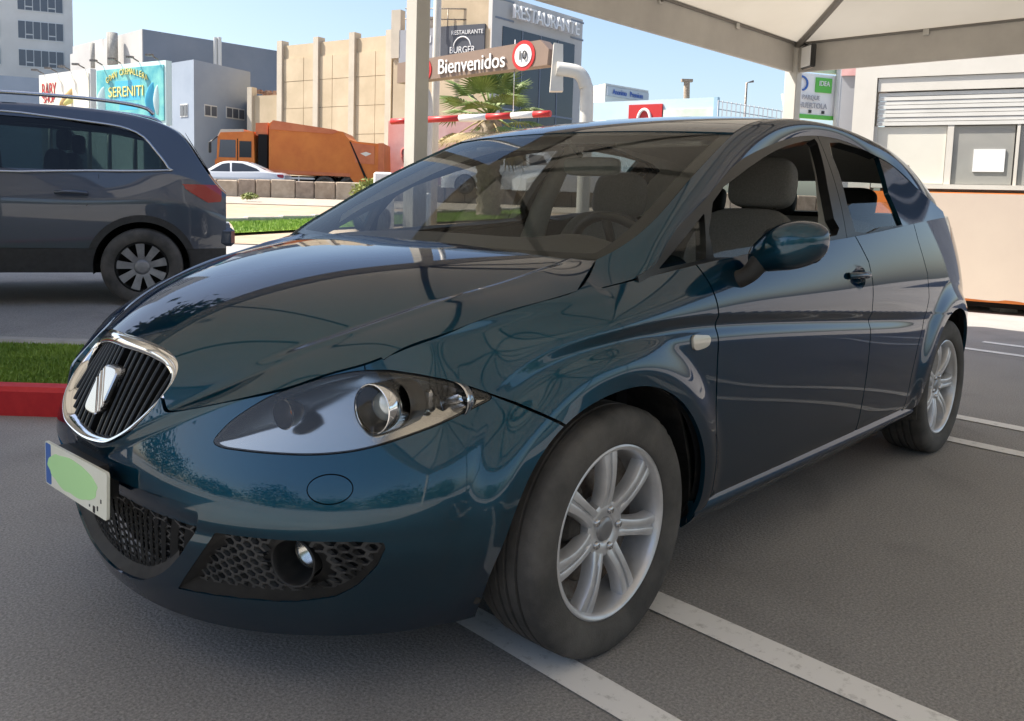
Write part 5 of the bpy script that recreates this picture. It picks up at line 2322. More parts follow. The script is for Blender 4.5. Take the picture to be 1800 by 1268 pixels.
# slate SUV in the next bay, nose to the left
SUV = dict(L=4.40, hw=.92, wr=.315, ax0=1.05, ax1=3.74, sill=.27, roofw=.78, clad=.46, spokes=9, chrome=True,
           top=[(0, .80), (.10, .95), (.8, 1.06), (1.15, 1.12), (1.9, 1.56), (2.4, 1.635), (3.3, 1.625), (3.7, 1.58), (3.95, 1.50), (4.06, 1.42), (4.17, 1.26), (4.28, 1.09), (4.36, .99), (4.40, .95)],
           belt=[(0, .72), (.8, .98), (1.3, 1.04), (2.5, 1.06), (3.6, 1.07), (4.15, 1.03), (4.40, .88)],
           plan=[(0, .72), (.12, .86), (.35, .955), (.8, 1.0), (2.2, 1.0), (3.6, .99), (4.05, .95), (4.28, .87), (4.40, .80)],
           windows=[[(1.62, 1.10), (1.98, 1.47), (2.05, 1.49), (2.30, 1.505), (2.30, 1.085)], [(2.38, 1.085), (2.38, 1.51), (3.35, 1.478), (3.70, 1.41), (3.86, 1.25), (3.945, 1.13), (3.93, 1.108), (3.40, 1.085)]],
           tail=[[(4.02, 1.00), (4.36, 1.00), (4.36, .86), (4.25, .85), (4.12, .93)]],
           head=[[(.04, .78), (.35, .86), (.35, .76), (.10, .70)]],
           gaps=[[(2.34, .47), (2.34, 1.07)], [(1.30, .47), (1.26, .8), (1.30, 1.05)], [(3.32, .78), (3.40, .9), (3.43, 1.07)]],
           screens=[(1.20, 1.13, 1.86, 1.53, .66, .58), (4.27, 1.10, 4.07, 1.43, .66, .60)])
suv_h = math.radians(18.5)
suv_b = 7.15
suv_t = at(398, 400, suv_b)[0]
suv_z = .165
sa = suv_t - 4.40 * math.cos(suv_h) - .80 * math.sin(suv_h)
sb_ = suv_b - 4.40 * math.sin(suv_h) + .80 * math.cos(suv_h)
suv, sput, sS, splace = make_car("parked_suv", "slate grey SUV with chrome window trim parked left of the hatchback", SUV, M_SUV,
                                 placer(sa, sb_, suv_h, suv_z))
for k in (1, -1):
    e = MB()
    P = np.array([(1.95, .60 * k, 1.615), (2.05, .615 * k, 1.665), (2.6, .62 * k, 1.685), (3.3, .615 * k, 1.675), (3.72, .60 * k, 1.635), (3.82, .59 * k, 1.575)])
    W, _ = splace(smooth_poly(P, 4, False), np.zeros((21, 3)))
    e.tube(W, .016, 8)
    e.build("roof_rail", M_SATIN, suv)
    e = MB()
    P = np.array([(3.12, .925 * k, .905), (3.17, .955 * k, .912), (3.27, .958 * k, .912), (3.35, .928 * k, .905)])
    W, _ = splace(smooth_poly(P, 4, False), np.zeros((13, 3)))
    e.tube(W, .016, 8)
    e.build("door_handle", M_SUV, suv)
e = MB()
e.box((4.40, 0, .56), (.14, 1.50, .16), bevel=.03)
W, _ = splace(np.array(e.v), np.array(e.v))
t = MB()
t.add(W, e.f)
t.build("rear_bumper", M_SUV, suv)
# dim seats seen through its tinted glass
for y in (-.40, .40):
    for x in (2.15, 3.05):
        V, F = superbox((x, y, .95), (.16, .48, .62), .5)
        W, _ = splace(V, V)
        st_ = MB().add(W, F, True).build("seat", M_DASH, suv)
        V, F = superbox((x + .06, y, 1.34), (.10, .27, .17), .5)
        W, _ = splace(V, V)
        MB().add(W, F, True).build("headrest", M_DASH, st_)

# white cars beyond the low wall
SEDAN = dict(L=4.55, hw=.89, wr=.32, ax0=.88, ax1=3.55, sill=.22, roofw=.74,
             top=[(0, .66), (.2, .76), (.9, .92), (1.25, .97), (2.0, 1.40), (2.5, 1.45), (3.0, 1.42), (3.7, 1.14), (4.1, 1.02), (4.45, .99), (4.55, .92)],
             belt=[(0, .60), (.9, .86), (1.5, .93), (3.0, .96), (4.0, .97), (4.55, .88)],
             plan=[(0, .74), (.15, .88), (.5, .98), (1.0, 1), (3.4, 1), (4.1, .95), (4.45, .86), (4.55, .80)],
             windows=[[(1.55, .98), (2.05, 1.30), (2.35, 1.355), (2.40, .99)], [(2.46, .99), (2.42, 1.36), (2.85, 1.34), (3.45, 1.14), (3.60, 1.03)]],
             tail=[[(4.25, .93), (4.52, .93), (4.52, .78), (4.3, .82)]], head=[[(.03, .62), (.4, .76), (.4, .66), (.08, .56)]],
             gaps=[[(2.43, .3), (2.43, .97)]], screens=[(1.3, .98, 1.95, 1.38, .62, .52), (3.72, 1.12, 3.05, 1.40, .58, .52)])
def px_car(name, label, spec, pxl, D, head, mat=M_CARW, nose_left=True, dz=0.0):
    a = at(pxl, 330, D)[0]
    z = float(terr(a, D)) + dz
    return make_car(name, label, spec, mat, placer(a, D, head, z), detail=1)


px_car("white_saloon", "white saloon car passing in front of the orange truck", SEDAN, 312, 35.0, math.radians(2))
WAG = dict(SEDAN)
WAG.update(L=4.35, top=[(0, .72), (.2, .85), (.9, 1.02), (1.2, 1.08), (1.75, 1.58), (2.3, 1.70), (3.4, 1.68), (3.95, 1.62), (4.2, 1.25), (4.35, 1.0)],
           belt=[(0, .66), (.9, .95), (1.5, 1.03), (3.0, 1.06), (4.0, 1.06), (4.35, .95)], wr=.34,
           windows=[[(1.45, 1.10), (1.85, 1.50), (2.25, 1.58), (2.28, 1.10)], [(2.36, 1.10), (2.36, 1.58), (3.1, 1.56), (3.12, 1.10)], [(3.22, 1.12), (3.22, 1.55), (3.75, 1.50), (3.92, 1.16)]],
           tail=[[(4.05, 1.10), (4.3, 1.0), (4.3, .86), (4.1, .9)]], ax1=3.45, screens=[(1.22, 1.09, 1.72, 1.54, .62, .56), (4.2, 1.24, 3.97, 1.58, .6, .55)])
px_car("white_estate", "white estate car seen through the hatchback's windscreen beside the palm trunk", WAG, 775, 31.8, math.radians(4), dz=.35)
px_car("white_hatch", "white car partly hidden by the hatchback's door pillar, right of the white estate", SEDAN, 911, 30.5, math.radians(22), dz=.35)


# ------------------------------------------------------------------ street furniture, buildings, truck
def gz(a, b):
    return float(terr(a, b))


def ebox(c, s, mat, name, parent=None, bevel=0.0, rz=0.0):
    e = MB()
    e.box(c, s, rz, bevel)
    in_env(e)
    return e.build(name, mat, parent)


def foot(cols, py=200):
    return [tuple(at(px, py, D)[:2]) for px, D in cols]


def block(name, label, front, depth, z0, z1, mat, cat="building", parent=None):
    """building mass: front = [(px, D), ...] seen from left to right, walls run back by depth"""
    f = foot(front)
    back = [(a * (b + depth) / b, b + depth) for a, b in f[::-1]]
    e = MB()
    e.prism(f + back, z0, z1, 'Z')
    in_env(e)
    o = e.build(name, mat, parent)
    if parent is None:
        tag(o, label, cat)
    return o, f


def on_wall(f, i, u, z, out=.0):
    """point on wall segment i of a footprint: u = 0..1 along it"""
    a, b = np.array(f[i]), np.array(f[i + 1])
    p = a + (b - a) * u
    d = (b - a) / np.linalg.norm(b - a)
    n = np.array([d[1], -d[0]])
    return np.array([*(p + n * out), z])


def wall_rect(f, i, u0, u1, z0, z1, mat, name, parent, out=.06, thick=.1):
    p = [on_wall(f, i, u0, z0, out), on_wall(f, i, u1, z0, out), on_wall(f, i, u1, z1, out), on_wall(f, i, u0, z1, out)]
    q = [on_wall(f, i, u0, z0, out - thick), on_wall(f, i, u1, z0, out - thick), on_wall(f, i, u1, z1, out - thick), on_wall(f, i, u0, z1, out - thick)]
    e = MB()
    e.add(p + q, [(0, 1, 2, 3), (7, 6, 5, 4), (0, 4, 5, 1), (1, 5, 6, 2), (2, 6, 7, 3), (3, 7, 4, 0)])
    in_env(e)
    return e.build(name, mat, parent)


def wall_u(f, i, px):
    """fraction along wall segment i where photo column px falls"""
    a, b = np.array(f[i]), np.array(f[i + 1])
    us = np.linspace(-.2, 1.2, 141)
    P = a + (b - a) * us[:, None]
    w = np.stack([CAM[0] + rh[0] * P[:, 0] + fh[0] * P[:, 1], CAM[1] + rh[1] * P[:, 0] + fh[1] * P[:, 1], np.full(141, 4.0)], 1) - CAM
    x = PPX + FPX * (w @ cr) / (w @ cf)
    return float(np.interp(px, x, us))


def wall_z(f, i, px, py):
    u = wall_u(f, i, px)
    p = np.array(f[i]) + (np.array(f[i + 1]) - np.array(f[i])) * u
    return float(at(px, py, p[1])[2])


def sign_dirs(f, i):
    a, b = np.array(f[i]), np.array(f[i + 1])
    d = (b - a) / np.linalg.norm(b - a)
    return np.array([*(rh * d[0] + fh * d[1]), 0.0]), np.array([0, 0, 1.0])


def env_w(p):
    return np.array([CAM[0] + rh[0] * p[0] + fh[0] * p[1], CAM[1] + rh[1] * p[0] + fh[1] * p[1], p[2]])


# tall pale block at the left edge
tb, ft = block("apartment_block", "tall pale office block with ribbon windows at the far left", [(-190, 84), (131, 90)], 22, -1, 34, M_WHITEB)
fz = [(10, 50), (10 + 39, 88), (0, 0)]
for (y0, y1) in ((-118, -88), (-64, -34), (-8, 22), (38, 72), (88, 120)):
    for (xa, xb) in ((37, 116), (-75, 6), (-170, -95)):
        ua, ub = wall_u(ft, 0, xa), wall_u(ft, 0, xb)
        zt, zb = wall_z(ft, 0, 76, y0), wall_z(ft, 0, 76, y1)
        wn_ = wall_rect(ft, 0, ua, ub, zb, zt, M_WFRAME, "window_band", tb, .05, .4)
        npane = 6
        for k in range(npane):
            u0 = ua + (ub - ua) * (k + .06) / npane
            u1 = ua + (ub - ua) * (k + .94) / npane
            lowz = zb + (zt - zb) * (.06 if k not in (1, 4) else .30)
            wall_rect(ft, 0, u0, u1, lowz, zt - .12, M_GLASSW, "pane", wn_, .08, .1)
            if k in (1, 4):
                wall_rect(ft, 0, u0, u1, zb + .1, lowz - .12, M_GLASSW, "pane", wn_, .08, .1)
ledge = wall_rect(ft, 0, 0, 1, 8.2, 8.6, M_GREYL, "ledge", tb, .25, .3)
# low bluish annex in front of it
block("annex", "low blue grey annex below the tall pale block", [(-160, 70), (72, 74)], 9, -1, wall_z(foot([(-160, 70), (72, 74)]), 0, 20, 134), M_BLUEB)

# grey warehouse: sunlit left face and shaded right face put into the colours
wh_, fw_ = block("warehouse", "large grey warehouse behind the billboards, its lit and shaded faces coloured in", [(132, 80), (253, 70), (492, 79)], 26, -1, 13.9, M_GREYD)
wall_rect(fw_, 0, wall_u(fw_, 0, 186), 1.0, -1, 13.88, M_GREYL, "lit_side_cladding", wh_, .08, .2)
wall_rect(fw_, 0, -.05, wall_u(fw_, 0, 186), -1, wall_z(fw_, 0, 160, 88), M_GREYL, "low_lit_cladding", wh_, .08, .2)
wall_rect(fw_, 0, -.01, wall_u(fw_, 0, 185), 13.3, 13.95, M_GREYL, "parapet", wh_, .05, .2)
for px, t_, b_, w_ in ((163, 76, 120, .35), (198, 58, 115, .85)):
    e = MB()
    p = at(px, 100, 72)
    e.tube([(p[0], 72, at(px, b_, 72)[2]), (p[0], 72, at(px, t_, 72)[2])], w_ / 2, 10)
    in_env(e)
    tag(e.build("chimney_pipe", M_CONC), "thin flue pipe left of the warehouse corner" if px < 180 else "thick flue pipe beside the warehouse corner", "pipe")
for px in (379, 386):
    e = MB()
    p = at(px, 100, 73)
    e.tube([(p[0], 73, at(px, 121, 73)[2]), (p[0], 73, at(px, 66, 73)[2])], .17, 8)
    in_env(e)
    tag(e.build("flue_pipe", M_WFRAME), "left white flue pipe on the blue warehouse" if px < 380 else "right white flue pipe on the blue warehouse", "pipe")
lb, fl3 = block("blue_block", "low blue grey block with small windows behind the orange truck", [(298, 57), (341, 55), (440, 60)], 8, -1, 9.35, M_BLUEB)
for (xa, xb, ya, yb, i, n_) in ((318, 331, 183, 206, 0, 2), (359, 381, 185, 206, 1, 2), (397, 429, 190, 210, 1, 3)):
    ua, ub = wall_u(fl3, i, xa), wall_u(fl3, i, xb)
    zt, zb = wall_z(fl3, i, (xa + xb) / 2, ya), wall_z(fl3, i, (xa + xb) / 2, yb)
    wn_ = wall_rect(fl3, i, ua, ub, zb, zt, M_WFRAME, "window", lb, .04, .3)
    for k in range(n_):
        wall_rect(fl3, i, ua + (ub - ua) * (k + .10) / n_, ua + (ub - ua) * (k + .90) / n_, zb + .08, zt - .08, M_GLASSW, "pane", wn_, .07, .1)


# billboards
def billboard(name, label, x0, x1, D0, D1, yt0, yb0, frame_mat, face_mat):
    f = foot([(x0, D0), (x1, D1)])
    zt = at((x0 + x1) / 2, yt0, (D0 + D1) / 2)[2]
    zb = at((x0 + x1) / 2, yb0, (D0 + D1) / 2)[2]
    root = wall_rect(f, 0, 0, 1, zb, zt, frame_mat, name, None, .0, .35)
    tag(root, label, "billboard")
    wall_rect(f, 0, .02, .98, zb + .22, zt - .22, face_mat, "poster", root, .05, .06)
    for u in (.12, .5, .88):
        e = MB()
        p = on_wall(f, 0, u, zb, -.25)
        e.tube([(p[0], p[1], 0), (p[0], p[1], zb + .2)], .12, 8)
        in_env(e)
        e.build("leg", M_STEEL, root)
    for u in (.1, .37, .63, .9):
        e = MB()
        a, b = on_wall(f, 0, u, zt + .05, 0), on_wall(f, 0, u, zt + .25, .5)
        e.tube([a, b], .035, 6)
        e.box(b + np.array([0, 0, -.05]), (.35, .18, .1))
        in_env(e)
        e.build("lamp_arm", M_STEEL, root)
    return root, f, zb, zt


b1, f1, zb1, zt1 = billboard("billboard", "cream billboard with a red word and a sandwich picture", 70, 160, 50, 46.5, 127, 200, M_WFRAME, M_POSTERL)
ux, uz = sign_dirs(f1, 0)
letters("lettering", "BABY", env_w(on_wall(f1, 0, .22, zb1 + (zt1 - zb1) * .60, .06)), ux, uz, .80, M_SIGNR, b1, .02, .62)
letters("lettering", "SHOP", env_w(on_wall(f1, 0, .22, zb1 + (zt1 - zb1) * .38, .06)), ux, uz, .42, M_SIGNR, b1, .02, .9).name = "lettering"
e = MB()
V, F = superell((0, 0, 0), (.9, .06, .30), 1, 1, None, 14, 26)
c_, s_ = math.cos(.75), math.sin(.75)
V = np.stack([V[:, 0] * c_ - V[:, 2] * s_, V[:, 1], V[:, 0] * s_ + V[:, 2] * c_], 1)
p = on_wall(f1, 0, .66, zb1 + (zt1 - zb1) * .42, .06)
e.add(V + p, F, True)
in_env(e)
e.build("sandwich_picture", M_BUN, b1)
e = MB()
e.add(V * [.8, .8, .55] + p + np.array([.12, -.05, -.2]), F, True)
in_env(e)
e.build("filling_picture", M_YEL, b1)
b2, f2_, zb2, zt2 = billboard("billboard", "turquoise billboard with an arched yellow title, left of the blue block", 170, 292, 45, 42, 112, 222, M_PALE, M_TEAL)
ux, uz = sign_dirs(f2_, 0)
zc2 = (zb2 + zt2) / 2
letters("lettering", "SERENITI", env_w(on_wall(f2_, 0, .46, zc2 + .18, .06)), ux, uz, .52, M_YEL, b2, .03, 1.0)
arch_word = "GRAN CREMALLERA"
for k, ch in enumerate(arch_word):
    if ch == ' ':
        continue
    t_ = (k - 7) / 7.5
    letters("letter", ch, env_w(on_wall(f2_, 0, .47 + .30 * t_, zc2 + 1.18 - .42 * t_ * t_, .06)), ux, uz, .30, M_YEL, b2, .03, .8)
wall_rect(f2_, 0, .30, .66, zc2 - .28, zc2 + .72, M_CYAN, "poster_panel", b2, .055, .03)
wall_rect(f2_, 0, .36, .62, zc2 - .75, zc2 - .45, M_CYAN, "poster_panel", b2, .055, .03)
for u, w_, h_, mt in ((.13, .40, .85, M_PALE), (.84, .42, .9, M_CYAN), (.90, .22, .75, M_PALE)):
    e = MB()
    V, F = superell((0, 0, 0), (w_, .05, h_), 1.3, 1.2, None, 12, 22)
    e.add(V + on_wall(f2_, 0, u, zc2 - .35, .06), F, True)
    in_env(e)
    e.build("figure_picture", mt, b2)

# cream panel wall with pilasters
cw, fc = block("cream_wall_building", "long cream panel building with tall pilasters behind the orange truck", [(495, 55), (690, 50)], 20, -1, 10.35, M_WALLC)
lw2, _ = block("low_cream_part", "low cream lean-to left of the cream panel building", [(438, 56.4), (496, 55.2)], 12, -1, 7.3, M_WALLC)
wall_rect(foot([(438, 56.4), (496, 55.2)]), 0, 0, .14, -1, 7.85, M_PIL, "pilaster", lw2, .2, .5)
for xa, xb, yt in ((490.5, 499, 73), (553.5, 562, 66), (615.5, 625, 58)):
    wall_rect(fc, 0, wall_u(fc, 0, xa), wall_u(fc, 0, xb), -1, wall_z(fc, 0, (xa + xb) / 2, yt), M_PIL, "pilaster", cw, .22, .6)
wall_rect(fc, 0, wall_u(fc, 0, 681), 1.01, -1, 10.6, M_PIL, "pilaster", cw, .3, .6)
pan_edges = [502, 535, 552, 565, 585, 614, 628, 660, 681]
zrows = [(-1, 1.25), (1.28, 2.95), (2.98, 4.65), (4.68, 6.35), (6.38, 8.05), (8.08, 9.5)]
for (xa, xb) in ((499, 534), (534.5, 553), (562, 584), (584.5, 615), (625, 659), (659.5, 681)):
    for (z0, z1q) in zrows:
        wall_rect(fc, 0, wall_u(fc, 0, xa) + .0008, wall_u(fc, 0, xb) - .0008, z0, z1q, M_WALLC, "panel", cw, .06 + random.uniform(0, .015), .2)
e = MB()
for k in range(9):
    p = at(452 + 5 * k, 168, 57)
    e.box((p[0], 57, 7.45 + random.uniform(0, .25)), (random.uniform(.15, .5), .4, random.uniform(.1, .5)))
in_env(e)
tag(e.build("roof_junk", noisy("rusty_scrap", (.20, .08, .05), (.40, .30, .24), 3, .9)), "rusty scrap heaped on the cream lean-to roof", "scrap", kind="stuff")

# restaurant tower
rt, fr_t = block("restaurant_tower", "grey and cream restaurant tower with black glass behind the gate sign", [(690, 47.5), (858, 45), (1016, 51)], 18, -1, 9.9, M_WALLC)
upper = MB()
ff3 = foot([(762, 46.5), (858, 45.05), (1016, 51.05)])
upper.prism(ff3 + [(a * (b + 16) / b, b + 16) for a, b in ff3[::-1]], 9.9, 11.75, 'Z')
in_env(upper)
upper.build("upper_storey", M_WALLC, rt)
u860 = wall_u(fr_t, 1, 872)
wall_rect(fr_t, 1, 0, 1, -1, 11.7, M_GREYL, "corner_frame", rt, .10, .4)
wall_rect(fr_t, 1, wall_u(fr_t, 1, 875), wall_u(fr_t, 1, 1000), -1, wall_z(fr_t, 1, 935, 62), M_GLASSD, "glass_wall", rt, .14, .1)
for k in range(1, 4):
    uu = wall_u(fr_t, 1, 875) + (wall_u(fr_t, 1, 1000) - wall_u(fr_t, 1, 875)) * k / 4
    wall_rect(fr_t, 1, uu - .004, uu + .004, -1, wall_z(fr_t, 1, 935, 62), M_GREYD, "mullion", rt, .17, .04)
for zz in (1.6, 3.6, 5.8):
    wall_rect(fr_t, 1, wall_u(fr_t, 1, 875), wall_u(fr_t, 1, 1000), zz, zz + .10, M_GREYD, "transom", rt, .165, .04)
ux, uz = sign_dirs(fr_t, 1)
letters("lettering", "RESTAURANTE", env_w(on_wall(fr_t, 1, (wall_u(fr_t, 1, 895) + wall_u(fr_t, 1, 992)) / 2, wall_z(fr_t, 1, 943, 37), .30)), ux, uz, .72, M_SIGNW, rt, .18, .86)
for zz in (wall_z(fr_t, 1, 943, 52), wall_z(fr_t, 1, 943, 20)):
    for (xa, xb) in ((862, 894), (993, 1015)):
        wall_rect(fr_t, 1, wall_u(fr_t, 1, xa), wall_u(fr_t, 1, xb), zz - .05, zz + .05, M_GREYD, "joint", rt, .125, .04)
# dark sign panel on its cream side
for (xa, xb) in ((700, 762), (768, 848)):
    wall_rect(fr_t, 0, wall_u(fr_t, 0, xa), wall_u(fr_t, 0, xb), wall_z(fr_t, 0, 780, 108), wall_z(fr_t, 0, (xa + xb) / 2, 52 if xa < 760 else 45), M_GREYT if xa < 760 else simple("sign_charcoal", (.07, .075, .09), .5), "sign_panel", rt, .1, .2)
ux, uz = sign_dirs(fr_t, 0)
letters("lettering", "RESTAURANTE", env_w(on_wall(fr_t, 0, wall_u(fr_t, 0, 818), wall_z(fr_t, 0, 818, 57), .11)), ux, uz, .22, M_SIGNW, rt, .02, .9)
letters("lettering", "BURGER", env_w(on_wall(fr_t, 0, wall_u(fr_t, 0, 810), wall_z(fr_t, 0, 810, 88), .11)), ux, uz, .34, M_SIGNW, rt, .02, .85)
letters("lettering", "MENU", env_w(on_wall(fr_t, 0, wall_u(fr_t, 0, 738), wall_z(fr_t, 0, 738, 71), .11)), ux, uz, .42, M_SIGNW, rt, .02, .8)
e = MB()
arc = []
for k in range(15):
    t_ = math.pi * k / 14
    arc.append(on_wall(fr_t, 0, wall_u(fr_t, 0, 810 - 15 * math.cos(t_)), wall_z(fr_t, 0, 810, 84) + .55 * math.sin(t_), .12))
e.tube(arc, .035, 6)
in_env(e)
e.build("arched_logo", M_SIGNW, rt)
# roof terrace rail, plant and boxes
e = MB()
for px in range(715, 860, 18):
    p = at(px, 40, 46.0)
    e.tube([(p[0], 46.0, 9.9), (p[0], 46.0, 11.0)], .03, 6)
a0_, a1_ = at(712, 30, 46)[0], at(858, 30, 45.5)[0]
for z in (10.45, 11.0):
    e.tube([(a0_, 46.0, z), (a1_, 45.6, z)], .03, 6)
in_env(e)
e.build("terrace_rail", M_STEEL, rt)
for k, (px, w_, h_) in enumerate(((742, .8, .6), (760, .5, .9), (790, .7, .5), (812, .5, .8))):
    p = at(px, 40, 47.2)
    ebox((p[0], 47.2, 9.9 + h_ / 2), (w_, .6, h_), M_CONC if k % 2 else M_GREYT, "roof_unit", rt)
wall_rect(fr_t, 0, -.02, .08, 8.6, 11.2, M_PIL, "roof_pier", rt, .1, .5)

# painted wall under the gate
pk, fp = block("painted_wall", "pink wall with graffiti left of the palm tree", [(683, 41), (862, 40)], .4, -1, at(760, 214, 40.5)[2], M_PINK, "wall")
for k in range(16):
    u = random.uniform(.05, .95)
    z = random.uniform(1.2, 3.4)
    pts = [on_wall(fp, 0, u + .02 * math.sin(t_ * 2.1 + k), z + .35 * math.cos(t_ * 1.3 + k * 2) - t_ * .12, .04) for t_ in np.linspace(0, 4, 10)]
    e = MB()
    e.tube(pts, .05, 5)
    in_env(e)
    e.build("graffiti_stroke", M_PINKD if k % 3 else M_SIGNW, pk)
gb, _ = block("grey_shed", "dark grey shed behind the parked white cars", [(845, 43), (1010, 42)], 6, -1, at(930, 236, 42)[2], M_GREYT)
_fs = foot([(845, 43), (1010, 42)])
ux, uz = sign_dirs(_fs, 0)
for xa, xb in ((862, 900), (908, 930), (935, 985)):
    wall_rect(_fs, 0, wall_u(_fs, 0, xa), wall_u(_fs, 0, xb), -.5, 2.6, M_GLASSD if xa != 908 else M_WFRAME, "shop_front", gb, .05, .2)
wall_rect(_fs, 0, 0, 1, 3.0, 3.35, M_CONC, "awning", gb, .5, .5)
letters("lettering", "VISHITTE", env_w(on_wall(_fs, 0, wall_u(_fs, 0, 950), wall_z(_fs, 0, 950, 282), .12)), ux, uz, .55, M_SIGNW, gb, .05, 1.0)

# low stone wall along the street, built of pieces
wallroot = None
a = -24.0
k = 0
bb = 31.4
base = MB()
base.box((-6.0, bb + .05, .90 + .30), (37.0, .22, .62))
in_env(base)
lowwall = base.build("low_wall", M_CONC)
tag(lowwall, "low rough stone wall along the street edge", "wall")
M_STONE = [noisy("wall_stone_%d" % i, c1, c2, 4, .95, bump=.4, bscale=30) for i, (c1, c2) in enumerate((((.30, .23, .17), (.42, .34, .26)), ((.36, .29, .22), (.48, .40, .31)), ((.24, .19, .15), (.36, .29, .23))))]
while a < 12.4:
    w_ = random.uniform(.55, .95)
    e = MB()
    h_ = random.uniform(.58, .68)
    e.box((a + w_ / 2, bb - .10, .87 + h_ / 2), (w_ - .03, .22, h_), bevel=.03)
    in_env(e)
    e.build("stone", M_STONE[k % 3], lowwall)
    a += w_
    k += 1


# leafy scrub
def leaf_cloud(c, rad, n_, size, mat, name, parent=None, flat=.8):
    u = rng.normal(size=(n_, 3))
    u /= np.linalg.norm(u, axis=1, keepdims=True)
    r = rng.uniform(.35, 1, n_) ** .5
    lump = 1 + .25 * np.sin(u[:, 0] * 5 + 1) * np.cos(u[:, 1] * 4) + .15 * rng.normal(size=n_)
    P = u * (r * lump)[:, None] * np.array(rad) + np.array(c)
    d1 = rng.normal(size=(n_, 3))
    d1 /= np.linalg.norm(d1, axis=1, keepdims=True)
    d2 = np.cross(d1, rng.normal(size=(n_, 3)))
    d2 /= np.linalg.norm(d2, axis=1, keepdims=True)
    s_ = size * rng.uniform(.6, 1.3, n_)[:, None]
    V = np.concatenate([P - d1 * s_, P + d2 * s_ * .35, P + d1 * s_, P - d2 * s_ * .35])
    W = np.concatenate([CAM[:2] + np.outer(V[:, 0], rh) + np.outer(V[:, 1], fh), V[:, 2:3]], 1)
    k = np.arange(n_)
    me = bpy.data.meshes.new(name)
    me.from_pydata(W.tolist(), [], np.stack([k, k + n_, k + 2 * n_, k + 3 * n_], 1).tolist())
    return new_obj(name, me, mat, parent)


M_SCRUB = noisy("scrub_leaf", (.16, .20, .05), (.34, .36, .12), 2, .7)
p = at(655, 330, 29.5)
sh = leaf_cloud((p[0], 29.5, 1.15), (.62, .5, .45), 1500, .11, M_SCRUB, "scrub")
tag(sh, "straggly yellow green bush at the end of the low wall", "bush")
p = at(440, 349, 27.0)
sh = leaf_cloud((p[0], 27.0, .93), (.28, .2, .10), 260, .06, M_SCRUB, "weed")
tag(sh, "small dry weed tuft on the pale pavement", "plant")

# orange refuse truck
TB = 38.0
ta0 = at(377, 300, TB)[0]
tz = gz(ta0 + 3, TB) + .02
tr = empty("refuse_truck", tuple(env_w((ta0 + 4, TB + 1.2, tz))))
tag(tr, "dirty orange refuse collection truck on the street behind the low wall", "truck")
Lt = at(679, 300, TB)[0] - ta0


def tprism(poly, y0, y1, mat, name, parent=tr, bevel=0):
    """side-view polygon (x from nose, z from road) extruded across the truck"""
    e = MB()
    n_ = len(poly)
    V = [(ta0 + x, TB + y0, tz + z) for x, z in poly] + [(ta0 + x, TB + y1, tz + z) for x, z in poly]
    e.add(V, [(i, (i + 1) % n_, n_ + (i + 1) % n_, n_ + i) for i in range(n_)] + [tuple(range(n_))[::-1], tuple(range(n_, 2 * n_))])
    in_env(e)
    return e.build(name, mat, parent)


tprism([(.0, .75), (.02, 1.55), (.10, 1.62), (.14, 2.55), (.28, 2.78), (1.75, 2.86), (1.82, .70)], 0, 2.45, M_ORANGE, "cab")
tprism([(.10, 2.58), (.28, 2.92), (1.30, 2.95), (1.30, 2.62)], .02, 2.43, M_PIL, "cab_roof")
tprism([(.085, 1.68), (.135, 2.50), (.16, 2.50), (.11, 1.68)], .12, 2.3, M_GLASSD, "windscreen")
tprism([(.20, 1.68), (.26, 2.46), (.95, 2.46), (.95, 1.68)], -.012, .02, M_GLASSW, "quarter_window")
tprism([(1.12, 1.70), (1.12, 2.42), (1.66, 2.42), (1.66, 1.70)], -.012, .02, M_GLASSD, "side_window")
tprism([(1.02, .85), (1.02, 2.52), (1.06, 2.52), (1.06, .85)], -.008, .02, M_GAP, "door_gap")
tprism([(1.80, 2.70), (1.80, 3.25), (2.35, 3.28), (2.35, 2.70)], .15, 2.2, M_ORANGE2, "air_intake")
tprism([(1.95, .9), (1.95, 2.75), (2.35, 2.75), (2.35, .9)], .05, 2.3, M_GAP, "cab_gap")
tprism([(2.45, 1.05), (2.45, 3.22), (2.62, 3.36), (5.35, 3.02), (5.75, 2.96), (6.05, 2.55), (6.15, 1.0), (4.2, .98)], -.03, 2.48, M_ORANGE, "hopper_body")
tprism([(2.45, 2.98), (2.62, 3.38), (5.40, 3.04), (5.55, 2.95), (5.30, 2.85)], -.06, 2.51, M_ORANGE2, "top_rail")
tprism([(2.45, 1.05), (2.45, 1.20), (6.1, 1.12), (6.1, .97)], -.06, 2.51, M_ORANGE2, "lower_rail")
tprism([(5.75, 2.90), (6.05, 2.62), (6.3, 2.55), (7.30, 2.48), (7.55, 2.50), (7.62, .55), (6.55, .35), (6.10, .95)], -.05, 2.5, M_ORANGE, "tailgate")
tprism([(6.10, 2.50), (7.18, 2.38), (7.18, 1.55), (6.35, 1.60)], -.075, -.04, M_ORANGE2, "tail_panel")
tprism([(6.55, 2.02), (6.80, 2.10), (7.05, 2.02), (6.80, 1.90)], -.085, -.06, M_POSTERL, "tail_badge")
tprism([(7.36, .5), (7.36, 2.5), (7.60, 2.5), (7.62, .5)], -.09, -.03, M_ORANGE2, "rear_pillar")
tprism([(6.05, 2.55), (6.12, 2.52), (6.95, .75), (6.85, .70)], -.085, -.04, M_GAP, "linkage_slot")
tprism([(.5, .55), (.5, .95), (7.0, .95), (7.0, .55)], .35, 2.1, M_GAP, "chassis")
for xa in (3.05, 3.75):
    tprism([(xa, .45), (xa, .92), (xa + .06, .92), (xa + .06, .45)], .02, .08, M_WFRAME, "guard_post")
tprism([(2.9, .80), (2.9, .88), (4.5, .88), (4.5, .80)], .01, .06, M_WFRAME, "guard_rail")
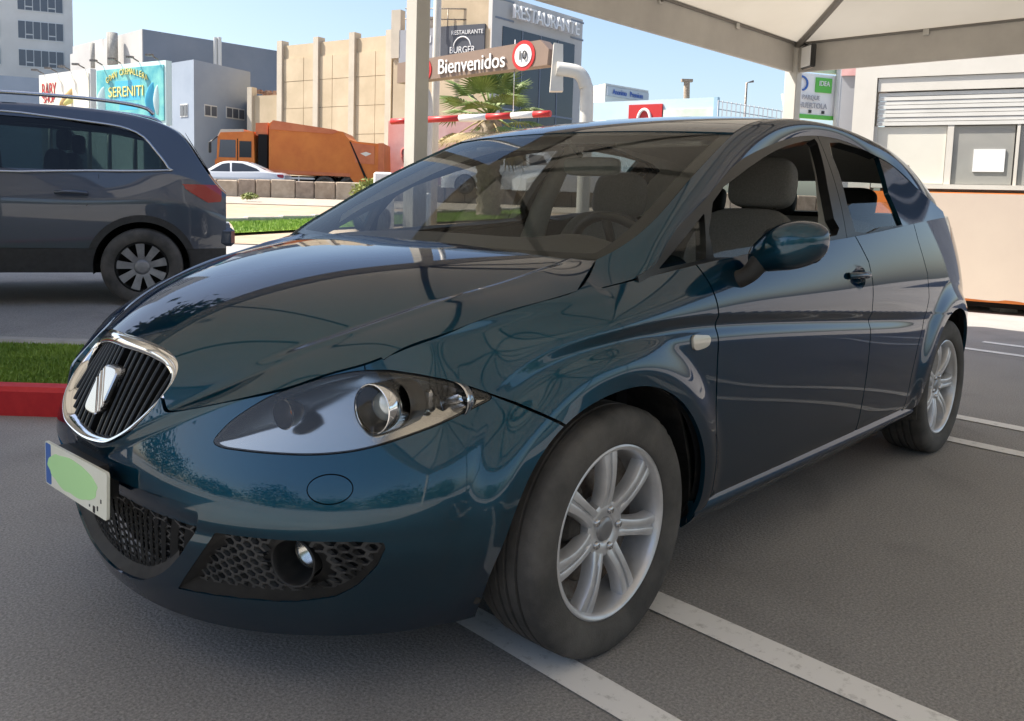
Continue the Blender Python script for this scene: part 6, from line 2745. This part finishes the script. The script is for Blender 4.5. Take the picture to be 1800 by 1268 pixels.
tprism([(2.9, .45), (2.9, .53), (4.5, .53), (4.5, .45)], .01, .06, M_WFRAME, "guard_rail")
for xa in (1.15, 4.95, 6.05):
    e = MB()
    e.lathe([(.30, -.02), (.36, -.10), (.48, -.08), (.50, .12), (.48, .3), (.28, .3)], 'Y', (ta0 + xa, TB + .12, tz + .50), 32)
    e.lathe([(.30, -.02), (.18, .02), (.12, -.04), (.0, -.04)], 'Y', (ta0 + xa, TB + .12, tz + .50), 24)
    in_env(e)
    e.build("wheel", M_RUBBER, tr, sharp=.8)
    e = MB()
    th = np.linspace(math.radians(8), math.radians(172), 16)
    V, F = [], []
    for y in (-.02, .45):
        for t_ in th:
            V.append((ta0 + xa + .60 * math.cos(t_), TB + y, tz + .50 + .58 * math.sin(t_)))
    F = [(i, i + 1, 17 + i, 16 + i) for i in range(15)]
    e.add(V, F, True)
    in_env(e)
    e.build("mudguard", M_CLAD, tr)
e = MB()
e.box((ta0 - .15, TB - .15, tz + 2.1), (.12, .12, .5), bevel=.03)
e.tube([(ta0 - .12, TB - .12, tz + 2.35), (ta0 + .15, TB, tz + 2.6)], .03, 6)
in_env(e)
e.build("wing_mirror", M_BLACK, tr)

# ------------------------------------------------------------------ gate with welcome sign, barrier, lamp pole
GD = 13.0
gl, gr_ = at(690, 110, GD + .3), at(972, 100, GD - .5)
gate = empty("gate_sign", tuple(env_w((gl[0], GD, gz(gl[0], GD)))))
tag(gate, "brown height-limit beam reading Bienvenidos on bent grey posts", "sign")
fgt = [(at(690, 110, 14.4)[0], 14.4), (at(985, 100, 12.0)[0], 12.0)]
uL = lambda px: wall_u(fgt, 0, px)
e = MB()
P = []
zt_l, zb_l = wall_z(fgt, 0, 735, 107), wall_z(fgt, 0, 735, 143)
zt_r, zb_r = wall_z(fgt, 0, 955, 70), wall_z(fgt, 0, 955, 118)
for out in (.0, -.22):
    P += [on_wall(fgt, 0, uL(700), zb_l, out), on_wall(fgt, 0, uL(966), zb_r + .02, out), on_wall(fgt, 0, uL(968), (zb_r + zt_r) / 2 + .05, out), on_wall(fgt, 0, uL(953), zt_r, out), on_wall(fgt, 0, uL(700), zt_l, out)]
e.add(P, [(0, 1, 2, 3, 4), (9, 8, 7, 6, 5)] + [(i, (i + 1) % 5, 5 + (i + 1) % 5, 5 + i) for i in range(5)])
in_env(e)
e.build("sign_board", M_BROWN, gate)
ux, uz = sign_dirs(fgt, 0)
letters("lettering", "Bienvenidos", env_w(on_wall(fgt, 0, uL(831), wall_z(fgt, 0, 831, 112), .01)), ux, uz, .225, M_SIGNW, gate, .02, .92)


def disc(px, py, r, mat, name, out, txt=None):
    e = MB()
    c = on_wall(fgt, 0, uL(px), wall_z(fgt, 0, px, py), out)
    d = np.array(fgt[1]) - np.array(fgt[0])
    d /= np.linalg.norm(d)
    nn = np.array([d[1], -d[0], 0])
    V = []
    for k in range(32):
        t_ = 2 * math.pi * k / 32
        q = c + np.array([d[0] * r * math.cos(t_), d[1] * r * math.cos(t_), r * math.sin(t_)])
        V += [q, q - nn * .02]
    F = [tuple(range(0, 64, 2))] + [(2 * k, 2 * k + 1, (2 * k + 3) % 64, (2 * k + 2) % 64) for k in range(32)]
    e.add(V, F)
    in_env(e)
    e.build(name, mat, gate)
    if txt:
        letters("lettering", txt, env_w(c + nn * .01), ux, uz, r * (.80 if len(txt) < 3 else .42), M_SIGNK, gate, .012, .95)


disc(924, 98, .215, M_SIGNR, "limit_disc", .012)
disc(924, 98, .160, M_SIGNW, "limit_disc", .020, "10")
disc(746, 124, .20, M_SIGNR, "height_disc", .012)
disc(746, 124, .150, M_SIGNW, "height_disc", .020, "2,5m")


def sq_tube(pts, w, name, mat, parent):
    e = MB()
    P = smooth_poly(np.array(pts), 4, False)
    e.tube(P, w, 10)
    in_env(e)
    return e.build(name, mat, parent)


def pxp(px, py, D):
    return at(px, py, D)


zg = gz(0, 13)
sq_tube([pxp(1030, 215, 11.9) * [1, 1, 0] + [0, 0, .3], pxp(1031, 190, 11.9), pxp(1029, 150, 11.9), pxp(1019, 130, 11.9), pxp(1003, 124, 11.9), pxp(978, 121, 11.9)], .095, "bent_post", M_POST, gate)
q = [pxp(967, 160, 11.9), pxp(990, 160, 11.9), pxp(990, 78, 11.9), pxp(974, 75, 11.9)]
e = MB()
V = [v for v in q] + [v + np.array([0, .18, 0]) for v in q]
e.add(V, [(0, 1, 2, 3), (7, 6, 5, 4), (0, 4, 5, 1), (1, 5, 6, 2), (2, 6, 7, 3), (3, 7, 4, 0)])
in_env(e)
e.build("hanger_plate", M_POST, gate)
sq_tube([pxp(748, 290, 14.1) * [1, 1, 0] + [0, 0, .3], pxp(749, 250, 14.1), pxp(750, 190, 14.1), pxp(746, 165, 14.1), pxp(735, 155, 14.1), pxp(715, 152, 14.1)], .105, "bent_post", M_POST, gate)
# barrier arm
ba, bb_ = pxp(688, 214, 13.6), pxp(968, 200, 12.4)
bar = empty("barrier_arm", tuple(env_w((bb_[0], bb_[1], gz(bb_[0], bb_[1])))))
tag(bar, "red and white striped barrier arm under the welcome sign", "barrier")
cuts = [0, .14, .20, .45, .62, .77, .90, 1.0]
for k in range(len(cuts) - 1):
    e = MB()
    a_, b_ = ba + (bb_ - ba) * cuts[k], ba + (bb_ - ba) * cuts[k + 1]
    e.tube([a_, b_], .048, 8)
    in_env(e)
    e.build("stripe", (M_SIGNR if k % 2 == 0 else M_SIGNW), bar)
for t_ in (.78,):
    e = MB()
    a_ = ba + (bb_ - ba) * t_
    e.tube([a_, a_ + np.array([0, 0, 1.1])], .008, 6)
    in_env(e)
    e.build("hanger_wire", M_SATIN, bar)
e = MB()
e.box((ba[0] - .1, ba[1], gz(ba[0], ba[1]) + .55), (.30, .35, 1.15), bevel=.03)
in_env(e)
e.build("drive_box", M_SIGNW, bar)
# slim lamp pole behind
e = MB()
p = pxp(766, 150, 15.5)
e.tube([(p[0], 15.5, gz(p[0], 15.5) - .1), (p[0], 15.5, 4.0), (p[0], 15.5, 9.0)], [.075, .07, .055], 12)
in_env(e)
lp = e.build("lamp_pole", M_POST)
tag(lp, "tall grey lamp pole between the canopy post and the palm", "lamp pole")
e = MB()
e.box((p[0] + .4, 15.5, 9.0), (1.0, .25, .12), bevel=.04)
in_env(e)
e.build("lamp_head", M_POST, lp)
# red and white bollard on the lawn edge
p = pxp(744, 360, 12.6)
bz = gz(p[0], 12.6)
e = MB()
e.box((p[0], 12.6, bz + .42), (.22, .22, .85), bevel=.02)
in_env(e)
bo = e.build("bollard", M_SIGNW)
tag(bo, "white bollard with a red foot seen through the windscreen", "bollard")
ebox((p[0], 12.6, bz + .10), (.235, .235, .16), M_SIGNR, "red_foot", bo, .015)

# ------------------------------------------------------------------ fan palm
PD = 22.0
pc_ = pxp(858, 340, PD)
pz = gz(pc_[0], PD)
palm = empty("palm_tree", tuple(env_w((pc_[0], PD, pz))))
tag(palm, "fan palm with a shaggy trunk behind the hatchback's roof", "palm")
e = MB()
zt = pxp(858, 205, PD)[2]
hts = np.linspace(pz - .1, zt, 26)
rad = [.33 - .07 * (i / 25) + (.04 if i % 2 else -.012) + (.14 if i == 0 else 0) for i in range(26)]
e.tube([(pc_[0] + .03 * math.sin(i * .3), PD, z) for i, z in enumerate(hts)], rad, 14)
in_env(e)
trunk = e.build("trunk", M_BARK, palm)
for k in range(54):
    t_ = random.random() ** .8
    an = random.uniform(0, 2 * math.pi)
    z = pz + .25 + (zt - pz - .3) * t_
    r0 = .27
    e = MB()
    d = np.array([math.cos(an), math.sin(an), 0])
    b0 = np.array([pc_[0], PD, z]) + d * r0
    sd_ = np.array([-d[1], d[0], 0]) * .05
    tip = b0 + d * .10 + np.array([0, 0, .22])
    e.add([b0 - sd_, b0 + sd_, tip + sd_ * .5, tip - sd_ * .5, b0 - sd_ - d * .06, b0 + sd_ - d * .06], [(0, 1, 2, 3), (4, 0, 3), (1, 5, 2), (3, 2, 5, 4)])
    in_env(e)
    e.build("leaf_base", M_BARK, trunk)


def fan_leaf(base, d, L, span, mat, name, droop, nseg=22):
    """palmate leaf: stalk and a fan of pointed folded fingers"""
    d = d / np.linalg.norm(d)
    up = np.array([0, 0, 1.0])
    side = np.cross(d, up)
    side /= max(np.linalg.norm(side), 1e-6)
    nrm = np.cross(side, d)
    hub = base + d * L * .55 - up * droop * .3
    e = MB()
    e.tube([base, (base + hub) / 2 + nrm * .03, hub], [.032, .022, .016], 5)
    V, F = [], []
    for i in range(nseg):
        an = math.radians(-span / 2 + span * (i + .5) / nseg)
        da = math.radians(span / nseg * .46)
        r = L * (.62 - .16 * abs(an) / math.radians(span / 2)) * random.uniform(.9, 1.08)
        w0, w1, w2 = an - da, an + da, an
        f_ = lambda t_, q, fold: hub + (d * math.cos(t_) + side * math.sin(t_)) * q + nrm * fold - up * droop * (q / L) ** 2
        k = len(V)
        V += [hub, f_(w0, r * .55, 0), f_(w2, r * .58, .022), f_(w1, r * .55, 0), f_(w2 + random.uniform(-.02, .02), r, -.03 - .05 * random.random())]
        F += [(k, k + 1, k + 2), (k, k + 2, k + 3), (k + 1, k + 4, k + 2), (k + 2, k + 4, k + 3)]
    e.add(V, F)
    in_env(e)
    return e.build(name, mat, palm)


top = np.array([pc_[0], PD, zt])
for k in range(26):
    an = k * 2.39996 + random.uniform(-.2, .2)
    el = math.radians(82 - 120 * (k / 25) + random.uniform(-8, 8))
    d = np.array([math.cos(an) * math.cos(el), math.sin(an) * math.cos(el), math.sin(el)])
    fan_leaf(top + d * .1, d, random.uniform(1.25, 1.55), 190, M_FROND if k < 20 else M_FRONDD, "frond", .25 + .3 * (k / 29))

# ------------------------------------------------------------------ far shops on the right
sb, fs1 = block("pale_blue_store", "pale blue retail store far behind the hatchback's roof", [(1010, 84), (1262, 76)], 20, -1, at(1200, 174, 78)[2], noisy("store_blue", (.42, .54, .60), (.48, .60, .66), .2, .7))
wall_rect(fs1, 0, wall_u(fs1, 0, 1102), wall_u(fs1, 0, 1160), wall_z(fs1, 0, 1130, 214), wall_z(fs1, 0, 1130, 184), M_SIGNR, "red_sign", sb, .2, .3)
e = MB()
arc = [on_wall(fs1, 0, wall_u(fs1, 0, 1130 - 11 * math.cos(math.pi * k / 10)), wall_z(fs1, 0, 1130, 212) + 1.0 * math.sin(math.pi * k / 10), .3) for k in range(11)]
e.tube(arc, .14, 6)
in_env(e)
e.build("white_arch_mark", M_SIGNW, sb)
wall_rect(fs1, 0, wall_u(fs1, 0, 1162), wall_u(fs1, 0, 1250), wall_z(fs1, 0, 1200, 225), wall_z(fs1, 0, 1200, 192), noisy("shop_posters", (.45, .55, .42), (.62, .68, .62), .4, .5), "poster_band", sb, .15, .2)
wall_rect(fs1, 0, wall_u(fs1, 0, 1250), 1.0, -1, at(1258, 171, 76)[2], noisy("store_blue_dark", (.25, .40, .50), (.30, .45, .55), .3, .6), "end_pier", sb, .3, .6)
s2, fs2 = block("grey_hall", "grey hall with a blue name board beyond the pale blue store", [(1062, 92), (1138, 97)], 18, -1, at(1075, 149, 93)[2], M_GREYL)
wall_rect(fs2, 0, .02, .98, at(1100, 173, 94)[2], at(1100, 157, 94)[2], M_GREYT, "name_board", s2, .2, .3)
ux, uz = sign_dirs(fs2, 0)
letters("lettering", "Anonimo   Premium", env_w(on_wall(fs2, 0, .48, at(1100, 165, 94)[2], .25)), ux, uz, .55, simple("board_blue", (.03, .08, .30), .5), s2, .05, .8)
block("cream_hall", "cream end wall beside the grey hall", [(1036, 95), (1062, 92)], 15, -1, at(1050, 149, 93)[2], M_POSTERL)
for px, yt, D, w_, lb in ((1208, 142, 78, .28, "thin brown mast on the pale blue store"),):
    e = MB()
    p = at(px, 170, D)
    e.tube([(p[0], D, 9.0), (p[0] - .1, D, at(px, yt, D)[2])], w_, 8)
    e.box((p[0] - .1, D, at(px, yt, D)[2]), (1.0, .5, .25))
    in_env(e)
    tag(e.build("mast", M_BARK), lb, "mast")
e = MB()
p = at(1311, 170, 50)
e.tube([(p[0], 50, -1), (p[0], 50, at(1311, 146, 50)[2]), (p[0] + .4, 50, at(1318, 143, 50)[2])], .07, 8)
in_env(e)
tag(e.build("street_lamp", M_STEEL), "slender grey street lamp far behind the hatchback's roof", "street lamp")
e = MB()
p, q = at(1376, 165, 22), at(1383, 210, 22)
e.tube([p, q, q - np.array([0, 0, 2])], .05, 6)
in_env(e)
tag(e.build("leaning_pole", M_GREYT), "dark leaning pole left of the corner post", "pole")
fe = empty("mesh_fence", tuple(env_w((at(1320, 200, 40)[0], 40, 0))))
tag(fe, "grey railing along the roofs between street lamp and corner post", "fence")
for px in range(1262, 1395, 8):
    e = MB()
    p = at(px, 190, 40)
    e.tube([(p[0], 40, 2), (p[0], 40, at(px, 176 + (px - 1262) * .16, 40)[2])], .025, 5)
    in_env(e)
    e.build("fence_post", M_GREYT, fe)
for dy in (0, 14):
    e = MB()
    e.tube([at(1262, 178 + dy, 40), at(1394, 199 + dy, 40)], .02, 5)
    in_env(e)
    e.build("rail", M_GREYT, fe)

# ------------------------------------------------------------------ sign totem beside the kiosk
TD = 13.5
ftt = [(at(1405, 150, TD)[0], TD), (at(1480, 150, TD + .3)[0], TD + .3)]
tot = empty("sign_totem", tuple(env_w((ftt[0][0], TD, 0))))
tag(tot, "stack of white and green notice boards right of the corner post", "sign")
tu = lambda px: wall_u(ftt, 0, px)
tzf = lambda py: wall_z(ftt, 0, 1445, py)
wall_rect(ftt, 0, tu(1400), tu(1477), tzf(206), tzf(131), M_SIGNW, "notice_board", tot, .0, .08)
wall_rect(ftt, 0, tu(1400), tu(1482), tzf(127), tzf(96), M_GREENP, "notice_board", tot, .0, .08)
wall_rect(ftt, 0, tu(1440), tu(1468), tzf(163), tzf(137), M_GREENS, "green_panel", tot, .02, .03)
wall_rect(ftt, 0, tu(1400), tu(1474), tzf(210), tzf(203), M_GREENS, "green_foot", tot, .02, .06)
ux, uz = sign_dirs(ftt, 0)
for s_, px, py, h_, mt in (("PARQUE", 1432, 174, .085, M_GREYT), ("HUERTOLA", 1436, 187, .085, M_GREYT), ("IDEA", 1454, 147, .075, M_SIGNW), ("CENTRO", 1442, 106, .08, M_GREYT), ("COMERCIAL", 1440, 118, .075, M_GREYT)):
    letters("lettering", s_, env_w(on_wall(ftt, 0, tu(px), tzf(py), .025)), ux, uz, h_, mt, tot, .01, .9)
for px in (1408, 1431, 1454):
    wall_rect(ftt, 0, tu(px), tu(px + 4), tzf(200), tzf(195), M_SIGNK, "clamp", tot, .02, .03)
for px in (1404, 1474):
    e = MB()
    p = at(px, 150, TD + .2)
    e.tube([(p[0], TD + .2, 0), (p[0], TD + .2, 4.2)], .05, 8)
    in_env(e)
    e.build("leg", M_POST, tot)
e = MB()
arc = [on_wall(ftt, 0, tu(1413 + 12 * math.cos(t_)), tzf(150) + .11 * math.sin(t_), .02) for t_ in np.linspace(-1.2, 1.5, 12)]
e.tube(arc, .016, 6)
in_env(e)
e.build("crescent_mark", M_PLATEB, tot)

# ------------------------------------------------------------------ kiosk
KD0, KD1 = 9.9, 9.2
fk = [(at(1545, 330, KD0)[0], KD0), (at(1800, 330, KD1)[0], KD1)]
fk.append((fk[1][0] + (fk[1][0] - fk[0][0]) * .9, fk[1][1] + (fk[1][1] - fk[0][1]) * .9))
d_k = np.array(fk[1]) - np.array(fk[0])
d_k /= np.linalg.norm(d_k)
n_k = np.array([-d_k[1], d_k[0]])
fk = [fk[0], fk[2]]
ku = lambda px: wall_u(fk, 0, px)
kz = lambda py: wall_z(fk, 0, 1680, py)
Z_TOP, Z_CNT = kz(40), kz(331)
e = MB()
bk_ = [tuple(np.array(fk[1]) + n_k * 2.4), tuple(np.array(fk[0]) + n_k * 2.4)]
inner_ = .10
e.prism([tuple(np.array(fk[0]) + n_k * .16), tuple(np.array(fk[1]) + n_k * .16)] + bk_, .12, Z_TOP, 'Z')
in_env(e)
kio = e.build("kiosk", M_KIOSK)
tag(kio, "white ticket kiosk with roller shutter and orange base behind the hatchback", "kiosk")
wall_rect(fk, 0, ku(1518), ku(1558), .12, Z_TOP, M_KIOSK, "corner_pier", kio, .0, .5)
wall_rect(fk, 0, ku(1558), 1.0, kz(133), Z_TOP - .02, M_KIOSK, "fascia", kio, .0, .2)
wall_rect(fk, 0, ku(1560), 1.0, kz(158), kz(134), M_KIOSK, "shutter_box", kio, -.02, .16)
nsl = 8
for k in range(nsl):
    za, zb_ = kz(160 + k * 7.6), kz(160 + (k + 1) * 7.6)
    wall_rect(fk, 0, ku(1562), 1.0, zb_ + .004, za - .003, M_SHUT, "shutter_slat", kio, -.045 + .006 * (k % 2), .03)
wall_rect(fk, 0, ku(1560), 1.0, kz(333), kz(325), M_KIOSK, "window_sill", kio, .02, .25)
for (xa, xb, mt) in ((1561, 1690, M_KIOSK), (1702, 1815, M_GLASSW), (1825, 1940, M_GLASSW)):
    wall_rect(fk, 0, ku(xa), ku(xb), kz(324), kz(222), noisy("curtained_pane", (.62, .60, .53), (.68, .66, .58), 1, .25, coat=.6) if mt is M_KIOSK else simple("kiosk_glass", (.30, .30, .28), .06, coat=1.0), "pane", kio, -.07, .03)
for xa in (1558, 1691, 1697, 1818):
    wall_rect(fk, 0, ku(xa), ku(xa + 6), kz(326), kz(221), M_KIOSK, "window_mullion", kio, -.045, .06)
wall_rect(fk, 0, ku(1742), ku(1800), kz(302), kz(263), M_SIGNW, "paper_notice", kio, -.055, .012)
wall_rect(fk, 0, ku(1518), 1.0, .13, Z_CNT - .05, M_KORG, "base_panel", kio, .02, .2)
# pale cover over the base, ragged at its lower edge
e = MB()
up = [on_wall(fk, 0, ku(1640) , Z_CNT - .06, .035), on_wall(fk, 0, 1.0, Z_CNT - .06, .035)]
lo = []
us = np.linspace(1.0, ku(1705), 30)
for u in us:
    lo.append(on_wall(fk, 0, u, .155 + .01 * math.sin(u * 40) + random.uniform(-.006, .006), .035))
lo.append(on_wall(fk, 0, ku(1698), .55, .035))
lo.append(on_wall(fk, 0, ku(1678), .95, .035))
P = up + lo
m_ = len(P)
off_ = np.array([n_k[0] * .012, n_k[1] * .012, 0])
e.add(P + [q + off_ for q in P], [tuple(range(m_))] + [(i, (i + 1) % m_, m_ + (i + 1) % m_, m_ + i) for i in range(m_)])
in_env(e)
e.build("base_cover", M_KPAN, kio)
e = MB()
c0, c1 = on_wall(fk, 0, .02, .06, -.12), on_wall(fk, 0, .99, .06, -.12)
e.add([c0, c1, c1 + np.array([0, 0, .08]), c0 + np.array([0, 0, .08])], [(0, 1, 2, 3)])
in_env(e)
e.build("plinth", M_GAP, kio)
for u in (.05, .5, .95):
    p = on_wall(fk, 0, u, .06, -.4)
    ebox(tuple(p), (.2, .2, .13), M_CONC, "foot_block", kio)
# grey pillar and small pink notice left of it
pgb, fpg = block("grey_pillar", "plain grey pillar between the notice boards and the kiosk", [(1476, 10.8), (1522, 10.7)], .5, 0, at(1500, 100, 10.75)[2], M_GREYT, "pillar")
wall_rect(fpg, 0, wall_u(fpg, 0, 1491), wall_u(fpg, 0, 1521), wall_z(fpg, 0, 1505, 134), wall_z(fpg, 0, 1505, 104), noisy("pink_notice", (.60, .32, .32), (.70, .45, .44), 4, .5), "pink_notice", pgb, .03, .04)


# ------------------------------------------------------------------ unseen trees: one added to shade the next bay, a row mirrored in paint
M_LEAF = noisy("tree_leaf", (.035, .06, .015), (.09, .13, .035), 1.5, .6)


def shade_tree(a, b, h, r, label, n_=2600, low=.70):
    z0 = 0.0
    root = empty("shade_tree", tuple(env_w((a, b, z0))))
    tag(root, label, "tree", "shade trees round the parking lot")
    e = MB()
    e.tube([(a, b, z0 - .1), (a + .1, b, h * .35), (a, b + .1, h * .62)], [.22, .17, .10], 10)
    for k in range(5):
        an = k * 1.26
        e.tube([(a + .05, b, h * .42), (a + r * .5 * math.cos(an), b + r * .5 * math.sin(an), h * .75)], [.09, .03], 6)
    in_env(e)
    e.build("trunk", M_BARK, root)
    leaf_cloud((a, b, h * low), (r, r, h * (.98 - low)), n_, .30, M_LEAF, "crown", root)


shade_tree(-8.9, 6.6, 10.0, 3.1, "broad shade tree left of the slate SUV, outside the picture", 6000)
for a, b, h, r, lb in ((-24, -4, 6.5, 4.6, "first"), (-20, -13, 4.2, 5.2, "second"), (-11, -18, 6.8, 4.2, "third"), (-3, -22, 4.6, 5.6, "fourth"), (7, -21, 5.4, 4.4, "fifth"), (15, -17, 4.0, 5.0, "sixth")):
    shade_tree(a, b, h, r, lb + " leafy tree of the row behind the camera, mirrored in the bumper", 2200, .50)
# unseen dark block added so the car's rear mirrors something dark
ob, fo_ = block("reflection_block", "dark office block behind the ticket kiosk, hidden by the canopy", [(1640, 19), (2700, 17)], 8, -1, 8.0, M_GREYT)
for k in range(10):
    wall_rect(fo_, 0, .03 + k * .097, .10 + k * .097, 4.6, 6.6, M_GLASSD, "window", ob, .03, .1)
